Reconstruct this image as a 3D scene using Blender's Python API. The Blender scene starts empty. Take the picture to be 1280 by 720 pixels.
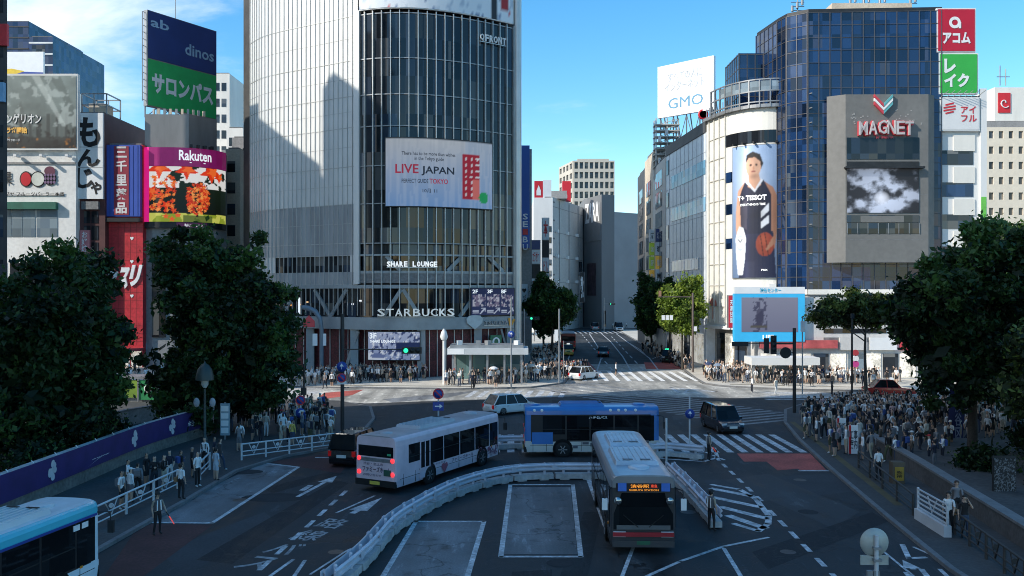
import bpy, math, random
import numpy as np
from mathutils import Vector, Matrix
random.seed(7); RNG = np.random.default_rng(7)
V = Vector; R = math.radians; PI = math.pi
SC = bpy.context.scene; COL = SC.collection
F, CZ, HY = 1100.0, 9.8, 366.0           # focal length in photo pixels, eye height, horizon row

def xx(x, D): return (x - 640) * D / F
def zz(y, D): return CZ - (y - HY) * D / F
def W(x, y, D): return V((xx(x, D), D, zz(y, D)))
def G(x, y):
    D = F * CZ / (y - HY); return V((xx(x, D), D, 0))

# ------------------------------------------------------------------ materials
def lin(c):
    return tuple((v / 12.92 if v <= .04045 else ((v + .055) / 1.055) ** 2.4) for v in c)
def hexc(h): return lin(tuple(int(h[i:i + 2], 16) / 255 for i in (0, 2, 4)))
MATS = {}
def nd(nt, t, **k):
    n = nt.nodes.new(t)
    for a, b in k.items(): setattr(n, a, b)
    return n
def pm(name, rgb, rough=.6, metal=0, var=.18, scale=.8, fine=0, bump=0, spec=.5, emit=0, coat=0, stretch=None, alpha=1):
    """procedural principled material: base colour broken up by two noises, optional bump"""
    if name in MATS: return MATS[name]
    m = bpy.data.materials.new(name); m.use_nodes = True; nt = m.node_tree
    b = nt.nodes['Principled BSDF']; L = nt.links
    if isinstance(rgb, str): rgb = hexc(rgb)
    tc = nd(nt, 'ShaderNodeTexCoord'); mp = nd(nt, 'ShaderNodeMapping')
    L.new(tc.outputs['Object'], mp.inputs[0])
    if stretch: mp.inputs['Scale'].default_value = stretch
    n = nd(nt, 'ShaderNodeTexNoise'); n.inputs['Scale'].default_value = scale; n.inputs['Detail'].default_value = 6; n.inputs['Roughness'].default_value = .6
    L.new(mp.outputs[0], n.inputs['Vector'])
    r = nd(nt, 'ShaderNodeMapRange'); r.inputs[1].default_value = .3; r.inputs[2].default_value = .7
    r.inputs[3].default_value = 1 - var; r.inputs[4].default_value = 1 + var
    L.new(n.outputs['Fac'], r.inputs[0])
    fac = r.outputs[0]
    if fine:
        n2 = nd(nt, 'ShaderNodeTexNoise'); n2.inputs['Scale'].default_value = fine; n2.inputs['Detail'].default_value = 3
        L.new(tc.outputs['Object'], n2.inputs['Vector'])
        r2 = nd(nt, 'ShaderNodeMapRange'); r2.inputs[1].default_value = .3; r2.inputs[2].default_value = .7
        r2.inputs[3].default_value = 1 - var * .8; r2.inputs[4].default_value = 1 + var * .8
        L.new(n2.outputs['Fac'], r2.inputs[0])
        mu = nd(nt, 'ShaderNodeMath', operation='MULTIPLY'); L.new(fac, mu.inputs[0]); L.new(r2.outputs[0], mu.inputs[1]); fac = mu.outputs[0]
    vm = nd(nt, 'ShaderNodeVectorMath', operation='SCALE'); vm.inputs[0].default_value = rgb
    L.new(fac, vm.inputs['Scale']); L.new(vm.outputs[0], b.inputs['Base Color'])
    b.inputs['Roughness'].default_value = rough; b.inputs['Metallic'].default_value = metal
    b.inputs['Specular IOR Level'].default_value = spec; b.inputs['Coat Weight'].default_value = coat
    if emit:
        L.new(vm.outputs[0], b.inputs['Emission Color']); b.inputs['Emission Strength'].default_value = emit
    if bump:
        bp = nd(nt, 'ShaderNodeBump'); bp.inputs['Strength'].default_value = bump; bp.inputs['Distance'].default_value = .05
        L.new((n2 if fine else n).outputs['Fac'], bp.inputs['Height']); L.new(bp.outputs[0], b.inputs['Normal'])
    if alpha < 1:
        b.inputs['Alpha'].default_value = alpha
    MATS[name] = m; return m
def picmat(name, emit):
    if name in MATS: return MATS[name]
    m = bpy.data.materials.new(name); m.use_nodes = True; nt = m.node_tree; b = nt.nodes['Principled BSDF']
    a = nd(nt, 'ShaderNodeAttribute'); a.attribute_name = 'Col'
    nt.links.new(a.outputs['Color'], b.inputs['Base Color']); b.inputs['Roughness'].default_value = .55
    if emit:
        nt.links.new(a.outputs['Color'], b.inputs['Emission Color']); b.inputs['Emission Strength'].default_value = emit
        dk = nd(nt, 'ShaderNodeVectorMath', operation='SCALE'); dk.inputs['Scale'].default_value = .25
        nt.links.new(a.outputs['Color'], dk.inputs[0]); nt.links.new(dk.outputs[0], b.inputs['Base Color'])
    MATS[name] = m; return m
def glassmat(name, rgb, rough=.06, pane=(1, 1, 3), var=.7, spec=.5, blinds=1.0):
    """opaque tinted glazing: every pane a slightly different tone and tilt so reflections break up"""
    if name in MATS: return MATS[name]
    m = bpy.data.materials.new(name); m.use_nodes = True; nt = m.node_tree; b = nt.nodes['Principled BSDF']; L = nt.links
    if isinstance(rgb, str): rgb = hexc(rgb)
    tc = nd(nt, 'ShaderNodeTexCoord'); dv = nd(nt, 'ShaderNodeVectorMath', operation='DIVIDE'); dv.inputs[1].default_value = pane
    L.new(tc.outputs['Object'], dv.inputs[0])
    fl = nd(nt, 'ShaderNodeVectorMath', operation='FLOOR'); L.new(dv.outputs[0], fl.inputs[0])
    wn = nd(nt, 'ShaderNodeTexWhiteNoise'); L.new(fl.outputs[0], wn.inputs['Vector'])
    r = nd(nt, 'ShaderNodeMapRange'); r.inputs[3].default_value = 1 - var; r.inputs[4].default_value = 1 + var
    L.new(wn.outputs['Value'], r.inputs[0])
    vm = nd(nt, 'ShaderNodeVectorMath', operation='SCALE'); vm.inputs[0].default_value = rgb
    L.new(r.outputs[0], vm.inputs['Scale'])
    w2 = nd(nt, 'ShaderNodeTexWhiteNoise', noise_dimensions='4D'); w2.inputs['W'].default_value = 3.7; L.new(fl.outputs[0], w2.inputs['Vector'])
    cb = nd(nt, 'ShaderNodeValToRGB'); cb.color_ramp.interpolation = 'CONSTANT'; e = cb.color_ramp.elements; e[0].color = (0, 0, 0, 1); e[1].position = .72; e[1].color = (.02, .035, .06, 1)
    for p_, c_ in ((.84, (.07, .068, .06, 1)), (.93, (.16, .15, .13, 1)), (.97, (0, 0, 0, 1))): q_ = e.new(p_); q_.color = c_
    L.new(w2.outputs['Value'], cb.inputs[0]); av = nd(nt, 'ShaderNodeVectorMath', operation='ADD'); bs_ = nd(nt, 'ShaderNodeVectorMath', operation='SCALE'); bs_.inputs['Scale'].default_value = blinds; L.new(cb.outputs[0], bs_.inputs[0]); L.new(vm.outputs[0], av.inputs[0]); L.new(bs_.outputs[0], av.inputs[1])
    # pane tones to the base colour, then a small random tilt per pane
    L.new(av.outputs[0], b.inputs['Base Color'])
    g = nd(nt, 'ShaderNodeNewGeometry'); sb = nd(nt, 'ShaderNodeVectorMath', operation='SUBTRACT'); sb.inputs[1].default_value = (.5, .5, .5)
    L.new(wn.outputs['Color'], sb.inputs[0]); s2 = nd(nt, 'ShaderNodeVectorMath', operation='SCALE'); s2.inputs['Scale'].default_value = .05
    L.new(sb.outputs[0], s2.inputs[0]); ad = nd(nt, 'ShaderNodeVectorMath', operation='ADD'); L.new(g.outputs['Normal'], ad.inputs[0]); L.new(s2.outputs[0], ad.inputs[1])
    nz = nd(nt, 'ShaderNodeVectorMath', operation='NORMALIZE'); L.new(ad.outputs[0], nz.inputs[0]); L.new(nz.outputs[0], b.inputs['Normal'])
    b.inputs['Roughness'].default_value = rough; b.inputs['Specular IOR Level'].default_value = spec
    MATS[name] = m; return m

# ------------------------------------------------------------------ mesh builder
class MB:
    def __init__(s): s.v = []; s.f = []; s.m = []; s.sm = []
    def add(s, vs, fs, mi=0, smooth=False):
        o = len(s.v); s.v += [tuple(v) for v in vs]
        for f in fs: s.f.append(tuple(i + o for i in f)); s.m.append(mi); s.sm.append(smooth)
        return s
    def quad(s, a, b, c, d, mi=0): return s.add([a, b, c, d], [(0, 1, 2, 3)], mi)
    def box(s, x0, x1, y0, y1, z0, z1, mi=0):
        return s.add([(x0, y0, z0), (x1, y0, z0), (x1, y1, z0), (x0, y1, z0), (x0, y0, z1), (x1, y0, z1), (x1, y1, z1), (x0, y1, z1)],
                     [(3, 2, 1, 0), (4, 5, 6, 7), (0, 1, 5, 4), (1, 2, 6, 5), (2, 3, 7, 6), (3, 0, 4, 7)], mi)
    def obox(s, c, size, rz=0, mi=0, tilt=0):
        a, b, h = size[0] / 2, size[1] / 2, size[2] / 2
        M = Matrix.Rotation(rz, 3, 'Z') @ Matrix.Rotation(tilt, 3, 'X'); c = V(c)
        vs = [c + M @ V(p) for p in ((-a, -b, -h), (a, -b, -h), (a, b, -h), (-a, b, -h), (-a, -b, h), (a, -b, h), (a, b, h), (-a, b, h))]
        return s.add(vs, [(3, 2, 1, 0), (4, 5, 6, 7), (0, 1, 5, 4), (1, 2, 6, 5), (2, 3, 7, 6), (3, 0, 4, 7)], mi)
    def prism(s, poly, z0, z1, mi=0, top=True, bottom=False):
        n = len(poly); ar = sum(poly[i][0] * poly[(i + 1) % n][1] - poly[(i + 1) % n][0] * poly[i][1] for i in range(n))
        if ar < 0: poly = list(poly)[::-1]
        vs = [(p[0], p[1], z0) for p in poly] + [(p[0], p[1], z1) for p in poly]
        fs = [(i, (i + 1) % n, n + (i + 1) % n, n + i) for i in range(n)]
        if top: fs.append(tuple(range(n, 2 * n)))
        if bottom: fs.append(tuple(range(n - 1, -1, -1)))
        return s.add(vs, fs, mi)
    def beam(s, a, b, w, h, mi=0):
        """rectangular bar from a to b (w across, h vertical-ish)"""
        a, b = V(a), V(b); d = (b - a).normalized(); up = V((0, 0, 1)) if abs(d.z) < .95 else V((0, 1, 0))
        x = d.cross(up).normalized() * w / 2; y = x.cross(d).normalized() * h / 2
        vs = [a - x - y, a + x - y, a + x + y, a - x + y, b - x - y, b + x - y, b + x + y, b - x + y]
        return s.add(vs, [(3, 2, 1, 0), (4, 5, 6, 7), (0, 1, 5, 4), (1, 2, 6, 5), (2, 3, 7, 6), (3, 0, 4, 7)], mi)
    def tube(s, pts, r, n=8, mi=0, cap=True):
        pts = [V(p) for p in pts]; k = len(pts); rs = r if isinstance(r, (list, tuple)) else [r] * k
        vs = []; ref = V((0.13, .99, .05))
        for i, p in enumerate(pts):
            d = (pts[min(i + 1, k - 1)] - pts[max(i - 1, 0)]).normalized()
            u = d.cross(ref if abs(d.dot(ref)) < .95 else V((1, 0, 0))).normalized(); w = d.cross(u)
            for j in range(n):
                a = 2 * PI * j / n; vs.append(p + (u * math.cos(a) + w * math.sin(a)) * rs[i])
        fs = [(i * n + j, i * n + (j + 1) % n, (i + 1) * n + (j + 1) % n, (i + 1) * n + j) for i in range(k - 1) for j in range(n)]
        s.add(vs, fs, mi, True)
        if cap:
            s.add([vs[j] for j in range(n)], [tuple(range(n - 1, -1, -1))], mi); s.add(vs[-n:], [tuple(range(n))], mi)
        return s
    def lathe(s, c, prof, n=16, mi=0, axis='Z', smooth=True):
        c = V(c); vs = []
        for r, z in prof:
            for j in range(n):
                a = 2 * PI * j / n; p = (r * math.cos(a), r * math.sin(a), z)
                if axis == 'X': p = (p[2], p[0], p[1])
                if axis == 'Y': p = (p[1], p[2], p[0])
                vs.append(c + V(p))
        k = len(prof)
        fs = [(i * n + j, i * n + (j + 1) % n, (i + 1) * n + (j + 1) % n, (i + 1) * n + j) for i in range(k - 1) for j in range(n)]
        s.add(vs, fs, mi, smooth)
        if prof[0][0] > 1e-4: s.add(vs[:n], [tuple(range(n - 1, -1, -1))], mi)
        if prof[-1][0] > 1e-4: s.add(vs[-n:], [tuple(range(n))], mi)
        return s
    def ell(s, c, r, n=12, k=8, mi=0):
        prof = [(math.sin(PI * i / k), -math.cos(PI * i / k)) for i in range(k + 1)]
        vs = []; c = V(c)
        for q, z in prof:
            for j in range(n):
                a = 2 * PI * j / n; vs.append(c + V((q * math.cos(a) * r[0], q * math.sin(a) * r[1], z * r[2])))
        fs = [(i * n + j, i * n + (j + 1) % n, (i + 1) * n + (j + 1) % n, (i + 1) * n + j) for i in range(k) for j in range(n)]
        return s.add(vs, fs, mi, True)
    def loft(s, rings, mi=0, smooth=False, closed=True, caps=True):
        n = len(rings[0]); vs = [p for r in rings for p in r]; k = len(rings); e = n if closed else n - 1
        fs = [(i * n + j, i * n + (j + 1) % n, (i + 1) * n + (j + 1) % n, (i + 1) * n + j) for i in range(k - 1) for j in range(e)]
        s.add(vs, fs, mi, smooth)
        if caps: s.add(rings[0], [tuple(range(n - 1, -1, -1))], mi); s.add(rings[-1], [tuple(range(n))], mi)
        return s
    def mesh(s, name, mats):
        me = bpy.data.meshes.new(name); me.from_pydata(s.v, [], s.f)
        me.polygons.foreach_set('material_index', s.m); me.polygons.foreach_set('use_smooth', s.sm)
        for m in (mats if isinstance(mats, (list, tuple)) else [mats]): me.materials.append(m)
        me.update(); return me
    def build(s, name, mats, parent=None):
        return link(name, s.mesh(name, mats), parent)
def link(name, data, parent=None):
    o = bpy.data.objects.new(name, data); COL.objects.link(o)
    if parent is not None:
        o.parent = parent
        if parent.name in BASE: o.matrix_parent_inverse = Matrix.Translation(-BASE[parent.name])
    return o
BASE = {}
def tag(o, label=None, cat=None, group=None, kind=None):
    if label:
        o['label'] = label
        assert 4 <= len(label.split()) <= 16, label
    if cat: o['category'] = cat
    if group: o['group'] = group
    if kind: o['kind'] = kind
    return o
def thing(name, label, cat, loc=(0, 0, 0), group=None, world=True):
    """Empty at a thing's base; children are modelled in world space when world is set"""
    o = bpy.data.objects.new(name, None); COL.objects.link(o); o.location = loc; o.empty_display_size = .3
    if world: BASE[o.name] = V(loc)
    return tag(o, label, cat, group)
def struct(name, mb, mat): return tag(mb.build(name, mat), kind='structure')
def kids(o): return [c for c in o.children]
def copy_tree(o, parent=None):
    c = o.copy(); COL.objects.link(c)
    if parent is not None: c.parent = parent
    for ch in list(o.children): copy_tree(ch, c)
    return c

# ------------------------------------------------------------------ curves, planes, lettering, pictures
class Path:
    """plan polyline; at(s, off) = point s metres along it, pushed off metres outwards (towards the viewer's side)"""
    def __init__(s, pts, smooth=0):
        pts = [V((p[0], p[1])) for p in pts]
        if smooth:
            q = []; n = len(pts)
            for i in range(n - 1):
                p0, p1, p2, p3 = pts[max(i - 1, 0)], pts[i], pts[i + 1], pts[min(i + 2, n - 1)]
                for j in range(smooth):
                    t = j / smooth
                    q.append(.5 * (2 * p1 + (p2 - p0) * t + (2 * p0 - 5 * p1 + 4 * p2 - p3) * t * t + (3 * p1 - p0 - 3 * p2 + p3) * t ** 3))
            pts = q + [pts[-1]]
        s.p = pts; s.c = [0]
        for a, b in zip(pts, pts[1:]): s.c.append(s.c[-1] + (b - a).length)
        s.L = s.c[-1]
    def at(s, u, off=0):
        i = 0
        while i < len(s.p) - 2 and s.c[i + 1] < u: i += 1
        a, b = s.p[i], s.p[i + 1]; L = s.c[i + 1] - s.c[i]; t = (u - s.c[i]) / L
        def nrm(k):
            k = max(0, min(len(s.p) - 2, k)); d = (s.p[k + 1] - s.p[k]).normalized(); return V((d.y, -d.x))
        n0, n1 = (nrm(i) + nrm(i - 1)).normalized(), (nrm(i) + nrm(i + 1)).normalized()
        n = n0.lerp(n1, max(0, min(1, t))).normalized()
        return a.lerp(b, t) if off == 0 else a.lerp(b, t) + n * off
    def s_at_px(s, px):
        best = 0; bd = 1e9
        for k in range(401):
            u = s.L * k / 400; p = s.at(u); d = abs(640 + F * p.x / p.y - px)
            if d < bd: bd = d; best = u
        return best
    def strip(s, mb, u0, u1, z0, z1, off0, off1, mi=0, step=1.2):
        n = max(1, int(abs(u1 - u0) / step)); rings = []
        for k in range(n + 1):
            u = u0 + (u1 - u0) * k / n; a = s.at(u, off0); b = s.at(u, off1)
            rings.append([(b.x, b.y, z0), (b.x, b.y, z1), (a.x, a.y, z1), (a.x, a.y, z0)])
        mb.loft(rings, mi); return mb
    def map(s, u0, z0, off=0):
        def f(x, y, z=0):
            p = s.at(u0 + x, off + z); return V((p.x, p.y, z0 + y))
        return f
def plane(o, xd, yd=(0, 0, 1)):
    o, xd, yd = V(o), V(xd).normalized(), V(yd).normalized(); n = xd.cross(yd)
    return lambda x, y, z=0: o + xd * x + yd * y + n * z
_tc = bpy.data.curves.new('lettering', 'FONT'); _to = bpy.data.objects.new('lettering_source', _tc); _tcache = {}
def _glyphs(body, bold, ext, res, lh):
    k = (body, bold, ext, res, lh)
    if k not in _tcache:
        COL.objects.link(_to)
        _tc.body = body; _tc.offset = bold; _tc.extrude = ext; _tc.resolution_u = res; _tc.space_line = lh; _tc.align_x = 'CENTER'
        dg = bpy.context.evaluated_depsgraph_get(); me = bpy.data.meshes.new_from_object(_to.evaluated_get(dg), depsgraph=dg)
        v = np.array([x.co[:] for x in me.vertices]).reshape(-1, 3); f = [tuple(p.vertices) for p in me.polygons]
        bpy.data.meshes.remove(me); COL.objects.unlink(_to)
        if len(v):
            v[:, 0] -= v[:, 0].min(); v[:, 1] -= v[:, 1].min()
        _tcache[k] = (v, f)
    return _tcache[k]
def text(body, fn, x, y, w, h, mat, parent=None, name='lettering', bold=.02, ext=0, lift=.03, lh=1.0, keep=False, mb=None, mi=0, shear=0, res=2):
    """lettering fitted into the box (x,y,w,h) of the surface fn; keep=True keeps the glyphs' own aspect"""
    v, f = _glyphs(body, bold, ext / max(h, .01) if ext else 0, res, lh)
    W_, H_ = v[:, 0].max(), v[:, 1].max(); sx, sy = w / W_, h / H_
    if keep: sx = sy = min(sx, sy)
    ox, oy = x + (w - W_ * sx) / 2, y + (h - H_ * sy) / 2
    vs = [fn(ox + p[0] * sx + shear * p[1] * sy, oy + p[1] * sy, lift + (p[2] * sy if ext else 0)) for p in v]
    if mb is not None: mb.add(vs, f, mi); return mb
    return MB().add(vs, f).build(name, mat, parent)
class Pic:
    """a small painted picture: colour per grid point, stored as a colour attribute on the sheet itself"""
    def __init__(s, nu, nv, base=(1, 1, 1)):
        s.nu, s.nv = nu, nv; s.U, s.V = np.meshgrid(np.linspace(0, 1, nu), np.linspace(0, 1, nv)); s.c = np.zeros((nv, nu, 3)); s.c[:] = base
    def put(s, mask, col, a=1.0):
        col = np.asarray(hexc(col) if isinstance(col, str) else col, float); m = (np.asarray(mask, float) * a)[..., None]
        s.c = s.c * (1 - m) + col * m; return s
    def rect(s, x0, y0, x1, y1, col, a=1): return s.put((s.U >= x0) & (s.U <= x1) & (s.V >= y0) & (s.V <= y1), col, a)
    def ell(s, x, y, rx, ry, col, a=1, soft=0):
        d = ((s.U - x) / rx) ** 2 + ((s.V - y) / ry) ** 2
        return s.put(np.clip((1 - d) / soft, 0, 1) if soft else d <= 1, col, a)
    def poly(s, pts, col, a=1):
        ins = np.zeros(s.U.shape, bool); n = len(pts)
        for i in range(n):
            (x0, y0), (x1, y1) = pts[i], pts[(i + 1) % n]
            if y0 == y1: continue
            c = ((y0 > s.V) != (y1 > s.V)) & (s.U < (x1 - x0) * (s.V - y0) / (y1 - y0) + x0); ins ^= c
        return s.put(ins, col, a)
    def noise(s, sx, sy, seed=0, octv=4):
        r = np.random.default_rng(seed); out = np.zeros(s.U.shape); amp = 1; tot = 0
        for o in range(octv):
            gx, gy = int(sx * 2 ** o) + 2, int(sy * 2 ** o) + 2; g = r.random((gy, gx))
            x = s.U * (gx - 1.001); y = s.V * (gy - 1.001); i = x.astype(int); j = y.astype(int); fx = x - i; fy = y - j
            fx = fx * fx * (3 - 2 * fx); fy = fy * fy * (3 - 2 * fy)
            out += amp * ((g[j, i] * (1 - fx) + g[j, i + 1] * fx) * (1 - fy) + (g[j + 1, i] * (1 - fx) + g[j + 1, i + 1] * fx) * fy); tot += amp; amp *= .55
        return out / tot
    def grad(s, c0, c1, t=None):
        t = s.V if t is None else t; c0, c1 = np.array(hexc(c0)), np.array(hexc(c1)); s.c = c0 * (1 - t[..., None]) + c1 * t[..., None]; return s
    def blur(s, n=1):
        for _ in range(n):
            p = np.pad(s.c, ((1, 1), (1, 1), (0, 0)), 'edge'); s.c = (p[1:-1, 1:-1] * 4 + p[:-2, 1:-1] + p[2:, 1:-1] + p[1:-1, :-2] + p[1:-1, 2:]) / 8
        return s
    def build(s, name, fn, w, h, parent=None, emit=0, x=0, y=0, lift=.02):
        vs = [fn(x + u * w, y + v * h, lift) for u, v in zip(s.U.ravel(), s.V.ravel())]; nu = s.nu
        fs = [(j * nu + i, j * nu + i + 1, (j + 1) * nu + i + 1, (j + 1) * nu + i) for j in range(s.nv - 1) for i in range(nu - 1)]
        me = MB().add(vs, fs, 0, True).mesh(name, picmat('picture_%g' % emit, emit))
        at = me.color_attributes.new('Col', 'FLOAT_COLOR', 'POINT')
        at.data.foreach_set('color', np.concatenate([s.c.reshape(-1, 3), np.ones((s.nu * s.nv, 1))], 1).ravel().astype(np.float32))
        return link(name, me, parent)
def panel(mb, fn, x, y, w, h, d0, d1, mi=0):
    """box on a plane: d0..d1 proud of it"""
    vs = [fn(x, y, d0), fn(x + w, y, d0), fn(x + w, y + h, d0), fn(x, y + h, d0), fn(x, y, d1), fn(x + w, y, d1), fn(x + w, y + h, d1), fn(x, y + h, d1)]
    return mb.add(vs, [(3, 2, 1, 0), (4, 5, 6, 7), (0, 1, 5, 4), (1, 2, 6, 5), (2, 3, 7, 6), (3, 0, 4, 7)], mi)
def facade(root, fn, w, h, cols, rows, mw, mh, depth, wall, glass, x0=0, y0=0, wname='wall', sill=False):
    """grid of piers and spandrels (one wall part) with every window a part of its own behind it"""
    mb = MB(); cw, rh = w / cols, h / rows
    for i in range(cols + 1):
        a = x0 if i == 0 else x0 + i * cw - mw / 2; b = x0 + w if i == cols else x0 + i * cw + mw / 2
        panel(mb, fn, a, y0, b - a, h, 0, depth)
    for j in range(rows + 1):
        a = y0 if j == 0 else y0 + j * rh - mh / 2; b = y0 + h if j == rows else y0 + j * rh + mh / 2
        for i in range(cols):
            l = x0 + mw / 2 if i == 0 and False else x0 + i * cw + (0 if False else mw / 2); r = x0 + (i + 1) * cw - mw / 2
            panel(mb, fn, l, a, r - l, b - a, 0, depth - .003)
    mb.build(wname, wall, root)
    for j in range(rows):
        for i in range(cols):
            p = MB(); panel(p, fn, x0 + i * cw + mw / 2, y0 + j * rh + mh / 2, cw - mw, rh - mh, 0, .02); p.build('window', glass, root)
# ------------------------------------------------------------------ camera, sky, sun
cam = bpy.data.cameras.new('camera'); co = bpy.data.objects.new('camera', cam); COL.objects.link(co)
co.location = (0, 0, CZ); co.rotation_euler = (R(90), 0, 0); cam.sensor_width = 36; cam.lens = 36 * F / 1280; cam.shift_y = (HY - 360) / 1280
cam.clip_start = .5; cam.clip_end = 4000; SC.camera = co
SC.view_settings.view_transform = 'Standard'; SC.view_settings.look = 'None'; SC.view_settings.exposure = 0; SC.cycles.filter_width = 1.0
SUN = V((-.894, -.447, 0)).normalized(); EL = R(34)
SUNV = V((SUN.x * math.cos(EL), SUN.y * math.cos(EL), math.sin(EL)))
sl = bpy.data.lights.new('sun', 'SUN'); sl.energy = 5.0; sl.angle = R(.5); sl.color = (1, .94, .84)
so = bpy.data.objects.new('sun', sl); COL.objects.link(so); so.rotation_euler = SUNV.to_track_quat('Z', 'Y').to_euler(); so.location = (-60, -40, 80)
wd = bpy.data.worlds.new('World'); SC.world = wd; wd.use_nodes = True; nt = wd.node_tree; bg = nt.nodes['Background']; L = nt.links
sky = nd(nt, 'ShaderNodeTexSky', sky_type='NISHITA'); sky.sun_disc = False; sky.sun_elevation = EL
sky.sun_rotation = math.atan2(SUN.x, SUN.y) % (2 * PI); sky.air_density = 1.0; sky.dust_density = .3; sky.ozone_density = 2.2
tc = nd(nt, 'ShaderNodeTexCoord'); mp = nd(nt, 'ShaderNodeMapping'); mp.inputs['Scale'].default_value = (1, 1, 2.6)
L.new(tc.outputs['Generated'], mp.inputs[0])
n1 = nd(nt, 'ShaderNodeTexNoise'); n1.inputs['Scale'].default_value = 3.1; n1.inputs['Detail'].default_value = 9; n1.inputs['Roughness'].default_value = .58; n1.inputs['Distortion'].default_value = .3
L.new(mp.outputs[0], n1.inputs['Vector'])
sx = nd(nt, 'ShaderNodeSeparateXYZ'); L.new(tc.outputs['Generated'], sx.inputs[0])
# clouds thicken towards the west (left) and near the horizon
a1 = nd(nt, 'ShaderNodeMapRange'); a1.inputs[1].default_value = -.12; a1.inputs[2].default_value = -.42; a1.inputs[3].default_value = 0; a1.inputs[4].default_value = .3; L.new(sx.outputs['X'], a1.inputs[0])
a2 = nd(nt, 'ShaderNodeMapRange'); a2.inputs[1].default_value = .42; a2.inputs[2].default_value = .12; a2.inputs[3].default_value = -.05; a2.inputs[4].default_value = -.01; L.new(sx.outputs['Z'], a2.inputs[0])
s1 = nd(nt, 'ShaderNodeMath', operation='ADD'); L.new(a1.outputs[0], s1.inputs[0]); L.new(a2.outputs[0], s1.inputs[1])
s2 = nd(nt, 'ShaderNodeMath', operation='ADD'); L.new(n1.outputs['Fac'], s2.inputs[0]); L.new(s1.outputs[0], s2.inputs[1])
cr = nd(nt, 'ShaderNodeMapRange', interpolation_type='SMOOTHSTEP'); cr.inputs[1].default_value = .62; cr.inputs[2].default_value = .86; cr.inputs[3].default_value = 0; cr.inputs[4].default_value = .85; L.new(s2.outputs[0], cr.inputs[0])
hs = nd(nt, 'ShaderNodeHueSaturation'); hs.inputs['Saturation'].default_value = 1.36; hs.inputs['Hue'].default_value = .492; hs.inputs['Value'].default_value = 1.58; L.new(sky.outputs[0], hs.inputs['Color'])
mx = nd(nt, 'ShaderNodeMix', data_type='RGBA'); L.new(cr.outputs[0], mx.inputs['Factor']); L.new(hs.outputs[0], mx.inputs['A']); mx.inputs['B'].default_value = (8.0, 8.6, 9.2, 1)
L.new(mx.outputs['Result'], bg.inputs['Color']); bg.inputs['Strength'].default_value = .15

# ------------------------------------------------------------------ ground
def asphalt(name, rgb, crack=1.0):
    m = bpy.data.materials.new(name); m.use_nodes = True; nt = m.node_tree; b = nt.nodes['Principled BSDF']; L = nt.links; tc = nd(nt, 'ShaderNodeTexCoord')
    def noise(sc, det, scale=(1, 1, 1), rot=0, lo=.3, hi=.7, a=0., z=1.):
        mp = nd(nt, 'ShaderNodeMapping'); mp.inputs['Scale'].default_value = scale; mp.inputs['Rotation'].default_value = (0, 0, rot); L.new(tc.outputs['Object'], mp.inputs[0]); n = nd(nt, 'ShaderNodeTexNoise'); n.inputs['Scale'].default_value = sc; n.inputs['Detail'].default_value = det; n.inputs['Roughness'].default_value = .62; L.new(mp.outputs[0], n.inputs['Vector'])
        r = nd(nt, 'ShaderNodeMapRange'); r.inputs[1].default_value = lo; r.inputs[2].default_value = hi; r.inputs[3].default_value = a; r.inputs[4].default_value = z; L.new(n.outputs['Fac'], r.inputs[0]); return r.outputs[0]
    def mul(a, c): q = nd(nt, 'ShaderNodeMath', operation='MULTIPLY'); L.new(a, q.inputs[0]); L.new(c, q.inputs[1]); return q.outputs[0]
    f = mul(noise(.13, 6, a=.45, z=1.6), noise(14, 4, a=.74, z=1.26)); f = mul(f, noise(.55, 4, (1, .06, 1), .12, .35, .65, .68, 1.3)); f = mul(f, noise(.9, 5, lo=.56, hi=.7, a=1., z=.4)); f = mul(f, noise(2.2, 3, (1, .2, 1), -.3, .58, .68, 1., 1.6))
    vo = nd(nt, 'ShaderNodeTexVoronoi', feature='DISTANCE_TO_EDGE'); vo.inputs['Scale'].default_value = .17; ds = nd(nt, 'ShaderNodeTexNoise'); ds.inputs['Scale'].default_value = .8; ds.inputs['Detail'].default_value = 5; L.new(tc.outputs['Object'], ds.inputs['Vector'])
    mx_ = nd(nt, 'ShaderNodeMix', data_type='RGBA'); mx_.inputs['Factor'].default_value = .22; L.new(tc.outputs['Object'], mx_.inputs['A']); sc_ = nd(nt, 'ShaderNodeVectorMath', operation='SCALE'); sc_.inputs['Scale'].default_value = 9; L.new(ds.outputs['Color'], sc_.inputs[0]); L.new(sc_.outputs[0], mx_.inputs['B']); L.new(mx_.outputs['Result'], vo.inputs['Vector'])
    r = nd(nt, 'ShaderNodeMapRange'); r.inputs[1].default_value = .002; r.inputs[2].default_value = .009; r.inputs[3].default_value = 1 - .5 * crack; r.inputs[4].default_value = 1; L.new(vo.outputs['Distance'], r.inputs[0]); f = mul(f, r.outputs[0])
    vm = nd(nt, 'ShaderNodeVectorMath', operation='SCALE'); vm.inputs[0].default_value = rgb; L.new(f, vm.inputs['Scale']); L.new(vm.outputs[0], b.inputs['Base Color'])
    rr = nd(nt, 'ShaderNodeMapRange'); rr.inputs[1].default_value = .6; rr.inputs[2].default_value = 1.3; rr.inputs[3].default_value = .62; rr.inputs[4].default_value = .9; L.new(f, rr.inputs[0]); L.new(rr.outputs[0], b.inputs['Roughness']); b.inputs['Specular IOR Level'].default_value = .35
    bp = nd(nt, 'ShaderNodeBump'); bp.inputs['Strength'].default_value = .25; bp.inputs['Distance'].default_value = .04; L.new(f, bp.inputs['Height']); L.new(bp.outputs[0], b.inputs['Normal']); MATS[name] = m; return m
asph = asphalt('asphalt', (.034, .036, .038), 1.4)
conc = asphalt('concrete_bay', (.17, .175, .182), 1.2)
pave = pm('paving', (.06, .059, .058), .85, var=.25, scale=.4, fine=7, bump=.2)
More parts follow.
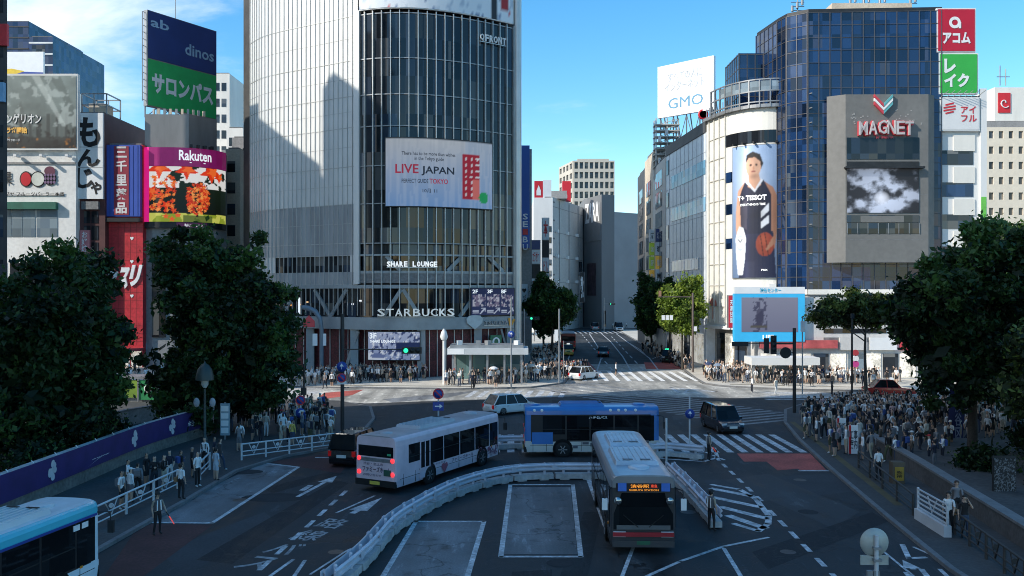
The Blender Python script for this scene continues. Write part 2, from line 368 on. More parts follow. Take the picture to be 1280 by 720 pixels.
redp = pm('red_paving', (.075, .026, .024), .85, var=.3, scale=.5, fine=8)
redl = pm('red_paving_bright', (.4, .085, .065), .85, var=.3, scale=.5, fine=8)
white = pm('road_paint', (.46, .47, .48), .75, var=.45, scale=1.6, fine=7)
kerbm = pm('kerb_stone', (.16, .16, .16), .8, var=.2, scale=1, fine=6)
yel = pm('yellow_tactile', (.11, .085, .04), .8, var=.25, scale=1)
def flat(name, pts, z, mat):
    pts = [(p[0], p[1]) for p in pts]; n = len(pts)
    if sum(pts[i][0] * pts[(i + 1) % n][1] - pts[(i + 1) % n][0] * pts[i][1] for i in range(n)) < 0: pts = pts[::-1]
    return struct(name, MB().add([(p[0], p[1], z) for p in pts], [tuple(range(n))]), mat)
struct('ground', MB().quad((-1500, -300, 0), (1500, -300, 0), (1500, 2600, 0), (-1500, 2600, 0)), asph)
def walk(name, pts, mat=pave, h=.13):
    n = len(pts); ar = sum(pts[i][0] * pts[(i + 1) % n][1] - pts[(i + 1) % n][0] * pts[i][1] for i in range(n))
    if ar < 0: pts = pts[::-1]
    struct(name, MB().prism(pts, -.1, h), mat)
    mb = MB(); rim = []; c = [V((p[0], p[1])) for p in pts]
    for i in range(n):                                         # kerb stones round the edge, slightly proud
        a, b, d = c[i - 1], c[i], c[(i + 1) % n]; t1 = (b - a).normalized(); t2 = (d - b).normalized()
        nn = (V((-t1.y, t1.x)) + V((-t2.y, t2.x))).normalized(); rim.append((b - nn * .03, b + nn * .2))
    for i in range(n):
        (o0, i0), (o1, i1) = rim[i], rim[(i + 1) % n]
        mb.add([(o0.x, o0.y, -.1), (o1.x, o1.y, -.1), (o1.x, o1.y, h + .01), (o0.x, o0.y, h + .01), (i0.x, i0.y, h + .01), (i1.x, i1.y, h + .01)], [(0, 1, 2, 3), (3, 2, 5, 4)])
    struct('kerb', mb, kerbm)
LP = [(-15.7, 15), (-15.6, 33), (-15.2, 41), (-15.0, 48), (-13.4, 52.5), (-11, 55.5), (-10.3, 60), (-10.6, 68), (-12, 75), (-15.5, 79), (-22, 80.5), (-60, 81), (-60, 15)]
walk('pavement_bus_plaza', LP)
palep = pm('pale_paving', (.54, .5, .43), .85, var=.2, scale=.4, fine=7, bump=.2)  # paving colour raised to stand in for strong sun on these pavements
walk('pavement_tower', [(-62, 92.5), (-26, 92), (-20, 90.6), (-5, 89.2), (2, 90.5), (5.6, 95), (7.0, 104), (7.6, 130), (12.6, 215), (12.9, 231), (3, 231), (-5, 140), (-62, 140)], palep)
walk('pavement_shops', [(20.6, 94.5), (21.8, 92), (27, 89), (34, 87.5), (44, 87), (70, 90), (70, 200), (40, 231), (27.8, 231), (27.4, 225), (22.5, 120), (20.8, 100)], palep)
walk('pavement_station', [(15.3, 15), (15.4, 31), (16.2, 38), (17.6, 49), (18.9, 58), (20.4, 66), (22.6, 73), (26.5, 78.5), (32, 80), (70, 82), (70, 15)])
walk('pavement_far_block', [(2, 245), (60, 245), (60, 300), (2, 300)])
def gp(*a): return [G(a[i], a[i + 1]) for i in range(0, len(a), 2)]
# the crossing is painted paler, its sunlight put into the asphalt colour
flat('crossing_surface', [(-60, 81.5), (-20, 81.2), (-13, 78), (-6, 80), (8, 84), (20, 82), (30, 82), (70, 83.5), (70, 89.6), (44, 86.9), (34, 87.4), (27, 88.9), (21.7, 91.9), (20.5, 94.5), (20.7, 100), (22.4, 121), (7.7, 121), (7.1, 104), (5.7, 95), (2, 90.4), (-5, 89.1), (-20, 90.5), (-26, 91.9), (-60, 92.3)], .0015, asphalt('sunlit_asphalt', (.36, .34, .3), .6))
# bus bays, red surfacing
flat('bus_bay_concrete_west', gp(168, 653, 265, 654, 373, 584, 330, 579, 232, 622), .004, conc)
flat('bus_bay_concrete_mid', gp(470, 735, 520, 652, 605, 652, 580, 735), .004, conc)
flat('bus_bay_concrete_east', gp(640, 609, 713, 609, 722, 693, 628, 693), .004, conc)
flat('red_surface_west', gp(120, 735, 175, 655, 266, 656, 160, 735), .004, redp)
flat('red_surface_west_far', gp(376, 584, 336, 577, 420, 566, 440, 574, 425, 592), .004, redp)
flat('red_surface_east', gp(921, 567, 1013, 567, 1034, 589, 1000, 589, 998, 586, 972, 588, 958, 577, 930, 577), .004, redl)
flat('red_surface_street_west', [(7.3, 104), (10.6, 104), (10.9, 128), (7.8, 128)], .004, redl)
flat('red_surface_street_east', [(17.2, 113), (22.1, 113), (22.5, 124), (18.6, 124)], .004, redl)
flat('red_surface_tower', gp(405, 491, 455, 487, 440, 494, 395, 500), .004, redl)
flat('concrete_crossing_patch', gp(478, 499, 600, 488, 560, 497, 490, 503), .004, conc)
ZM = .009
worn = pm('worn_paint', (.2, .205, .21), .75, var=.45, scale=.8, fine=5)
def marks(name, polys, mat=None):
    mb = MB()
    for p in polys:
        p = [(q[0], q[1]) for q in p]; n = len(p)
        if sum(p[i][0] * p[(i + 1) % n][1] - p[(i + 1) % n][0] * p[i][1] for i in range(n)) < 0: p = p[::-1]
        mb.add([(q[0], q[1], ZM) for q in p], [tuple(range(n))])
    return struct(name, mb, mat or white)
def stroke(pts, w=.15):
    out = []; pts = [V((p[0], p[1])) for p in pts]
    for a, b in zip(pts, pts[1:]):
        d = (b - a).normalized(); n = V((-d.y, d.x)) * w / 2; a = a - d * w * .3; b = b + d * w * .3
        out.append([a - n, b - n, b + n, a + n])
    return out
def dashes(a, b, on, off, w=.15):
    a, b = V(a[:2]), V(b[:2]); d = (b - a); L = d.length; d.normalize(); s = 0; out = []
    while s + on < L: out += stroke([a + d * s, a + d * (s + on)], w); s += on + off
    return out
marks('crosswalk_station', [[(x, 54), (x + .45, 54), (x + .45, 60.8), (x, 60.8)] for x in np.arange(-1.2, 18.6, .9)])
marks('crosswalk_street', [[(x, 97.5), (x + .5, 97.5), (x + .75, 109.5), (x + .25, 109.5)] for x in np.arange(7.8, 20.6, 1.25)], pm('bright_paint', (.8, .79, .76), .7, var=.2, scale=1.6, fine=7))  # stripe colour raised too, standing in for sun on the crossing
marks('crosswalk_far', [[(x, 212), (x + .5, 212), (x + .5, 226), (x, 226)] for x in np.arange(14, 27, 1.25)])
P0, P1 = V((4.2, 95)), V((20.8, 66)); dd = (P1 - P0).normalized(); nn = V((-dd.y, dd.x))
marks('crosswalk_diagonal', [[P0 + dd * s - nn * 4.2, P0 + dd * (s + .5) - nn * 4.2, P0 + dd * (s + .5) + nn * 4.2, P0 + dd * s + nn * 4.2] for s in np.arange(1, 32, 1.1)], worn)
marks('crosswalk_plaza', [[(-30, y), (-19, y), (-19, y + .5), (-30, y + .5)] for y in np.arange(82, 91, 1.05)])
marks('crosswalk_tower_corner', [[(x, 82.5), (x + .5, 82.5), (x + 1.2, 88), (x + .7, 88)] for x in np.arange(-4.5, 5, 1.1)])
marks('crosswalk_shops', [[(23 + y * .25, 80.2 + y), (23.5 + y * .25, 80.7 + y), (31, 80.9 + y), (30.5, 80.4 + y)] for y in np.arange(.4, 6.4, 1.1)])
ln = []
ln += stroke(gp(168, 653, 265, 654, 373, 584, 330, 579), .2) + stroke(gp(470, 735, 520, 652, 605, 652, 580, 735), .2)
ln += stroke(gp(638, 606, 716, 606, 726, 696, 626, 696, 638, 606), .2) + stroke(gp(736, 600, 759, 662), .25)
ln += stroke(gp(803, 723, 850, 702, 905, 683, 960, 672), .16) + stroke(gp(905, 686, 935, 735), .16) + stroke(gp(772, 735, 803, 655), .14)
ln += stroke(gp(421, 641, 468, 620), .13) + stroke(gp(338, 720, 366, 700), .14) + stroke(gp(368, 720, 381, 701), .14) + stroke(gp(388, 718, 436, 687), .1)
ln += stroke(gp(395, 572, 425, 572), .16) + stroke(gp(1000, 588.5, 1034, 588.5), .3)
ln += stroke(gp(1160, 735, 1105, 690), .1)
marks('lane_lines_terminal', ln)
marks('lane_dashes', dashes(G(300, 735), G(440, 607), 1.0, .9, .2) + dashes(G(895, 572), G(960, 634), .9, 1.1, .2) + dashes(G(962, 638), G(1062, 740), .9, .9, .2) + dashes(G(905, 575), G(870, 560), .5, .5, .2))
isl = [(x, y) for x, y in ((890, 606), (925, 612), (945, 624), (961, 645), (960, 655), (948, 664), (918, 655))]
isp = [G(*p) for p in isl]
hz = stroke(isp, .28)
for a, b in (((890, 611), (938, 620)), ((893, 622), (950, 634)), ((902, 634), (957, 648)), ((912, 645), (955, 660))): hz += stroke([G(*a), G(*b)], .42)
hz += stroke(gp(880, 577, 897, 572, 893, 560), .22) + stroke(gp(820, 573, 880, 577), .2)
marks('hatched_island', hz)
st = []
st += stroke([(10.6, 110), (13.4, 132), (15.6, 160), (18.6, 212)], .2) + stroke([(14.9, 110), (17, 135), (19.7, 175), (21.5, 212)], .2)
st += stroke([(18.4, 110), (20.6, 132), (24.9, 210)], .2) + dashes((12.7, 111), (16.6, 210), 5, 5, .2) + dashes((16.7, 112), (22.8, 205), 5, 5, .2)
st += stroke(gp(787, 429, 800, 437, 808, 445), .2) + stroke([(20.9, 131), (24.6, 140)], .2)
st += stroke([(8.3, 130), (11.5, 165)], .2) + stroke([(7.4, 111.5), (22, 110.8)], .45)
tri = [G(838, 484.5), G(850, 491), G(896, 489.5)]
st += stroke(tri + tri[:1], .4) + stroke([G(862, 486.5), G(856, 490)], .3)
marks('lane_lines_street', st)
def arrow(a, b, w=.22, hl=1.6, hw=.8):
    a, b = V(a[:2]), V(b[:2]); d = (b - a).normalized(); n = V((-d.y, d.x)); c = b - d * hl
    return [[a - n * w / 2, c - n * w / 2, c + n * w / 2, a + n * w / 2], [c - n * hw / 2, b, c + n * hw / 2]]
marks('lane_arrow', arrow(G(372, 621), G(421, 595)) + arrow(G(440, 642), G(478, 622), .3, 2.6, .9) + stroke([G(378, 613), G(388, 607)], .3))
marks('lane_arrow_station', stroke(gp(1128, 681, 1136, 698, 1157, 697), .2) + stroke(gp(1142, 684, 1160, 692), .12) + stroke(gp(1155, 682, 1178, 699), .14) + arrow(G(1142, 712), G(1128, 700), .2, 1, .6) + stroke(gp(1133, 716, 1142, 728), .2) + stroke(gp(1152, 712, 1165, 728), .2) + stroke(gp(1175, 712, 1190, 726), .16))
a = G(400, 672); d2 = (G(478, 622) - G(440, 642)).normalized(); up = d2; rt = V((d2.y, -d2.x, 0))
gnd = lambda o: (lambda x, y, z=0: o + rt * x + up * y + V((0, 0, ZM - .001)))
mb = MB()
for i, ch in enumerate('路線バス'):
    text(ch, gnd(G(405, 660) - up * (1.9 * i)), -.6, 0, 1.2, 1.5, white, bold=.01, lift=0, mb=mb)
struct('road_lettering', mb, pm('faded_paint', (.3, .305, .31), .75, var=.5, scale=1.5, fine=5))
flat('tactile_paving_station', [(17.4, 40), (17.8, 40), (21.2, 66), (20.8, 66)], .135, yel)
flat('tactile_paving_shops', [(23, 92.8), (40, 88.9), (40, 89.3), (23, 93.2)], .135, yel)
flat('tactile_paving_tower', [(-20, 92), (-4, 90.6), (-4, 91), (-20, 92.4)], .135, yel)
# manholes and patched strips in the asphalt
dark = pm('patched_asphalt', (.018, .019, .022), .9, var=.3, scale=.6, fine=9)
for i, (px, py, r) in enumerate(((344, 622, .9), (300, 590, .7), (930, 470, .6), (700, 704, .5), (560, 505, .5), (1010, 640, .45))):
    c = G(px, py); flat('manhole_cover' if i > 1 else 'asphalt_patch', [(c.x + r * math.cos(t) * (1.8 if i < 2 else 1), c.y + r * math.sin(t)) for t in np.arange(0, 2 * PI, PI / 8)], .0065, dark)
for pts in (gp(880, 600, 1080, 590, 1090, 612, 900, 632), gp(200, 690, 330, 640, 350, 655, 230, 720), gp(600, 505, 840, 500, 850, 504, 600, 511)):
    flat('asphalt_patch', pts, .002, pm('worn_asphalt', (.04, .043, .048), .85, var=.25, scale=.3, fine=9))

# resurfaced strips, utility cuts and wheel-polished lanes
for k, pts in enumerate((gp(700, 720, 730, 640, 752, 640, 735, 720), gp(905, 600, 960, 592, 1075, 640, 1040, 660), gp(940, 690, 1090, 640, 1110, 652, 960, 712), gp(245, 700, 420, 600, 436, 604, 290, 705), gp(560, 524, 650, 520, 655, 529, 560, 534), gp(330, 610, 420, 588, 430, 592, 340, 617), gp(690, 500, 860, 497, 862, 500, 690, 504), gp(840, 520, 1000, 512, 1000, 515, 842, 525), gp(640, 715, 690, 712, 690, 740, 636, 740))):
    flat('asphalt_patch', pts, .0027 + .0002 * k, asphalt('asphalt_cut_%d' % k, (.05, .052, .055) if k % 3 == 1 else (.017, .018, .02), .6))
for k, (px, py, r) in enumerate(((860, 640, .35), (1000, 600, .33), (930, 555, .33), (560, 560, .3), (420, 690, .3), (790, 508, .35), (680, 640, .3), (300, 625, .33), (985, 690, .3))):
    c = G(px, py); flat('manhole_cover', [(c.x + r * math.cos(t), c.y + r * math.sin(t)) for t in np.arange(0, 2 * PI, PI / 10)], .0068, pm('manhole_iron', (.06, .06, .058), .5, .4, var=.4, scale=4))
# ------------------------------------------------------------------ shared finishes
silver = pm('silver_cladding', (.7, .7, .68), .42, .25, var=.1, scale=.35, stretch=(1, 1, .25))
finm = pm('fin_metal', (.56, .56, .54), .4, .5, var=.15, scale=.5)
beamm = pm('beam_grey', (.3, .33, .34), .5, .2, var=.2, scale=.4)
louv = pm('louvre_grey', (.2, .2, .2), .6, .2, var=.3, scale=3)
gdark = glassmat('glass_dark', (.014, .016, .02), .05, (1, 1, 4.3), .8, .5, .7)
gmid = glassmat('glass_mid', (.05, .06, .07), .06, (1, 1, 2), .6)
gblue = glassmat('glass_blue', (.009, .028, .08), .05, (1.1, 1.1, 1.6), .7, .6, .22)
gpale = glassmat('glass_pale', (.2, .25, .28), .1, (1.2, 1.2, 1.2), .4)
gwin = glassmat('glass_window', (.03, .035, .042), .08, (1.3, 1.3, 1.3), .7)
cream = pm('cream_panel', (.78, .75, .68), .6, var=.1, scale=.3, stretch=(1, 1, .3))
whitep = pm('white_panel', (.72, .72, .7), .5, var=.08, scale=.3, stretch=(1, 1, .3))
beige = pm('beige_render', (.62, .52, .4), .75, var=.15, scale=.3, fine=4)
greyr = pm('grey_render', (.3, .29, .28), .8, var=.18, scale=.25, fine=3, stretch=(1, 1, .3))
darkr = pm('dark_render', (.06, .06, .062), .6, var=.3, scale=.4)
steel = pm('steel_grey', (.3, .31, .32), .45, .5, var=.2, scale=1)
dsteel = pm('dark_steel', (.03, .031, .033), .5, .3, var=.3, scale=1)
roofm = pm('roof_felt', (.16, .16, .155), .9, var=.25, scale=.5, fine=4)
redt = pm('red_tile', (.5, .03, .04), .4, var=.22, scale=.8, fine=3)
wred = pm('sign_red', (.6, .02, .03), .4, var=.08); wwhite = pm('sign_white', (.8, .8, .79), .45, var=.05); wblack = pm('sign_black', (.012, .012, .014), .5, var=.1)
wgreen = pm('sign_green', (.01, .28, .07), .4, var=.1, scale=.2); wblue = pm('sign_blue', (.02, .06, .3), .4, var=.1, scale=.2); wnavy = pm('sign_navy', (.015, .045, .18), .4, var=.15, scale=.2)
lit = pm('lit_white', (.85, .86, .84), .5, var=.03, emit=.75)
litred = pm('lit_red', (.5, .05, .07), .5, var=.05, emit=.12)
glow = pm('shop_glow', (.75, .7, .6), .4, var=.45, scale=.9, fine=5, emit=.45)
litgreen = pm('lit_green', (.03, .75, .35), .5, var=.02, emit=1.6)
purp = pm('sign_purple', (.3, .012, .13), .4, var=.1, emit=.35)
mag = pm('lit_magenta', (.85, .02, .25), .4, var=.05, emit=.55)

# ------------------------------------------------------------------ curved glass tower
TP = Path([(-33.4, 112.4), (-29.8, 108.3), (-21.8, 103.3), (-17.3, 100.6), (-13.6, 99.7), (-9.7, 100.1), (-4.7, 102.3), (.1, 105.7)], 4)
T = thing('glass_tower', 'tall curved glass tower with silver fins and a big video screen on its front', 'building', (-15, 115, 0))
uE = TP.s_at_px(447); uL = TP.L; pl = [TP.at(k * uL / 30, -1.2) for k in range(31)]
MB().prism([(p.x, p.y) for p in pl] + [(.9, 108), (1.1, 140), (-30, 140), (-36, 118)], 0, 54).build('core_wall', pm('core_dark', (.05, .047, .045), .8, var=.3), T)
MB().box(-30, 0, 116, 138, 54, 57).build('plant_room', greyr, T)
ZL = [0, 5.6, 7.0, 10.3, 10.8, 12.0, 12.3, 14.0, 15.5, 20.0, 24.3, 28.8, 32.4, 36.5, 41.6, 54]
def band(name, u0, u1, z0, z1, o0, o1, m): return TP.strip(MB(), u0, u1, z0, z1, o0, o1).build(name, m, T)
for a, b in zip(ZL[8:14], ZL[9:15]): band('glass_strip', uE, uL, a, b - .18, -.1, 0, gdark)
for a in ZL[8:15]: band('transom', uE + .01, uL, a - .12, a, -.1, .06, steel)
for z0, z1, m in ((7.0, 10.3, gdark), (12.3, 14, gdark), (14.2, 15.3, gmid)): band('glass_strip', uE if z0 > 12 else 0.3, uL, z0, z1, -.45, -.4, m)
band('louvre_band', uE, uL, 10.9, 12, -.1, .02, louv); band('transom', 0, uL, 10.3, 10.7, -.1, .12, beamm); band('transom', uE, uL, 12, 12.3, -.1, .1, beamm)
band('transom', uE, uL, 14, 14.2, -.1, .12, beamm); band('beam', 0, uL, 5.6, 7.0, -.6, .25, beamm)
# silver cladding of the west face
for a, b in ((10.7, 12.2), (14.1, 15.5), (15.5, 20), (20, 24.3), (24.3, 28.8), (28.8, 32.4), (32.4, 36.5), (36.5, 41.6), (41.6, 54)):
    band('cladding_panel', 0, uE - .02, a + .05, b, -.1, 0, silver if a > 19 else pm('cladding_grey', (.4, .41, .42), .35, .3, var=.25, scale=.6, stretch=(1, 1, .12))); band('transom', 0, uE - .02, a - .03, a + .05, -.1, .05, finm)
    if b - a > 2: band('transom', 0, uE - .02, (a + b) / 2, (a + b) / 2 + .04, -.1, .03, finm)
uw0, uw1 = TP.s_at_px(344), TP.s_at_px(438)
band('cladding_panel', 0, uw0, 12.2, 14.1, -.1, 0, silver); band('cladding_panel', uw1, uE, 12.2, 14.1, -.1, 0, silver); band('window', uw0, uw1, 12.2, 14.07, -.3, -.25, gwin)
band('pilaster', uE - .35, uE + .35, 10.8, 42, -.05, .3, silver)
ul_ = [k * uE / 27 for k in range(27)] + [uE + k * (uL - uE) / 19 for k in range(20)]
for u in ul_:
    mb = MB(); a = TP.at(u, .26 if u > uE else .1); b = TP.at(u, -.02)
    d = (a - b); c = (a + b) / 2
    mb.obox((c.x, c.y, (7.2 + (54 if u < uE else 41.8)) / 2), (.085 if u > uE else .06, d.length, (54 if u < uE else 41.8) - 7.2), math.atan2(d.y, d.x) - PI / 2)
    mb.build('fin', finm, T)
band('billboard_backing', uE + .3, uL, 42.0, 54, -.1, .15, whitep)
pc = Pic(70, 24, hexc('dfe4e8')); pc.put(pc.noise(26, 10, 3, 3) > .66, 'b9c4d0'); pc.put(pc.noise(30, 12, 9, 2) > .8, '6a7fa0'); pc.put(pc.noise(30, 12, 19, 2) > .83, 'c84a50')
pc.rect(.83, 0, .87, 1, '20242a'); pc.rect(.9, .1, .97, 1, 'a81c22')
pc.build('billboard_panel', TP.map(uE + .3, 42.1, .16), uL - uE - .4, 11.8, T)
# corner column and the blank flank behind it
e = TP.at(uL, 0); MB().lathe((e.x + .55, e.y + .35, 0), [(.5, 0), (.5, 54)], 14).build('corner_column', pm('corner_silver', (.55, .55, .53), .35, .4, var=.1, scale=.4), T)
# ground floor: columns, red shop interior, screens
for px in (385, 440, 528, 600, 642):
    p = TP.at(TP.s_at_px(px), -.5); MB().obox((p.x, p.y, 2.8), (.9, .9, 5.6)).build('column', beamm, T)
for px0, px1, z0, z1 in ((350, 372, 7, 10.2), (412, 392, 7, 10.2), (412, 432, 7, 10.2), (478, 502, 7, 10.2), (526, 504, 7, 10.2), (575, 600, 7, 10.2), (428, 446, .2, 5.4), (628, 646, 5.5, .6), (500, 482, 12.3, 14), (560, 578, 12.3, 14), (630, 612, 12.3, 14)):
    a = TP.at(TP.s_at_px(px0), -.2); b = TP.at(TP.s_at_px(px1), -.2); MB().beam((a.x, a.y, z0), (b.x, b.y, z1), .22, .42).build('brace', beamm, T)
band('shop_wall', .3, uL - .2, .1, 5.55, -1.1, -.95, pm('shop_red', (.09, .014, .018), .5, var=.6, scale=1.5, fine=6))
for px in range(362, 640, 11):
    u = TP.s_at_px(px); band('shopfront_post', u, u + .1, .1, 5.5, -.94, -.85, finm)
for k, (px, z, c) in enumerate(((372, 8.3, 'ffb060'), (350, 8.2, 'ffb060'), (360, 8.2, 'ffb060'), (380, 8.6, 'ffc890'), (437, 8.4, 'ffffff'), (447, 8.8, 'ffffff'))):
    u = TP.s_at_px(px); band('ceiling_lamp', u, u + .3, z, z + .18, -.39, -.3, pm('lamp_' + c, c, .5, emit=.7))
# seated customers seen through the first-floor glass are only tones: tables and stools behind the pane
TF = lambda off: TP.map(0, 0, off)
def su(px): return TP.s_at_px(px)
def screen(name, label, cat, px0, px1, z0, z1, off, pic, emit, grp=None):
    u0, u1 = su(px0), su(px1); c = TP.at((u0 + u1) / 2)
    t = thing(name, label, cat, (c.x, c.y - .5, z0), grp)
    TP.strip(MB(), u0 - .1, u1 + .1, z0 - .1, z1 + .1, off - .12, off).build('casing', dsteel, t)
    pic.build('display', TP.map(u0, z0, off), u1 - u0, z1 - z0, t, emit)
    return t, TP.map(u0, z0, off), u1 - u0, z1 - z0
pc = Pic(70, 44).grad('7fa9dd', 'c9cdd2'); pc.put(pc.U > .72, '8fb4dc', .35); pc.put((pc.noise(60, 2, 4, 1) > .55), 'ffffff', .12)
pc.rect(.685, .13, .868, .8, 'b3152f'); pc.rect(.79, .13, .868, .42, 'e8776e')
for i in range(2):
    for j in range(7): pc.ell(.725 + .055 * i, .2 + .088 * j, .012, .02, 'f2f4f6')
for j in range(4): pc.ell(.84, .47 + .088 * j, .02, .018, 'f2f4f6')
pc.ell(.905, .16, .05, .09, '18a860'); pc.rect(0, .985, 1, 1, '606870')
t, f, w, h = screen('video_screen', 'large pale blue video screen with a red block on the curved glass tower', 'screen', 483, 613, 19.6, 27.3, .42, pc, .42)
ink = pm('ink_dark', (.03, .035, .05), .6); inkr = pm('ink_red', (.6, .03, .06), .5, emit=.2)
text('There has to be more than wishes\nin the Tokyo guide', f, w * .14, h * .66, w * .48, h * .14, ink, t, bold=.01)
text('LIVE', f, w * .085, h * .48, w * .2, h * .135, inkr, t); text('JAPAN', f, w * .31, h * .45, w * .3, h * .14, ink, t)
text('PERFECT GUIDE', f, w * .14, h * .34, w * .23, h * .06, ink, t, bold=.01); text('TOKYO', f, w * .38, h * .335, w * .17, h * .075, inkr, t)
text('10月 11', f, w * .32, h * .2, w * .13, h * .06, ink, t, bold=.01)
pc = Pic(60, 24).grad('8fa0c8', 'aeb9d6'); pc.put(pc.noise(20, 8, 5) > .58, '3a4876'); pc.put(pc.noise(26, 10, 6) > .66, 'e6ebf5'); pc.rect(.55, .3, 1, .62, '1c2c5c'); pc.rect(.0, 0, .35, .25, 'dce4f2')
pc.ell(.2, .14, .16, .09, '6a7aa8')
t, f, w, h = screen('shop_screen', 'white and violet screen reading 3F above the tower entrance', 'screen', 461, 524, 2.2, 5.35, .1, pc, .5)
text('3F', f, w * .03, h * .76, w * .14, h * .2, lit, t); text('SHARE LOUNGE', f, w * .04, h * .62, w * .5, h * .09, lit, t, bold=.03)
pc = Pic(60, 36, hexc('2c3566'))
for k in range(3):
    a = k / 3; pc.rect(a + .01, .78, a + .32, 1, '1a2456'); pc.put((pc.U > a + .02) & (pc.U < a + .31) & (pc.V > .32) & (pc.V < .76) & (pc.noise(24, 10, 8 + k, 2) > .5), '8c7f9a'); pc.put((pc.U > a + .02) & (pc.U < a + .31) & (pc.V > .3) & (pc.V < .78) & (pc.noise(24, 10, 18 + k, 2) > .6), 'd8d4e0')
    for q in (.06, .14): pc.rect(a + .02, q, a + .16, q + .05, 'dfe6f8')
    pc.poly([(a + .17, .05), (a + .2, .05), (a + .29, .2), (a + .3, .12), (a + .32, .12), (a + .31, .28), (a + .22, .28), (a + .22, .24), (a + .27, .24)], 'dfe6f8')
t, f, w, h = screen('poster_screen', 'violet window screen of three posters with white arrows on the tower corner', 'screen', 587, 640, 7.2, 10.3, .36, pc, .35)
for k, q in enumerate(('2F', '3F', 'BF')): text(q, f, w * (k / 3 + .02), h * .82, w * .12, h * .14, lit, t)
# letters standing on the facade are signs of their own
def letters(label, s, px0, px1, z0, z1, off, mat, ext=.08, bold=.03, cat='sign', name='lettering_sign'):
    u0, u1 = su(px0), su(px1); c = TP.at((u0 + u1) / 2, off); t = thing(name, label, cat, (c.x, c.y, z0))
    w = u1 - u0; x = 0; adv = w / len(s)
    for i, ch in enumerate(s):
        if ch == ' ': continue
        cw = adv * (.82 if ch not in 'I1' else .25); text(ch, TP.map(u0, z0, off), i * adv + (adv - cw) / 2, 0, cw, z1 - z0, mat, t, 'letter', bold, ext)
    u = (u0 + u1) / 2; TP.strip(MB(), u0, u1, z0 - .12, z0 - .04, off - .1, off).build('rail', finm, t)
    return t
letters('large white capital letters of a coffee shop on the tower beam', 'STARBUCKS', 473, 567, 7.15, 8.0, .4, pm('letter_lit', (.62, .66, .64), .5, emit=.35), .08, .008)
letters('small white illuminated letters above the louvre band of the tower', 'SHARE LOUNGE', 484, 546, 12.75, 13.35, .4, lit, .05)
t = letters('small grey metal letters on the right end of the tower beam', 'TSUTAYA', 603, 632, 6.05, 6.5, .4, steel, .05)
u = su(591); f = TP.map(u, 5.55, .38); mb = MB(); pts = [(0, 0), (.95, .72), (1.05, 1.25), (.7, 1.6), (0, 1.68), (-.7, 1.6), (-1.05, 1.25), (-.95, .72)]
mb.add([f(x, y, .12) for x, y in pts] + [f(x, y, 0) for x, y in pts], [tuple(range(8))] + [(i + 8, (i + 8 + 1 - 8) % 8 + 8, (i + 1) % 8, i) for i in range(8)])
tag(mb.build('pin_emblem', pm('emblem_grey', (.5, .54, .53), .4), None), 'grey drop shaped emblem beside the small metal letters', 'sign')
u = su(637); f = TP.map(u, 5.9, .38); tag(MB().add([f(-.5, .9), f(-.3, 0), f(.1, 0), f(.6, .7), f(.3, .8), f(-.05, .35), f(-.2, .9)], [(0, 1, 2, 5, 6), (2, 3, 4, 5)]).build('tick_emblem', pm('emblem_orange', (.7, .3, .02), .4), None), 'small orange tick emblem at the corner of the tower beam', 'sign')
u = su(613); f = TP.map(u, 2.9, .0); t = thing('shop_sign', 'green square sign with a round white emblem above the tower entrance', 'sign', f(0, 0)); mb = MB(); panel(mb, f, 0, 0, 1.6, 1.9, -.1, .1); mb.build('panel', pm('emblem_green', (.01, .14, .07), .4), t)
mb = MB(); c = [f(.8 + .55 * math.cos(a), 1.1 + .55 * math.sin(a), .12) for a in np.arange(0, 2 * PI, PI / 10)]; mb.add(c, [tuple(range(20))]); mb.build('emblem', wwhite, t)
mb = MB(); c = [f(.8 + .3 * math.cos(a), 1.1 + .38 * math.sin(a), .14) for a in np.arange(0, 2 * PI, PI / 6)]; mb.add(c, [tuple(range(12))]); mb.build('emblem_core', pm('emblem_green', 0), t)
letters('faint small letters high on the tower glass', 'QFRONT', 598, 630, 39.2, 40.0, .4, whitep, .04)

# ------------------------------------------------------------------ street: west side behind the tower
def sign_stack(name, label, x0, x1, D, ypx, cols, txts=None):
    t = thing(name, label, 'sign', W(x0, ypx[-1], D)); f = plane(W(x0, HY, D), (1, 0, 0)); w = (x1 - x0) * D / F
    panel(MB(), f, -.1, zz(ypx[-1], D) - CZ, w + .2, (ypx[-1] - ypx[0]) * D / F, -.5, -.05).build('frame', steel, t)
    for i, c in enumerate(cols):
        a, b = zz(ypx[i + 1], D) - CZ, zz(ypx[i], D) - CZ; panel(MB(), f, 0, a + .05, w, b - a - .1, -.04, .1).build('panel', c, t)
        if txts and txts[i]: text(txts[i], f, w * .15, a + (b - a) * .15, w * .7, (b - a) * .7, wwhite if c is not wwhite else wred, t, lift=.13)
    return t
D = 141
t = thing('department_store_wing', 'blue fronted store wing just behind the glass tower', 'building', (3, 146, 0))
MB().box(-2, 3.2, 142, 165, 0, 33).build('wall', greyr, t)
mb = MB(); panel(mb, plane((xx(651, D), D, 0), (1, 0, 0)), 0, zz(310, D), xx(662, D) - xx(651, D), zz(182, D) - zz(310, D), -.9, .2); mb.build('panel', pm('store_blue', (.02, .1, .42), .45, var=.15, scale=.2, stretch=(1, 1, .4)), t)
f = plane((xx(651, D), D, 0), (1, 0, 0)); 
for i, ch in enumerate('SEIBU'): text(ch, f, .3, zz(266, D) - i * 1.22 - 1.1, .85, .95, wred if ch == 'I' else wwhite, t, lift=.24)
for k in range(8): panel(MB(), plane((3.22, 160, 0), (0, -1, 0)), 1, 3 + k * 3.6, 16, 1.6, 0, .05).build('window', gwin, t)
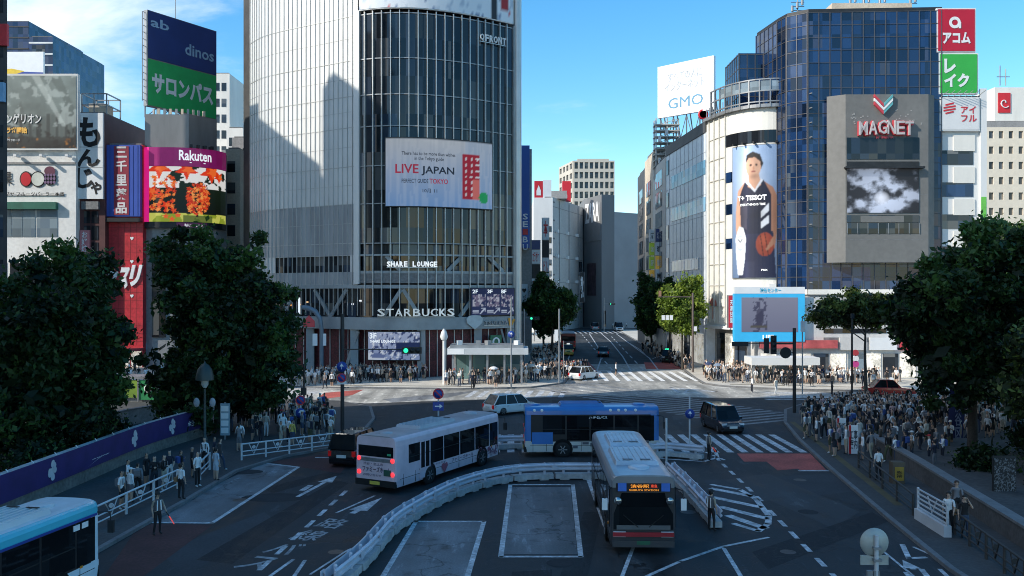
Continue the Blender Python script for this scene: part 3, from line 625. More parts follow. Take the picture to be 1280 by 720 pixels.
sign_stack('sign_tower', 'tall stack of blue white and green shop signs behind the tower', 664, 675, 150, [300, 312, 330, 348, 366, 384, 400], [wnavy, wwhite, dsteel, wwhite, wnavy, wwhite], ['', 'カラオケ', '', '居酒屋', '', '3F'])
sign_stack('sign_tower', 'slim stack of white and dark signs further up the street', 678, 686, 165, [272, 300, 322, 345, 370], [wwhite, dsteel, wwhite, wgreen], ['本', '', 'ビル', ''])
D = 128
t = thing('banner_sign', 'white vertical banner with black heart marks beside the tower corner', 'sign', W(652, 400, D)); f = plane(W(651, HY, D), (1, 0, 0)); w = 8.5 * D / F
panel(MB(), f, 0, zz(392, D) - CZ, w, 37 * D / F, -.2, .05).build('panel', wwhite, t); panel(MB(), f, w * .45, -CZ, .15, zz(392, D), -.2, -.05).build('pole', steel, t)
mb = MB(); yy = zz(363, D) - CZ; mb.add([f(w * .5 + x * .4, yy + y * .4, .08) for x, y in ((0, -.9), (.8, .1), (.7, .6), (.35, .75), (0, .45), (-.35, .75), (-.7, .6), (-.8, .1))], [(0, 1, 2, 3, 4), (0, 4, 5, 6, 7)])
mb.build('heart', wblack, t)
for k in range(3): text('◆' if False else 'O', f, w * .3, zz(373 + 6 * k, D) - CZ, w * .4, .35, ink, t, lift=.07)
def tower(name, label, x0, x1, ytop, D, depth, wall, extra=None, z0=0, yaw=0, cat='building'):
    X0, X1 = xx(x0, D), xx(x1, D); t = thing(name, label, cat, ((X0 + X1) / 2, D + depth / 2, 0)); z = zz(ytop, D)
    mb = MB().box(X0, X1, D, D + depth, 0, z); mb.build('wall', wall, t)
    MB().box(X0 + .3, X1 - .3, D + .3, D + depth - .3, z, z + .25).build('roof', roofm, t)
    return t, plane((X0, D, 0), (1, 0, 0)), X1 - X0, z
# white slab with red signs
t, f, w, z = tower('sign_building', 'white building with two red signs and small dark windows beyond the tower', 667, 691, 247, 214, 20, whitep)
for i in range(2):
    for j in range(9): panel(MB(), f, w * (.62 + .18 * i), 3 + j * 2.7, w * .13, 1.4, 0, .06).build('window', gwin, t)
t = thing('rooftop_sign', 'red and white rooftop sign on the white building beyond the tower', 'sign', W(680, 250, 214)); D = 214
f = plane(W(668, 258, D), (1, .12, 0)); panel(MB(), f, 0, 0, 2.1, 6.2, -.3, 0).build('panel', wred, t); panel(MB(), f, 2.1, -2.5, 2.1, 9, -.3, 0).build('panel_white', wwhite, t)
mb = MB(); mb.add([f(1.05 + x, 3.6 + y, .05) for x, y in ((0, 1.6), (.55, .2), (.55, -.9), (-.55, -.9), (-.55, .2))], [(0, 1, 2, 3, 4)][::-1]); mb.build('emblem', wwhite, t)
panel(MB(), f, .3, .7, 1.5, .6, 0, .05).build('lettering', wwhite, t)
# pale angled grey block
t = thing('grey_block', 'pale grey windowless block at the bend of the street', 'building', (16, 250, 0)); A, B, C = (xx(690, 222), 222), (xx(729, 250), 250), (xx(676, 240), 262)
MB().prism([A, B, (B[0], 290), (A[0] - 4, 290), (A[0] - 4, 224)], 0, zz(246, 222)).build('wall', pm('pale_grey_render', (.46, .45, .43), .8, var=.1, scale=.12, fine=2), t)
f = plane((A[0], A[1], 0), (B[0] - A[0], B[1] - A[1], 0)); MB().box(A[0] - 3, A[0] + 4, 226, 240, zz(246, 222), zz(246, 222) + 2).build('plant_room', greyr, t)
for j in range(7): panel(MB(), f, 24 if False else 1.2, 5 + j * 4.6, .9, .4, 0, .06).build('vent', darkr, t)
panel(MB(), f, 25, 14.5, 3.2, 4, 0, .1).build('window', gwin, t)
for k in range(3): panel(MB(), f, 6 + 9 * k, .5, .22, 33, 0, .2).build('drain_pipe', greyr, t)
for k in range(12): panel(MB(), f, 3.2 + (k % 3) * 9.3, 6 + (k // 3) * 6.4, 1.1, .8, 0, .6).build('condenser', whitep, t)
for k in range(5): panel(MB(), f, .1, 6 + k * 6.4, 29, .12, 0, .05).build('string_course', louv, t)
t = thing('rooftop_sign', 'red rooftop cube sign on the pale grey block', 'sign', W(709, 256, 240)); f = plane(W(703, 252, 240), (1, 0, 0)); panel(MB(), f, 0, 0, 2.3, 5.6, -2.3, 0).build('panel', wred, t); panel(MB(), f, .4, 1, .9, .9, 0, .05).build('lettering', wwhite, t); panel(MB(), f, .8, -3, .3, 3, -1, -.7).build('post', steel, t)
# fashion store block closing the view
t = thing('fashion_store', 'dark grey store block with white capitals at the end of the street', 'building', (28, 262, 0)); D = 238
P0_, P1_, P2_ = (xx(730, 250), 250), (xx(752, D), D), (xx(803, 246), 246); zt = zz(243, D)
MB().prism([P0_, P1_, (xx(768, D + 2), D + 2), (xx(768, D), 270), (P0_[0], 270)], 0, zt).build('wall', pm('store_grey', (.17, .175, .18), .7, var=.12, scale=.15, stretch=(1, 1, .2)), t)
MB().prism([(xx(768, D + 2), D + 2), P2_, (P2_[0], 285), (xx(768, D), 285)], 0, zz(264, D)).build('annexe_wall', pm('annexe_grey', (.3, .31, .32), .7, var=.1, scale=.15), t)
f = plane((P0_[0], P0_[1], 0), (P1_[0] - P0_[0], P1_[1] - P0_[1], 0)); L_ = (V(P1_) - V(P0_)).length
panel(MB(), f, .4, zz(300, D), L_ - .8, zz(252, D) - zz(300, D), 0, .15).build('sign_panel', pm('panel_silver', (.2, .2, .2), .5, var=.1), t)
text('ZARA', f, L_ * .1, zz(276, D), L_ * .8, 5.5, wwhite, t, lift=.2, bold=.03, shear=.0)
f2 = plane((P1_[0], P1_[1], 0), (P2_[0] - P1_[0], P2_[1] - P1_[1], 0))
panel(MB(), f2, 3.6, zz(350, D), 7, .35, 0, .1).build('ledge', whitep, t)
for k in range(14): panel(MB(), f2, .4 + k * .78, 6, .04, zz(264, D) - 7, 0, .03).build('panel_joint', darkr, t)
for k in range(9): panel(MB(), f2, .2, 7 + k * 2.6, 10.5, .04, 0, .028).build('panel_joint', darkr, t)
for k in range(5): panel(MB(), f2, .6 + k * 1.9, .6, 1.6, 4.4, 0, .12).build('shopfront', glow if k % 2 else gwin, t)
panel(MB(), f, L_ * .2, 9, L_ * .5, 9, 0, .12).build('poster', pm('poster_dark', (.07, .04, .05), .6, var=.8, scale=.5), t)
sign_stack('hanging_sign', 'black hanging sign with white strokes on the pale grey block', 725, 730, 236, [340, 378], [wblack], ['靴'])
# lattice office tower far behind
D = 400
t = thing('lattice_office_tower', 'distant concrete tower with a square lattice of windows', 'building', (40, 420, 0)); X0, X1 = xx(717, D), xx(768, D); zt = zz(201, D)
MB().prism([(X0 + .2, D + .8), (X1, D + .8), (X1, D + 30), (xx(700, D + 22), D + 22)], 0, zt - 1).build('core_wall', pm('tower_concrete_dark', (.25, .24, .22), .8), t)
tconc = pm('tower_concrete', (.5, .47, .41), .8, var=.08, scale=.1)
facade(t, plane((X0, D, 0), (1, 0, 0)), X1 - X0, 40, 8, 9, .75, 1.5, .8, tconc, gwin, 0, zt - 40, 'lattice_wall')
P_ = (xx(700, D + 22), D + 22); d_ = V((X0 - P_[0], D - P_[1])); 
facade(t, plane((P_[0], P_[1], 0), (d_.x, d_.y, 0)), d_.length, 40, 4, 9, 2.2, 1.9, .5, tconc, gwin, 0, zt - 40, 'lattice_wall')
MB().box(X0 + 2, X1 - 2, D + 4, D + 18, zt - 1, zt + 1.5).build('roof', tconc, t)

# ------------------------------------------------------------------ street: east side (long facade along X ~ 24.5)
MA, MBp = V((25.6, 116.2)), V((24.0, 137)); mL = (MA - MBp).length; mf = plane((MBp.x, MBp.y, 0), (MA.x - MBp.x, MA.y - MBp.y, 0)); zt = 31.0
t = thing('tiled_department_store', 'pale blue tiled department store with long window strips facing the street', 'building', (32, 127, 0))
tilej = pm('tile_joint_pale', (.42, .46, .5), .6)
tile = pm('pale_tile', (.7, .75, .8), .35, var=.1, scale=.5, fine=2.5)
MB().prism([(MBp.x, MBp.y), (MA.x, MA.y), (40, 118), (40, 137)], 0, zt).build('wall', tile, t)
MB().prism([(MBp.x - .1, MBp.y + .1), (MA.x - .1, MA.y), (MA.x + .4, MA.y), (MBp.x + .4, MBp.y + .1)], zt, zt + 1.5).build('parapet', darkr, t)
for k in range(11): panel(MB(), mf, k * mL / 10 - .03, 5.5, .06, zt - 5.5, 0, .03).build('tile_joint', tilej, t)
for k in range(9): panel(MB(), mf, .05, 6 + k * 2.8, mL - .1, .05, 0, .028).build('tile_joint', tilej, t)
def mstrip(z, h, a, b, n):
    for k in range(n): panel(MB(), mf, mL * a + k * mL * (b - a) / n, z, mL * (b - a) / n - .12, h, 0, .06).build('window', glassmat('glass_sky', (.1, .24, .36), .1, (1.2, 1.2, 1.2), .5), t)  # sky reflection is put into the blue of the panes
mstrip(25.5, 1.9, .15, 1, 9); mstrip(20.6, 1.9, .15, 1, 9); mstrip(13, 1.6, .18, .85, 8)
panel(MB(), mf, mL * .2, 5.2, mL * .65, 6, 0, .1).build('entrance_frame', dsteel, t)
for k in range(4): panel(MB(), mf, mL * .23 + k * 3.1, 5.4, 2.9, 5.4, .1, .16).build('entrance_glass', gmid, t)
for k in range(5): panel(MB(), mf, .3, 8 + 5 * k, 1.3, 2.2, 0, .08).build('window', gwin, t)
for k in range(6): panel(MB(), mf, 1 + k * 3.2, .3, 2.8, 4, 0, .12).build('shopfront', glow if k % 3 else gwin, t)
# narrow buildings further up
for (x0, D0, x1, D1, zt_, wm, lab, nm) in ((832, 137.2, 816, 152, 31, pm('pale_cream', (.6, .56, .5), .6, var=.1), 'narrow cream building with a tall glazed bay beside the tiled store', 'narrow_shop_building'), (816, 152.3, 806, 163, 34, beige, 'narrow sandy orange building in the row up the street', 'narrow_shop_building'), (806, 163.3, 797, 178, 33, darkr, 'narrow dark building with stacked lit signs up the street', 'narrow_shop_building')):
    a, b = V((xx(x1, D1), D1)), V((xx(x0, D0), D0)); t = thing(nm, lab, 'building', (b.x, b.y, 0)); MB().prism([(a.x, a.y), (b.x, b.y), (b.x + 14, b.y), (a.x + 14, a.y)], 0, zt_).build('wall', wm, t)
    f = plane((a.x, a.y, 0), (b.x - a.x, b.y - a.y, 0)); w = (b - a).length
    for j in range(8): panel(MB(), f, w * .25, 4 + j * 3.3, w * .5, 2.5, 0, .08).build('window', gmid if j % 2 else gwin, t)
    MB().box(a.x + .5, a.x + 8, b.y, a.y, zt_, zt_ + 1).build('roof', roofm, t)
sgc = [pm('sig_green', (.25, .4, .04), .5, emit=.2), pm('sig_yellow', (.6, .38, .06), .5, emit=.2), pm('sig_orange', (.5, .14, .03), .5, emit=.2), wwhite, wnavy]
for k, (px, D, cols_, lab) in enumerate(((812, 150, (wwhite, sgc[0], sgc[0], sgc[1], sgc[2]), 'column of green and orange sign boxes on the narrow buildings'), (820, 144, (sgc[4], wwhite, sgc[1], wwhite, sgc[2]), 'column of white and dark sign boxes beside the tiled store'))):
    t = thing('sign_column', lab, 'sign', W(px, 380, D)); f = plane(W(px, HY, D), (1, 0, 0))
    for i, c in enumerate(cols_): panel(MB(), f, 0, zz(285 + 17 * (i + 1), D) - CZ, .85, 2.1, -.9, 0).build('panel', c, t); text('酒珈服鞄食'[i], f, .15, zz(285 + 17 * (i + 1), D) - CZ + .5, .55, 1.0, wblack if c is wwhite else wwhite, t)
    panel(MB(), f, -.12, zz(370, D) - CZ, .1, 85 * D / F, -.6, -.5).build('frame', steel, t)
# GMO board on its lattice
D0, D1 = 150, 142.5; a, b = V((xx(822, D0), D0)), V((xx(892, D1), D1)); f = plane((a.x, a.y, 0), (b.x - a.x, b.y - a.y, 0)); w = (b - a).length; z0 = zz(148, D0); z1 = zz(84, D0)
t = thing('roof_billboard', 'white rooftop billboard with pale blue capitals above the tiled store', 'billboard', (a.x, a.y, 31)); mb = MB(); panel(mb, f, 0, z0, w, z1 - z0, -.6, 0); mb.build('panel', pm('board_white', (.85, .86, .87), .5, var=.03), t)
text('すべての人に\nインターネット', f, w * .14, z0 + (z1 - z0) * .48, w * .7, (z1 - z0) * .36, pm('board_grey', (.45, .5, .55), .5), t, bold=.0)
text('GMO', f, w * .2, z0 + (z1 - z0) * .14, w * .62, (z1 - z0) * .2, pm('board_blue', (.12, .33, .5), .5), t, bold=.0)
mb = MB()
for x in np.linspace(.3, w - .3, 5):
    p = f(x, 31, -.5); q = f(x, z0, -.5); mb.beam(p, q, .2, .2); p2 = f(x, 31, -4); mb.beam(p2, f(x, z0 + 4, -.6), .18, .18)
for x0, x1 in zip(np.linspace(.3, w - .3, 5), np.linspace(.3, w - .3, 5)[1:]): mb.beam(f(x0, 31, -.5), f(x1, z0, -.5), .12, .12); mb.beam(f(x1, 31, -.5), f(x0, z0, -.5), .12, .12)
mb.build('support_frame', steel, t)
t = thing('roof_mast', 'cream lattice mast with platforms below the white billboard', 'mast', (26.2, 149, 31)); mb = MB()
x0, x1, y0, y1 = xx(820, 148), xx(848, 148), 148, 150
for x in (x0, (x0 + x1) / 2, x1):
    for y in (y0, y1): mb.beam((x, y, 29), (x, y, zz(148, 148)), .2, .2)
for k in range(8):
    z = 31 + k; mb.box(x0 - .2, x1 + .2, y0 - .25, y1 + .2, z, z + .14); mb.beam((x0, y0 - .1, z), (x1, y0 - .1, z + 1), .1, .1)
mb.build('lattice', pm('mast_cream', (.5, .47, .42), .6), t)
for k in range(5): MB().lathe((x0 + .5 + (k % 3) * 1.2, y0 - .5, 31.5 + k * 1.2), [(.25, 0), (.25, .9)], 8).build('antenna', whitep, t)
t = thing('ring_sign', 'small round red sign under the white billboard', 'sign', W(879, 143, 144)); mb = MB(); c = W(879, 143, 144); mb.lathe(c, [(.6, -.1), (.85, -.1), (.85, .1), (.6, .1), (.6, -.1)], 18, 0, 'Y'); mb.build('ring', wred, t); mb = MB(); mb.beam((c.x, c.y, 31), (c.x, c.y, c.z - .8), .12, .12); mb.build('post', steel, t)

# ------------------------------------------------------------------ cream corner tower with athlete poster
CP = Path([(25.7, 116.1), (26.6, 112.2), (27.6, 109.6), (29.2, 107.7), (31.2, 106.8), (33.0, 106.8), (34.4, 107.9)], 5)
t = thing('cream_corner_tower', 'cream corner tower with a rounded front and roof terrace', 'building', (31, 112, 0)); zt = 32.3
pl = [CP.at(k * CP.L / 24) for k in range(25)]; MB().prism([(p.x, p.y) for p in pl] + [(35, 118), (25.8, 118)], 5.2, zt).build('wall', cream, t)
MB().prism([(p.x, p.y) for p in [CP.at(k * CP.L / 24, -1.2) for k in range(25)]] + [(35, 118), (27, 118)], 0, 5.2).build('ground_floor_wall', greyr, t)
def cs(px): return CP.s_at_px(px)
def cband(name, u0, u1, z0, z1, o0, o1, m): return CP.strip(MB(), u0, u1, z0, z1, o0, o1, step=.5).build(name, m, t)
for k in range(4): u = cs(887) + k * (cs(907) - cs(887)) / 3; cband('rib', u, u + .14, 6, zt, 0, .18, pm('rib_cream', (.55, .53, .48), .6))
for k in range(9): cband('rib_band', cs(887), cs(907), 8 + k * 2.7, 8.1 + k * 2.7, 0, .1, MATS['rib_cream'])
cband('window', cs(908), CP.L - .1, 28.1, 29.6, 0, .06, gdark)
for y in (222, 262, 305): z = zz(y + 6, 110); cband('window', cs(907), cs(915.5), z, z + 1.3, 0, .05, gblue)
cband('cornice', 0, CP.L, 5.2, 5.6, 0, .3, whitep); cband('cornice', 0, CP.L, zt, zt + .4, -.3, .5, steel)
for k in range(7): u = cs(921) + k * 1.5; cband('downlight', u, u + .35, 9.9, 10.25, 0, .5, dsteel)
for u in (cs(961), cs(972)): cband('condenser', u, u + .75, 9.9, 10.9, .02, .5, whitep)
# roof terrace: glass balustrade ring, posts, rails
for z in (32.9, 34.2, 35.6): cband('terrace_rail', cs(893), CP.L, z, z + .14, .45, .62, steel)
for k in range(12): u = cs(893) + k * (CP.L - cs(893)) / 11.1; cband('terrace_post', u, u + .14, zt, 35.7, .4, .6, steel)
cband('terrace_glass', cs(905), CP.L - 1.3, 34.3, 35.5, .48, .5, gpale); 
for k in range(7): p = CP.at(cs(885) + k * .9, .2); MB().tube([(p.x, p.y, zt), (p.x, p.y, zt + 1.6)], .06, 6).build('roof_post', steel, t)
mb = MB(); c = CP.at(cs(889), -.0); f = plane((26.15, 114.2, 0), (.35, -1.6, 0)); mb.add([f(0 + 1.15 * math.cos(a), 8 + 1.15 * math.sin(a), .08) for a in np.arange(0, PI + .1, PI / 10)], [tuple(range(11))]); panel(mb, f, -.12, 6.4, .24, 1.6, .02, .09); mb.build('tree_emblem', pm('emblem_coral', (.6, .2, .15), .5), t)
for k in range(5): cband('shopfront', 1 + k * 2.4, 3.1 + k * 2.4, .3, 4.6, -1.1, -.95, glow if k % 2 else gwin)
# poster
u0, u1 = cs(917), cs(976); z0, z1 = zz(347, 107.5), zz(182, 107.5); w, h = u1 - u0, z1 - z0
t = thing('poster_banner', 'tall curved poster of a basketball player and a white watch on the cream tower', 'poster', CP.map(u0, z0, .3)(w / 2, 0))
CP.strip(MB(), u0 - .08, u1 + .08, z0 - .1, z1 + .1, .08, .16, step=.4).build('backing', steel, t)
pc = Pic(96, 220).grad('5f7390', '8fa9cc'); pc.c = pc.c * (1.25 - .5 * np.abs(pc.U - .35)[..., None]); pc.put(np.exp(-((pc.U - .4) / .25) ** 2 - ((pc.V - .72) / .2) ** 2), 'dfe6f0', .7)
sk, sk2, nv = 'c99a80', 'a6775f', '171c33'
pc.poly([(.1, .2), (.09, .5), (.14, .66), (.3, .73), (.24, .45), (.2, .2)], sk); pc.poly([(.86, .18), (.93, .4), (.93, .6), (.84, .68), (.66, .73), (.76, .45), (.8, .26)], sk2)   # arms
pc.poly([(.16, .0), (.2, .35), (.84, .35), (.9, 0)], '1f2440')
pc.poly([(.22, .33), (.18, .62), (.3, .73), (.42, .68), (.56, .69), (.66, .74), (.8, .63), (.8, .33)], nv); pc.poly([(.2, .56), (.2, .4), (.34, .36), (.36, .6)], '4a4550', .5)
pc.poly([(.36, .69), (.38, .78), (.58, .78), (.62, .7), (.5, .66)], sk); pc.poly([(.3, .735), (.34, .745), (.5, .665), (.62, .745), (.66, .735), (.5, .645)], 'd8dbe2')
pc.ell(.47, .845, .15, .09, sk); pc.ell(.52, .84, .1, .07, 'd8ab90', .6, .6); pc.poly([(.32, .87), (.33, .93), (.46, .955), (.6, .93), (.66, .86), (.62, .82), (.6, .875), (.5, .91), (.38, .905)], '1c1717')
pc.ell(.42, .852, .025, .008, '3a2620'); pc.ell(.53, .852, .025, .008, '3a2620'); pc.ell(.475, .803, .045, .007, '8d4e46'); pc.ell(.475, .828, .02, .014, 'b98468')
pc.poly([(.62, .5), (.76, .56), (.76, .5), (.62, .45)], 'dfe3ea'); pc.poly([(.62, .42), (.76, .47), (.76, .41), (.62, .37)], 'dfe3ea')
pc.ell(.69, .25, .17, .09, '96402c'); pc.ell(.66, .28, .09, .05, 'b4583c', .6, .8)
for o in (-.06, .03): pc.put((np.abs(pc.U - .69 - o + (pc.V - .25) * .4) < .008) & (((pc.U - .69) / .17) ** 2 + ((pc.V - .25) / .09) ** 2 < 1), '3c1a14')
for k in range(4): pc.poly([(.72 + .03 * k, .2 + .02 * k), (.86, .25 + .018 * k), (.86, .265 + .018 * k), (.7 + .03 * k, .218 + .02 * k)], sk2)
pc.poly([(.1, .15), (.08, .3), (.17, .39), (.26, .38), (.32, .3), (.3, .15), (.25, .02), (.14, .02)], 'e6eaef'); pc.ell(.2, .265, .1, .06, 'b9c4d2'); pc.ell(.2, .265, .075, .045, 'e9edf2')
pc.poly([(.2, .265), (.14, .29), (.15, .297), (.21, .27)], '30343c'); pc.poly([(.2, .265), (.25, .29), (.24, .3), (.195, .272)], '30343c'); pc.put((pc.U < .5) & (pc.V < .12) & (pc.U > .3), '2a2f48', .6)
pc.blur(2); sh = np.clip(1.12 - .55 * np.clip(pc.U - .3, 0, 1), .6, 1.15) * (.92 + .16 * pc.noise(9, 20, 61, 4)); inb = np.exp(-((pc.U - .5) / .42) ** 4); pc.c *= (1 - inb * .9 + inb * .9 * sh)[..., None]
for cx_, cy_, rx_, ry_, am in ((.53, .845, .05, .07, -.25), (.42, .86, .06, .03, .12), (.36, .6, .09, .12, .1), (.6, .55, .1, .2, -.25), (.5, .47, .3, .03, -.2), (.88, .45, .05, .2, -.3), (.13, .45, .04, .2, .15), (.48, .765, .1, .02, -.35), (.5, .2, .3, .1, -.2)): pc.c *= (1 + am * np.exp(-((pc.U - cx_) / rx_) ** 2 - ((pc.V - cy_) / ry_) ** 2))[..., None]
pc.c = np.clip(pc.c * (1 + .55 * np.exp(-((pc.U - .33) / .07) ** 2))[..., None], 0, 1.2)  # overexposed sun glow painted into the sheet as a bright vertical band
pf = CP.map(u0, z0, .17); pc.build('printed_sheet', pf, w, h, t)
text('T+ TISSOT', pf, w * .14, h * .585, w * .58, h * .04, lit, t, bold=.04); text('EVERYTHING IS TIME', pf, w * .2, h * .545, w * .5, h * .018, lit, t); text('PRX', pf, w * .62, h * .05, w * .12, h * .014, lit, t)
for k in range(5): u = u0 + .5 + k * w / 5; CP.strip(MB(), u, u + .15, z1 + .15, z1 + .4, .1, .8, step=.3).build('spotlight', dsteel, t)

# ------------------------------------------------------------------ blue glass department store
ZT = 42.6
MP = Path([(31.2, 112.5), (32.1, 106.5), (32.6, 104.6), (34.6, 103.0), (49.9, 102.2)])
t = thing('blue_glass_store', 'dark blue glass department store with a grey screen panel on its front', 'building', (41, 112, 0))
MB().prism([(p.x + .25, p.y + .35) for p in MP.p] + [(49.9, 124)], 0, ZT).build('core_wall', darkr, t)
def mband(name, u0, u1, z0, z1, o0, o1, m, par=None): return MP.strip(MB(), u0, u1, z0, z1, o0, o1, step=50).build(name, m, par or t)
for i in range(4):
    u0, u1 = MP.c[i] + .01, MP.c[i + 1] - .01; n = max(1, round((u1 - u0) / 1.25)); f = plane((MP.p[i].x, MP.p[i].y, 0), (MP.p[i + 1].x - MP.p[i].x, MP.p[i + 1].y - MP.p[i].y, 0)); w = MP.c[i + 1] - MP.c[i]
    zb = 10.2
    for k in range(11): a = zb + k * (ZT - zb) / 11; panel(MB(), f, 0, a, w, (ZT - zb) / 11 - .06, -.1, 0).build('glass_strip', gblue, t)
    for k in range(n + 1): panel(MB(), f, min(max(k * w / n - .04, 0), w - .08), zb, .08, ZT - zb, 0, .08).build('mullion', pm('mullion_bronze', (.1, .1, .11), .5, .3), t)
    for k in range(23): panel(MB(), f, 0, zb + k * (ZT - zb) / 22 - .05, w, .05, 0, .06).build('transom', MATS['mullion_bronze'], t)
    panel(MB(), f, 0, 5, w, zb - 5, -.3, -.05).build('lower_wall', greyr, t)
    panel(MB(), f, 0, zb - .6, w, .6, -.05, .15).build('ledge', cream, t)
    for k in range(3): panel(MB(), f, 0.1, 5.4 + k * 1.4, w - .2, .7, -.05, 0).build('louvre', gdark, t)
MB().prism([(p.x + .2, p.y + .3) for p in MP.p] + [(49.9, 124)], ZT, ZT + .5).build('parapet', dsteel, t)
MB().box(38, 47.5, 104.5, 110, ZT + .5, ZT + 1.6).build('plant_room', beige, t)
MB().box(28.4, 33.5, 110.2, 117, 32.6, 39.8).build('side_wing', gblue, t); MB().box(31.2, 49.9, 124.1, 126, 0, ZT).build('rear_wall', darkr, t)
for q_, n_ in ((plane((28.4, 110.2, 32.6), (1, 0, 0)), 5), (plane((28.4, 117, 32.6), (0, -1, 0)), 6)):
    for k in range(n_ + 1): panel(MB(), q_, k * (5 if n_ == 5 else 6.8) / n_, 0, .08, 7.2, 0, .06).build('mullion', MATS['mullion_bronze'], t)
    for k in range(5): panel(MB(), q_, 0, k * 1.75, 5.1 if n_ == 5 else 6.8, .08, 0, .05).build('transom', MATS['mullion_bronze'], t)
for (px, top, D) in ((997, -6, 106), (1063, -12, 105), (1080, -8, 105), (1138, -5, 105), (1100, -2, 105)):
    p = W(px, 12, D); mb = MB().tube([(p.x, p.y, ZT), (p.x, p.y, zz(top, D))], .07, 6)
    for k in range(3): mb.tube([(p.x - .8, p.y, ZT + 1.2 + .5 * k), (p.x + .8, p.y, ZT + 1.2 + .5 * k)], .05, 5); mb.lathe((p.x - .7 + .6 * k, p.y - .2, ZT + 1 + .4 * k), [(.16, 0), (.16, .7)], 7)
    tag(mb.build('antenna_mast', steel), 'slender antenna mast with side arms on the blue glass store roof', 'antenna', 'antenna masts on the blue glass store')
# brackets in the gap between tower and store
for k in range(14): z = 11 + k * 1.7; MB().beam((33.5, 106.4, z), (35.0, 102.6, z), .1, .12).build('bracket', steel, t)
MB().box(33.1, 33.6, 105.6, 107.5, 5, 33).build('recess_wall', darkr, t)
# screen panel
D = 101.2; x0, x1, x2 = xx(1035, 102), xx(1057, D), xx(1160, D); zb, zt = zz(328, D), zz(118, D)
S = thing('video_wall', 'grey projecting panel with a cloud video screen on the blue glass store', 'screen', ((x1 + x2) / 2, D, zb))
gp1 = pm('panel_grey', (.17, .167, .157), .6, var=.1, scale=.3, fine=2, stretch=(1, 1, .4))
pl_ = [(x0, 102.4), (x1, D), (x2, D - .1), (x2 + 1, D + .6), (x2 + 1, 102.2)]; MB().prism(pl_, zb, zt, bottom=True).build('panel', gp1, S)
f = plane((x1, D, 0), (1, -.01, 0)); w = x2 - x1
for z in np.arange(zb + 2.6, zt - 5, 2.6): panel(MB(), f, .02, z, w - .04, .04, 0, .015).build('panel_joint', louv, S)
for (a, b, m) in ((199, 172, gdark), (209, 202, dsteel), (278, 269, gdark), (292, 279, gdark)): panel(MB(), f, w * .015, zz(a, D), w * .87, zz(b, D) - zz(a, D), 0, .06).build('dark_band', m, S)
for k in range(8): panel(MB(), f, w * .015 + k * w * .87 / 7, zz(292, D), .07, 13 * D / F, .06, .1).build('band_post', steel, S)
panel(MB(), f, w * .18, zz(278, D), w * .52, 8 * D / F, .06, .09).build('band_panel', gp1, S); panel(MB(), f, -.2, zz(211, D), w * .95, .2, 0, .7).build('canopy', dsteel, S)
pc = Pic(120, 84); n1_ = pc.noise(5, 4, 31, 6); rad_ = np.hypot((pc.U - .48) / .42, (pc.V - .32) / .5); t_ = np.clip((n1_ - .4 + .1 * (1 - rad_)) * 4.2, 0, 1) ** 1.7; pc.grad('39393c', 'dde7f5', t_); pc.ell(.48, .32, .12, .17, 'f6faff', .9, 1); pc.c *= np.clip(1.25 - .45 * rad_, .35, 1.2)[..., None]; pc.c *= np.array([.95, .98, 1.08])
pc.build('display', f, w * .87, zz(210, D) - zz(266, D), S, .55, w * .015, zz(266, D), .09)
# letters and emblem
t = thing('lettering_sign', 'red and white slanted letters under a striped arrow emblem on the grey panel', 'sign', f(w / 2, zz(170, D), 0)); lx = [1072, 1084, 1096, 1107, 1118, 1129]
for ch, px in zip('MAGNET', lx): text(ch, f, xx(px, D) - x1, zz(168, D) - abs(px - 1100) * .006, .95, 1.55, pm('letter_cream', (.5, .46, .45), .5), t, 'letter', .01, .15, lift=.35); text(ch, f, xx(px, D) - x1 - .06, zz(168, D) - abs(px - 1100) * .006 - .05, 1.07, 1.67, litred, t, 'letter_edge', .06, .12, lift=.2)
text('BY SHIBUYA', f, xx(1094, D) - x1, zz(173.5, D), 2, .3, litred, t, lift=.2); cx = xx(1103, D) - x1
for sgn, c in ((-1, litred), (1, pm('emblem_teal', (.12, .4, .42), .4))):
    for k in range(3):
        mb = MB(); zc = zz(133, D) + .42 * k - .4; a = [(0, zc - .55), (sgn * 1.05, zc + .55), (sgn * 1.05, zc + .88), (0, zc - .22)]
        if sgn < 0: a = a[::-1]
        mb.add([f(cx + x, z, .35 + .01 * k) for x, z in a] + [f(cx + x, z, .05) for x, z in a], [(0, 1, 2, 3), (4, 5, 1, 0), (5, 6, 2, 1), (6, 7, 3, 2), (7, 4, 0, 3)]); mb.build('emblem_stripe', c if k != 1 else wwhite, t)
mb = MB()
for k in range(46):
    x, z = random.uniform(.4, w - .7), random.uniform(zz(157, D), zz(138, D))
    if abs(x - cx) > 1.3: panel(mb, f, x, z, .16, .12, 0, .03)
mb.build('dot_pattern', pm('panel_light', (.34, .33, .31), .5), S)
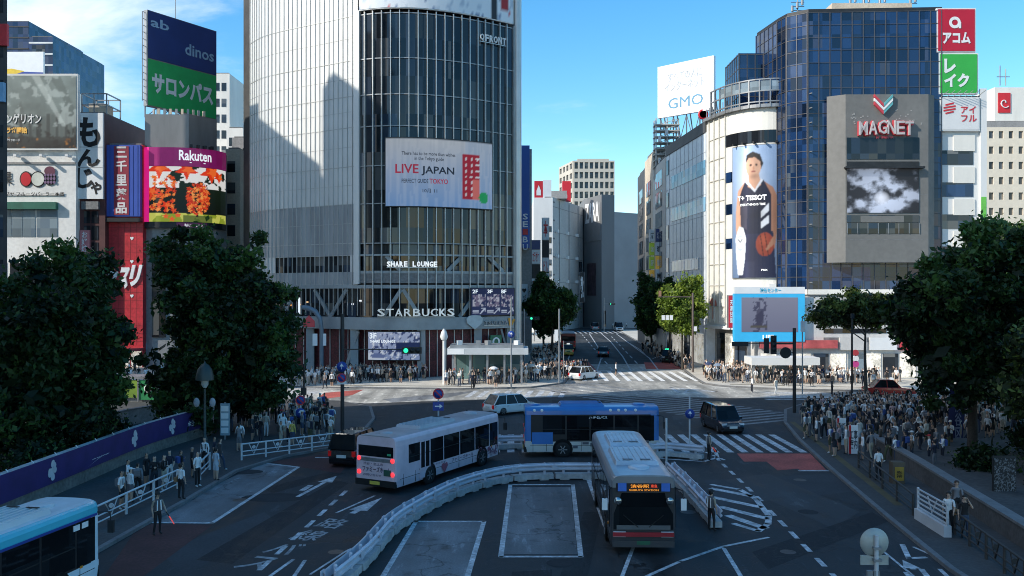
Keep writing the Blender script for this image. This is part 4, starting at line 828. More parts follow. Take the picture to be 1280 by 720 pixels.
# ------------------------------------------------------------------ loan-company block to the right
D = 102.6
t, f, w, z = tower('striped_office', 'white office block with banded floors right of the blue glass store', 1169, 1233, 122, D, 14, whitep)
for k in range(9): panel(MB(), f, w * .12, zz(206 + 40 * k, D) , w * .62, 18 * D / F, 0, .05).build('window', gblue if k % 2 else gwin, t)
for k in range(9): panel(MB(), f, w * .35, zz(189 + 40 * k, D), w * .42, 20 * D / F, 0, .12).build('floor_band', cream, t)
panel(MB(), f, w * .86, 3, w * .12, z + 1 - 3, 0, .3).build('edge_column', whitep, t)
panel(MB(), f, w * .87, zz(285, D), w * .1, 3.6, .3, .34).build('sign_strip', pm('strip_green', (.15, .5, .08), .5), t)
def board(lab, x0, x1, y0, y1, D, mat, yaw=0): 
    f = plane((xx(x0, D), D - .4, zz(y1, D)), (math.cos(yaw), math.sin(yaw), 0)); w = (x1 - x0) * D / F; h = (y1 - y0) * D / F; t = thing('sign_board', lab, 'sign', f(w / 2, 0, 0)); panel(MB(), f, -.15, -.15, w + .3, h + .3, -.5, 0).build('frame', whitep, t); panel(MB(), f, 0, 0, w, h, 0, .05).build('panel', mat, t); return t, f, w, h
t, f, w, h = board('square red sign with a white ring and three katakana, topmost on the striped office', 1170.5, 1216, 13, 65, D, pm('board_red', (.5, .008, .03), .4, var=.05))
mb = MB(); mb.add([f(w * .45 + r * math.cos(a), h * .68 + r * math.sin(a), .09) for a in np.linspace(0, 2 * PI, 24, False) for r in (h * .07, h * .14)], [(2 * i, 2 * i + 1, (2 * i + 3) % 48, (2 * i + 2) % 48) for i in range(24)]); panel(mb, f, w * .56, h * .54, w * .06, h * .15, .06, .1); mb.build('emblem', wwhite, t); text('アコム', f, w * .12, h * .17, w * .76, h * .28, wwhite, t, bold=.05, lift=.09)
t, f, w, h = board('bright green sign with three white katakana under the red sign', 1173, 1219, 69, 117, D, pm('board_green', (.04, .42, .06), .4, var=.05)); text('レ', f, w * .1, h * .5, w * .32, h * .38, wwhite, t, bold=.05, lift=.09); text('イク', f, w * .1, h * .14, w * .68, h * .36, wwhite, t, bold=.05, lift=.09)
t, f, w, h = board('white sign with a red striped ball and katakana below the green sign', 1174, 1221, 124, 163, D, pm('board_pale', (.7, .7, .69), .4, var=.05)); mb = MB()
for k in range(4):
    yy = h * (.52 + .09 * k); hw = h * .2 * math.sqrt(max(.1, 1 - ((k - 1.5) / 2) ** 2)); mb.add([f(w * .22 - hw, yy - .1, .09), f(w * .22 + hw, yy + .12, .09), f(w * .22 + hw, yy + .3, .09), f(w * .22 - hw, yy + .08, .09)], [(0, 1, 2, 3)])
mb.build('emblem', wred, t); text('アイ\nフル', f, w * .52, h * .25, w * .42, h * .5, wred, t, bold=.02, lift=.09)
mb = MB(); fr = plane((xx(1174, D), D - .5, zz(122, D)), (1, 0, 0))
for k in range(7): mb.beam(fr(k * .7, 0, 0), fr(k * .7 + .4, .5, 1), .06, .06)
mb.build('sign_lamp_row', steel, t)
# hotel
D = 230
t, f, w, z = tower('beige_hotel', 'distant beige hotel with rows of small windows at the right edge', 1232, 1306, 152, D, 22, beige)
facade(t, f, w, 44, 6, 11, 1.4, 2.1, .35, pm('hotel_beige', (.78, .68, .54), .7, var=.06), glassmat('glass_hotel', (.1, .09, .08), .2, (2, 2, 2), .5), 0, z - 44 - 1.5, 'facade_wall'); panel(MB(), f, 0, z - 1.5, w, 1.5, 0, .36).build('cornice', greyr, t)
MB().box(xx(1246, D), xx(1306, D), D + 1, D + 14, z, zz(108, D)).build('penthouse_wall', cream, t)
f = plane((xx(1250, D), D + .98, zz(140, D)), (1, 0, 0)); t = thing('logo_sign', 'red square sign with a white spiral on the beige hotel roof', 'sign', f(2, 0, 0)); panel(MB(), f, 0, 0, 3.2, 5.2, 0, .2).build('panel', wred, t)
mb = MB(); pts = [(1.6 + (.25 + a * .19) * math.cos(a), 2.6 + (.25 + a * .22) * math.sin(a)) for a in np.arange(0, 6, .4)]; 
for a, b in zip(pts, pts[1:]): mb.beam(f(*a, .25), f(*b, .25), .35, .2)
mb.build('emblem', wwhite, t)
tag(MB().tube([W(1250, 107, D + 3), W(1250, 82, D + 3)], .15, 6).tube([W(1257, 107, D + 3), W(1257, 86, D + 3)], .15, 6).tube([W(1246, 96, D + 3), W(1262, 96, D + 3)], .12, 6).build('roof_aerial', steel), 'thin twin aerial on the beige hotel roof', 'antenna')

# ------------------------------------------------------------------ shops beneath (right): LED board, canopies, low frontage
D = 98
f = plane((xx(918, D), D, zz(427, D)), (1, 0, 0)); w = 88 * D / F; h = 60 * D / F
t = thing('led_board', 'bright blue framed video board above the shops below the cream tower', 'screen', f(w / 2, 0, 0)); panel(MB(), f, 0, 0, w, h, -.8, 0).build('frame', pm('board_cyan', (.04, .38, .66), .4, var=.06, emit=.3), t); panel(MB(), f, 0, h, w, .75, -.8, .02).build('header', wwhite, t)
pc = Pic(48, 30).grad('8d90ac', 'a7a9c0'); pc.put((pc.U > .2) & (pc.U < .45) & (pc.noise(16, 10, 30, 3) > .5), '5c5c78'); pc.ell(.32, .4, .07, .3, '4c4a66', .8); pc.rect(.17, .12, .45, .2, '6a6660')
pc.build('display', f, w * .8, h * .72, t, .3, w * .1, h * .2, .03); text('渋谷センター', f, w * .36, h + .12, w * .3, .5, pm('ink_cyan', (.02, .4, .6), .5), t, lift=.06); text('LIFE', f, w * .4, h * .05, w * .16, h * .09, lit, t)
for k in range(2): panel(MB(), f, w * .2 + k * w * .55, -5.2, .35, 5.2, -.7, -.35).build('post', steel, t)
sign_stack('vertical_sign', 'narrow red vertical sign with white characters left of the blue video board', 911, 917, 99, [369, 410], [wred], ['天\n津\n甘\n栗'])
t = thing('shop_row', 'low cream shop row with glass fronts behind the waiting crowd', 'building', (37, 103, 0)); shopw = pm('shop_white', (.62, .6, .57), .6, var=.12)
MB().box(27.6, 56, 98.6, 101.8, 0, 9.3).build('wall', shopw, t); f = plane((27.6, 98.58, 0), (1, 0, 0))
for k in range(14): panel(MB(), f, .3 + k * 1.95, .3, 1.7, 2.7, 0, .05).build('shopfront', (glow, gpale, glow, gwin)[k % 4], t)
for k in range(5): panel(MB(), f, 7.3, 4.3 + k, 7, .5, 0, .06).build('louvre', gdark if k % 2 else louv, t)
for k in range(5): panel(MB(), f, 9 + k * 3.4, 3.4, 3, 1.4, 0, .3).build('fascia', (shopw, wwhite, litred, wwhite, pm('fascia_teal', (.1, .2, .2), .5))[k], t)
panel(MB(), f, 0.1, 3.6, 8.6, .9, 0, .5).build('fascia_red', pm('fascia_red_white', (.5, .1, .1), .5, var=.3), t)
t = thing('kiosk_canopy', 'long white canopy on slim posts in front of the shops below the video board', 'canopy', (32, 94, 0)); z = zz(456, 94); X0, X1 = xx(938, 94), xx(1023, 94)
MB().box(X0, X1, 93.5, 96.5, z, z + .8).build('roof', whitep, t)
for k in range(4): MB().box(X0 + .3 + k * (X1 - X0 - .8) / 3, X0 + .5 + k * (X1 - X0 - .8) / 3, 94, 94.2, .13, z).build('post', steel, t)
for k in range(3): MB().box(X0 + .6 + k * (X1 - X0 - .8) / 3, X0 + 2.4 + k * (X1 - X0 - .8) / 3, 95.6, 95.65, .5, z - .2).build('glass_panel', gpale, t)
def round_post(lab, px, D, ylo, yhi, discs, name='shop_flag_sign'):
    t = thing(name, lab, 'sign', (xx(px, D), D, .13)); MB().tube([(xx(px, D), D, .13), (xx(px, D), D, zz(yhi, D))], .06, 7).build('pole', steel, t)
    for (y, r, m) in discs: MB().lathe((xx(px, D), D - .12, zz(y, D)), [(r * .96, -.04), (r, 0), (r * .96, .04)], 18, 0, 'Y').build('disc', m, t)
    return t
round_post('pink and red round shop signs on a pole by the small tree', 1069, 92, 480, 440, [(441, .34, pm('disc_red', (.45, .05, .06), .5)), (448, .34, wwhite), (455, .36, pm('disc_pink', (.55, .06, .25), .5))])
# ------------------------------------------------------------------ left row
D = 112
t, f, w, z = tower('white_arcade_building', 'white building with fruit emblems and a green awning left of the row', -60, 95, 187, D, 16, pm('white_tile', (.76, .75, .72), .5, var=.1, scale=.3, fine=2))
xl = lambda px: xx(px, D) - xx(-60, D)
for a, b in ((0, 14), (15, 28), (29, 44), (46, 72), (-30, -16), (-14, -1)): panel(MB(), f, xl(a), zz(296, D), xl(b) - xl(a), zz(262, D) - zz(296, D), 0, .06).build('window', gpale, t)
panel(MB(), f, xl(-30), zz(262, D), xl(73) - xl(-30), .9, 0, .7).build('awning', pm('awning_green', (.02, .13, .09), .7), t)
panel(MB(), f, 0, zz(205, D), w, .25, 0, .15).build('ledge', greyr, t); panel(MB(), f, 0, zz(245, D), xl(80), .12, 0, .1).build('ledge', greyr, t)
for k in range(7): panel(MB(), f, .5 + k * 2.3, zz(360, D), 1.9, 3.2, 0, .05).build('window', gwin, t)
for k in range(3): MB().obox((xx(25 + 32 * k, D), D - .7, zz(196, D)), (.35, 1.1, .3), 0).build('floodlight', wwhite, t)
t = thing('fruit_emblem', 'row of strawberry melon and grape emblems on the white building', 'sign', W(50, 235, D)); fe = plane(W(0, HY, D), (1, 0, 0), (0, 0, 1)); s_ = D / F
def disc(px, py, rx, ry, m, lift=.2, n=16, nm='emblem'): return MB().lathe((0, 0, 0), [(1, 0), (1, .2), (.9, .25), (0, .25)], n).build(nm, m, t) if False else MB().add([fe((px + rx * math.cos(a)) * s_, CZ * 0 + (HY - py + ry * math.sin(a)) * s_, lift) for a in np.arange(0, 2 * PI, 2 * PI / n)], [tuple(range(n))]).build(nm, m, t)
fe = plane((xx(0, D), D - .05, CZ), (1, 0, 0)); fb = pm('fruit_black', (.02, .02, .02), .5)
disc(33, 224, 8, 10, fb, .05); disc(33, 224, 6.5, 8.5, wred, .1); disc(48, 224, 9.5, 10, fb, .05); disc(48, 224, 8, 8.5, pm('fruit_cream', (.6, .62, .55), .5), .1); disc(63, 223, 8, 9, fb, .05); disc(63, 214, 7, 6, pm('fruit_plum', (.12, .03, .06), .5), .1)
for i in range(4):
    for j in range(3): disc(57.5 + i * 3.7, 219 + j * 4.5, 1.6, 2, pm('fruit_violet', (.2, .12, .22), .5), .12, 8, 'grape')
text('シブヤ フルーツパーラー本店', plane((xx(0, D), D - .1, CZ), (1, 0, 0)), .1, (HY - 245) * s_, 80 * s_, 5 * s_, fb, t); text('果', plane((xx(0, D), D - .1, CZ), (1, 0, 0)), .2, (HY - 231) * s_, 14 * s_, 16 * s_, fb, t)
# game billboard: lettering kept, figures left out
t = thing('roof_billboard', 'grey green rooftop billboard with white katakana on the white building', 'billboard', W(45, 188, D)); f = plane(W(-30, 185, D - .5), (1, 0, 0)); w = 125 * s_; h = 90 * s_
panel(MB(), f, -.15, -.25, w + .3, h + .5, -.6, -.02).build('frame', whitep, t); pc = Pic(110, 80).grad('2e2f2c', '7d8884', np.clip(np.meshgrid(np.linspace(0, 1, 110), np.linspace(0, 1, 80))[1] * 1.5, 0, 1)); nz = pc.noise(5, 4, 44, 5); pc.c *= (.45 + 1.15 * nz)[..., None]
pc.poly([(.72, 1), (.84, 1), (.98, .55), (.93, .4), (.86, .7)], '5a6460', .6); pc.poly([(.6, .2), (.75, .5), (.8, .45), (.9, .6), (1, .3), (1, .12), (.6, .1)], '6d746f', .5); pc.rect(0, 0, 1, .16, '26221f', .7); pc.poly([(.0, .3), (.1, .6), (.2, .5), (.28, .8), (.35, .4), (.45, .65), (.52, .3)], '5b5f5a', .45)
pc.put((pc.V < .3) & (pc.noise(14, 8, 45, 4) > .6), '171512', .8); pc.put((pc.V < .14) & (pc.noise(30, 16, 46, 2) > .74), 'c07a28', .8)
for k in range(16):
    x_ = .3 + .045 * k; pc.rect(x_, .14, x_ + .03, .3 + .3 * pc.noise(9, 2, 80)[3, (k * 7) % 110], '383c3b' if k % 2 else '5d6663', .75)
pc.put((pc.V > .3) & (pc.noise(9, 7, 81, 5) > .58), 'c9d2cd', .45); pc.poly([(.55, 1), (.63, 1), (.9, .3), (.86, .3)], 'dfe6e0', .35); pc.put((pc.V < .45) & (pc.noise(12, 9, 82, 4) > .6), '241c18', .7); pc.blur(1)
pc.build('printed_sheet', f, w, h, t); lw = plane(W(-30, 185, D - .55), (1, 0, 0)); text('エヴァンゲリオン', lw, w * .08, h * .33, w * .57, h * .15, wwhite, t, bold=.02); text('コラボ開始', lw, w * .25, h * .2, w * .26, h * .09, pm('letter_amber', (.75, .42, .08), .5, emit=.2), t, bold=.04); text('いますぐダウンロード', lw, w * .2, h * .09, w * .24, h * .04, wwhite, t)
# monja building
D = 113; s_ = D / F
t, f, w, z = tower('narrow_restaurant_building', 'narrow dark red framed building under a white brush lettering sign', 96, 131.5, 142, D, 14, pm('dark_red_frame', (.09, .03, .03), .6, var=.2))
xl = lambda px: (px - 96) * s_
for y0, y1 in ((264, 279), (282, 300), (303, 320), (323, 340), (343, 360), (363, 385)):
    for a, b in ((105, 113), (114.5, 123)): panel(MB(), f, xl(a), zz(y1, D), xl(b) - xl(a), (y1 - y0) * s_, 0, .05).build('window', gwin, t)
panel(MB(), f, xl(104), zz(262, D), xl(125) - xl(104), 1.0, 0, .5).build('balcony', louv, t); panel(MB(), f, xl(98), zz(385, D), 3, 2, 0, .2).build('fascia', wnavy, t)
mb = MB(); x0, x1, y0 = xx(100, D), xx(131, D), D + .5
for x in (x0, (x0 + x1) / 2, x1):
    for y in (y0, y0 + 4): mb.beam((x, y, z), (x, y, zz(116, D)), .14, .14)
for zq in (zz(130, D), zz(116, D)):
    for y in (y0, y0 + 4): mb.beam((x0, y, zq), (x1, y, zq), .14, .14)
    mb.beam((x0, y0, zq), (x0, y0 + 4, zq), .14, .14); mb.beam((x1, y0, zq), (x1, y0 + 4, zq), .14, .14)
mb.build('roof_frame', steel, t); MB().box(x0 + .4, x1 - .5, y0 + 1, y0 + 3, z, z + 1.6).build('plant_box', beige, t)
t = thing('brush_lettering_sign', 'tall white sign with four black brush hiragana down its face', 'sign', W(113, 250, D)); f = plane((xx(94.5, D), D - .45, zz(249, D)), (1, 0, 0)); w = 36 * s_; h = 107 * s_
panel(MB(), f, 0, 0, w, h, -.42, 0).build('panel', pm('sign_paper', (.8, .8, .79), .5, var=.06), t)
for ch, a, b, x, ww in (('も', .6, .95, .06, .86), ('ん', .37, .58, .08, .84), ('じ', .12, .36, .08, .6), ('ゃ', .05, .2, .58, .38)): text(ch, f, w * x, h * a, w * ww, h * (b - a), wblack, t, 'letter', .035)
for a in (.36, .6): panel(MB(), f, 0, h * a, w, .06, 0, .02).build('joint', louv, t)
f = plane((xx(101, D), D - .3, zz(318, D)), (1, 0, 0)); t = thing('vertical_sign', 'small pink vertical sign on the narrow dark red building', 'sign', f(0, 0, 0)); panel(MB(), f, 0, 0, 1.25, 3.1, -.28, 0).build('panel', pm('sign_pink', (.55, .2, .22), .5), t); text('お\n好\n焼', f, .25, .3, .75, 2.6, wwhite, t)
# red tiled drugstore
D = 114; s_ = D / F
t, f, w, z = tower('red_drugstore', 'red tiled drugstore building with white slanted katakana', 132, 178.5, 181, D, 14, redt)
for k in range(1, 6): panel(MB(), f, k * w / 6, 3, .04, zz(276, D) - 3, 0, .012).build('tile_joint', pm('joint_red', (.12, .01, .012), .6), t)
for k in range(15): panel(MB(), f, 0, 3.5 + k * 1.05, w, .04, 0, .011).build('tile_joint', MATS['joint_red'], t)
for y in (298, 327, 370): 
    c = (33 * s_, zz(y, D)); MB().add([f(c[0] + x * .28, c[1] + yy * .28, .05) for x, yy in ((0, -.9), (.8, .1), (.7, .6), (.35, .75), (0, .45), (-.35, .75), (-.7, .6), (-.8, .1))], [(0, 1, 2, 3, 4), (0, 4, 5, 6, 7)]).build('heart_ornament', wwhite, t)
for ch, a, b, y in (('ク', -4, 12, 362), ('ス', 13, 27, 361), ('リ', 28, 41, 358)): text(ch, f, a * s_, zz(y, D), (b - a) * s_, 27 * s_, wwhite, t, 'letter', .06, .15, shear=.22)
panel(MB(), f, -.3, zz(438, D), w + .6, .35, 0, 1.6).build('awning', pm('awning_red', (.3, .03, .04), .7), t)
for k in range(3): panel(MB(), f, .1 + k * w / 3, .2, w / 3 - .2, 2.1, 0, .05).build('shopfront', glow, t)
t = thing('vertical_sign', 'tall blue sign with a red stripe of white kanji above the drugstore', 'sign', W(155, 272, D)); f = plane((xx(131.5, D), D - .6, zz(271, D)), (1, 0, 0)); w = 46 * s_; h = 89 * s_
panel(MB(), f, 0, 0, w, h, -.58, 0).build('panel', pm('sign_royal', (.04, .09, .4), .45, var=.12, scale=.3), t); panel(MB(), f, w * .3, h * .02, w * .4, h * .96, 0, .06).build('stripe', pm('stripe_red', (.3, .03, .05), .45), t)
for k, ch in enumerate('三千里薬品'): text(ch, f, w * .35, h * (.82 - .195 * k), w * .3, h * .155, pm('letter_pale', (.66, .62, .6), .5), t, 'letter', .03, lift=.09)
for k in range(8): panel(MB(), f, w * .06 + k * w * .125, .1, .05, h - .2, 0, .03).build('rib', wnavy, t) if abs(k - 3.5) > 1.6 else None
panel(MB(), f, -.1, -.7, w + .2, .5, -.58, .3).build('lamp_box', dsteel, t)
# screen building
D = 115.5; s_ = D / F
SPt = Path([(xx(180, 115), 115), (xx(190, 114.6), 114.6), (xx(235, 115), 115), (xx(270, 117.3), 117.3), (xx(283, 119.5), 119.5)])
t = thing('screen_building', 'grey faceted building carrying a maple leaf video screen and green rooftop sign', 'building', (-43, 122, 0))
MB().prism([(p.x, p.y + .15) for p in SPt.p] + [(-42.2, 130), (-48.3, 130)], 0, zz(188, D)).build('wall', pm('grey_tile', (.24, .24, .24), .5, var=.15, fine=3), t)
q = Path([(xx(181, 115.3), 115.3), (xx(236, 115.6), 115.6), (xx(271, 119), 119)]); MB().prism([(p.x, p.y) for p in q.p] + [(-42.7, 127), (-48, 127)], zz(188, D), zz(143, D)).build('upper_wall', pm('dark_bronze', (.26, .25, .24), .35, .3, var=.15, stretch=(1, 1, .2)), t)
for k in range(9): SPt.strip(MB(), .3, SPt.L - .1, 4.5 + k * 1.5, 4.56 + k * 1.5, .0, .02, step=30).build('tile_joint', louv, t)
SPt.strip(MB(), 1.3, 3, 4, 16.8, 0, .05, step=9).build('window', gdark, t); SPt.strip(MB(), .2, SPt.L, .2, 3.2, 0, .05, step=9).build('shopfront', gpale, t)
for k in range(10): SPt.strip(MB(), .6 + k * .85, .95 + k * .85, zz(142, D), zz(142, D) + .7, -1.2, -1, step=9).build('roof_equipment', beige if k % 2 else steel, t)
t = thing('video_screen', 'maple leaf video screen in a crimson and magenta frame on the grey building', 'screen', (xx(232, 115), 114.5, zz(280, D))); sp = Path([(p.x, p.y - .35) for p in SPt.p], 3)
zb, zt = zz(278, D), zz(186, D); zm = zz(209, D); SPT = lambda a, b, z0, z1, o0, o1, n, m: sp.strip(MB(), a, b, z0, z1, o0, o1, step=1).build(n, m, t)
sp.L; SPT(1.06, sp.L, zm, zt, -.3, .1, 'header', purp); SPT(0, 1.04, zb, zt, -.3, .1, 'edge_band', mag); SPT(0, sp.L, zb - .8, zb - .02, -.3, .08, 'lower_band', dsteel); SPT(1.06, sp.L, zb, zm - .02, -.3, 0, 'casing', dsteel)
SPT(4.6, 8.4, zb - .72, zb - .1, .08, .1, 'caption_band', pm('caption_pink', (.3, .02, .12), .4))
w, h = sp.L - 1.1, zm - zb - .05
pc = Pic(110, 80).grad('0d0f0c', '1a2a1a'); pc.put((pc.V > .62) & (pc.noise(6, 5, 50) > .42), 'e9e6e2'); pc.rect(0, 0, 1, .14, '8f9c2a'); pc.put((pc.V < .16) & (pc.noise(8, 4, 51) > .5), 'c8c85a'); pc.put((pc.V < .12) & (pc.U > .4) & (pc.U < .75), '33501c', .8)
pc.poly([(.55, .1), (.57, .1), (.585, .5), (.55, .5)], '2a1710'); r_ = np.random.default_rng(5)
def leaf(x, y, r, c, a0=0):
    pts = []
    for i in range(10): a = a0 + PI / 2 + i * PI / 5; q = r if i % 2 == 0 else r * .42; pts.append((x + q * math.cos(a) * .75, y + q * math.sin(a)))
    pc.poly(pts, c)
oc = ('e04a1a', 'f0702a', 'd83a14', 'f48a3c', 'c22c10', 'f7a050')
for k in range(150):
    a = r_.random() * 2 * PI; q = math.sqrt(r_.random()); leaf(.57 + .14 * q * math.cos(a), .42 + .3 * q * math.sin(a), .03 + .02 * r_.random(), oc[r_.integers(6)], r_.random() * 6)
for k in range(60): leaf(r_.random() * .3, .2 + r_.random() * .62, .035 + .025 * r_.random(), oc[r_.integers(4)], r_.random() * 6)
for x, y, r in ((.12, .98, .22), (.44, .95, .2), (.74, .93, .22), (.02, .55, .14), (.2, .3, .1), (.85, .85, .12)): leaf(x, y, r, 'e2390f', PI); leaf(x + .02, y, r * .6, 'f26a2a', PI)
for x, y in ((.2, .1), (.27, .05), (.34, .12)): leaf(x, y, .06, 'e8602a')
pc.build('display', sp.map(1.08, zb, 0), w, h, t, .75); f = sp.map(0, 0, .1)
text('Rakuten', f, 4.9, zm + .75, 4.1, 1.35, lit, t, bold=.02); text('Rakuten Mobile', f, 5.6, zb - .6, 2.2, .35, lit, t); SPT(6.2, 8.2, zm + .45, zm + .55, .1, .12, 'underline', lit)
for k in range(4): sp.strip(MB(), 6.2 + k * .85, 6.5 + k * .85, zt, zt + .4, -.2, .6, step=3).build('spotlight', dsteel, t)
# rooftop green / navy sign
D0, D1 = 116, 125.5; a, b = V((xx(185, D0), D0)), V((xx(270, D1), D1)); w = (b - a).length; f = plane((a.x, a.y, 0), (b.x - a.x, b.y - a.y, 0)); z0, z1 = zz(131, D0), zz(13, D0); h = z1 - z0
t = thing('roof_billboard', 'tall navy and green rooftop sign with white katakana above the maple leaf screen', 'billboard', (a.x, a.y, z0)); panel(MB(), f, -.1, z0 - .1, w + .2, h + .2, -.8, -.02).build('frame', steel, t)
panel(MB(), f, 0, z0 + h * .5, w, h * .5, -.02, .04).build('navy_panel', wnavy, t); panel(MB(), f, 0, z0, w, h * .49, -.02, .04).build('green_panel', pm('salon_green', (.02, .42, .12), .4, var=.1), t)
text('サロンパス', f, w * .05, z0 + h * .14, w * .9, h * .22, wwhite, t, bold=.045, lift=.08); text('ab', f, w * .03, z0 + h * .84, w * .26, h * .1, pm('ink_ice', (.3, .45, .6), .5), t, lift=.08); text('dinos', f, w * .52, z0 + h * .64, w * .44, h * .13, MATS['ink_ice'], t, lift=.08)
mb = MB()
for k in range(7): mb.beam(f(k * w / 6, z0 - 1.6, -.6), f(k * w / 6, z0, -.6), .14, .14)
for k in range(6): mb.beam(f(k * w / 6, z0 - 1.6, -.6), f((k + 1) * w / 6, z0, -.6), .1, .1)
for k in range(14):
    z = z0 + .6 + k * h / 14; mb.beam(f(0, z, -.4), f(-.55, z + .1, -.4), .06, .06)
mb.beam(f(-.55, z0 + .5, -.4), f(-.55, z1 - .2, -.4), .1, .1)
mb.build('support_frame', steel, t); MB().tube([f(w * .42, z1, -.5), f(w * .42, z1 + 6, -.5)], .05, 5).build('aerial', steel, t)
# blocks filling the gap to the tower
def simple(name, lab, x0, x1, y, D, dep, m, cols, rows, extra=0):
    t, f, w, z = tower(name, lab, x0, x1, y, D, dep, m)
    for j in range(rows):
        for i in range(cols): panel(MB(), f, w * (.12 + .8 * i / cols), z - 3.4 - j * 3.1, w * .55 / cols, 1.6, 0, .05).build('window', gwin, t)
    return t, f, w, z
simple('slim_white_tower', 'slim white tower behind the green rooftop sign', 266, 287, 92, 172, 10, cream, 2, 10); t, f, w, z = simple('beige_block', 'beige block squeezed beside the maple leaf screen', 282, 300, 186, 128, 14, beige, 1, 6)
simple('grey_block', 'grey brown block with plain wall against the glass tower', 290, 316, 172, 150, 16, greyr, 2, 8); simple('stepped_block', 'small cream stepped block above the beige one', 284, 304, 160, 165, 8, cream, 1, 3)
# far left towers
D = 190
t, f, w, z = simple('blue_office_tower', 'blue glass office tower far behind the rooftop billboard', -40, 36, 27, D, 24, gblue, 1, 1); 
for k in range(16): panel(MB(), f, 0, z - 1.2 - k * 2.4, w, .25, 0, .1).build('transom', dsteel, t)
t, f, w, z = simple('blue_office_wing', 'lower blue glass wing right of the far office tower', 36.3, 66, 46, D, 24, gblue, 1, 1)
for k in range(14): panel(MB(), f, 0, z - 1.5 - k * 2.4, w, .35, 0, .1).build('transom', finm, t)
D = 160; f = plane((xx(-20, D), D, zz(97, D)), (1, -.02, 0)); t = thing('roof_billboard', 'white billboard with yellow and blue waves behind the row of shops', 'billboard', f(5, 0)); panel(MB(), f, 0, 0, 75 * D / F, 32 * D / F, -.5, 0).build('panel', wwhite, t); s_ = D / F
MB().add([f(x * s_, y * s_, .05) for x, y in ((0, 0), (60, 0), (50, 8), (35, 11), (15, 9), (0, 14))], [(0, 1, 2, 3, 4, 5)]).build('yellow_wave', pm('wave_yellow', (.75, .5, .02), .5), t); MB().add([f(x * s_, y * s_, .08) for x, y in ((25, 0), (75, 0), (75, 6), (50, 7), (40, 4))], [(0, 1, 2, 3, 4)]).build('blue_wave', wblue, t)
MB().box(xx(-20, D), xx(56, D), D + 1, D + 14, 0, zz(97, D)).build('supporting_wall', cream, t)
D = 98; t = thing('brown_corner_building', 'dark brown building edge with a red band at the left side', 'building', (xx(-20, D), D, 0)); MB().prism([(xx(-80, D), D), (xx(9, D), D), (xx(5, D + 7), D + 7), (xx(-80, D), D + 7)], 0, 52).build('wall', darkr, t); MB().box(xx(-80, D), xx(11, D), D - .4, D, zz(58, D), zz(31, D)).build('red_band', wred, t); MB().box(xx(-80, D), xx(7.5, D), D - .5, D, zz(128, D), zz(104, D)).build('blue_sign', pm('sign_sky', (.2, .42, .65), .4), t)
for k in range(8): MB().box(xx(-60, D), xx(4, D), D - .05, D, 6 + k * 5, 8.5 + k * 5).build('window', gwin, t)
# ------------------------------------------------------------------ unseen slabs added at the left, shaped to throw shade on foreground and tower
def offblock(name, lab, poly, z, cols, rows):
    c = sum((V(p) for p in poly), V((0, 0))) / len(poly); t = thing(name, lab, 'building', (c.x, c.y, 0)); MB().prism(poly, 0, z).build('wall', pm('shade_slab_wall', (.34, .33, .31), .7, var=.12), t)
    a, b = V(poly[1]), V(poly[2]); f = plane((a.x, a.y, 0), (b.x - a.x, b.y - a.y, 0)); w = (b - a).length
    for j in range(rows): panel(MB(), f, 1, 6 + j * (z - 9) / rows, w - 2, (z - 9) / rows * .55, 0, .1).build('window', gwin, t)
    MB().prism([(p[0] + (c.x - p[0]) * .1, p[1] + (c.y - p[1]) * .1) for p in poly], z, z + 1.2).build('roof', roofm, t)
offblock('shade_slab_hotel', 'tall unseen slab shaped to shade the foreground, standing for the station hotel', [(-70, -60), (-62, -60), (-62, 36), (-70, 36)], 82, 1, 18)
offblock('shade_slab_low', 'lower unseen slab added to bound the foreground shade on the left', [(-65, 36.3), (-62, 36.3), (-62, 49.5), (-65, 49.5)], 60, 1, 14)
offblock('shade_slab_tower', 'thin unseen slab standing for a store, shaped to shadow the glass tower', [(-74, 65.5), (-72, 65.5), (-72, 77.7), (-74, 77.7)], 73, 1, 13)
offblock('shade_slab_cladding', 'lower unseen slab added to cast the left shadow on the tower cladding', [(-74, 78), (-72, 78), (-72, 96), (-74, 96)], 61, 1, 11)
# ------------------------------------------------------------------ trees
def leafmat(name, rgb):
    m = pm(name, rgb, .55, var=.35, scale=1.2, spec=.35); nt = m.node_tree
    if 'Translucent BSDF' in nt.nodes: return m
    b = nt.nodes['Principled BSDF']; out = nt.nodes['Material Output']; tr = nd(nt, 'ShaderNodeBsdfTranslucent'); ms = nd(nt, 'ShaderNodeMixShader'); ms.inputs[0].default_value = .3
    tr.inputs['Color'].default_value = (rgb[0] * 1.3, rgb[1] * 1.4, rgb[2] * .8, 1); nt.links.new(b.outputs[0], ms.inputs[1]); nt.links.new(tr.outputs[0], ms.inputs[2]); nt.links.new(ms.outputs[0], out.inputs[0]); return m
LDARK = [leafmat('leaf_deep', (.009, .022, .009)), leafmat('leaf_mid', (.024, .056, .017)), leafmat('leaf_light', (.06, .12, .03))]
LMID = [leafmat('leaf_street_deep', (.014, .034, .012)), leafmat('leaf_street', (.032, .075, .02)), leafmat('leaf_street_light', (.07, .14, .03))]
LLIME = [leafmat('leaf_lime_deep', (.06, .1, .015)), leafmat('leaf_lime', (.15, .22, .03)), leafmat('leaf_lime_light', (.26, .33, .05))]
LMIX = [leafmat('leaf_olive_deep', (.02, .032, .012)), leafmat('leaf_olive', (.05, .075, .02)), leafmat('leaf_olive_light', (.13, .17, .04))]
bark = pm('bark', (.06, .05, .04), .9, var=.3, scale=2, fine=12, bump=.4, stretch=(1, 1, .3))
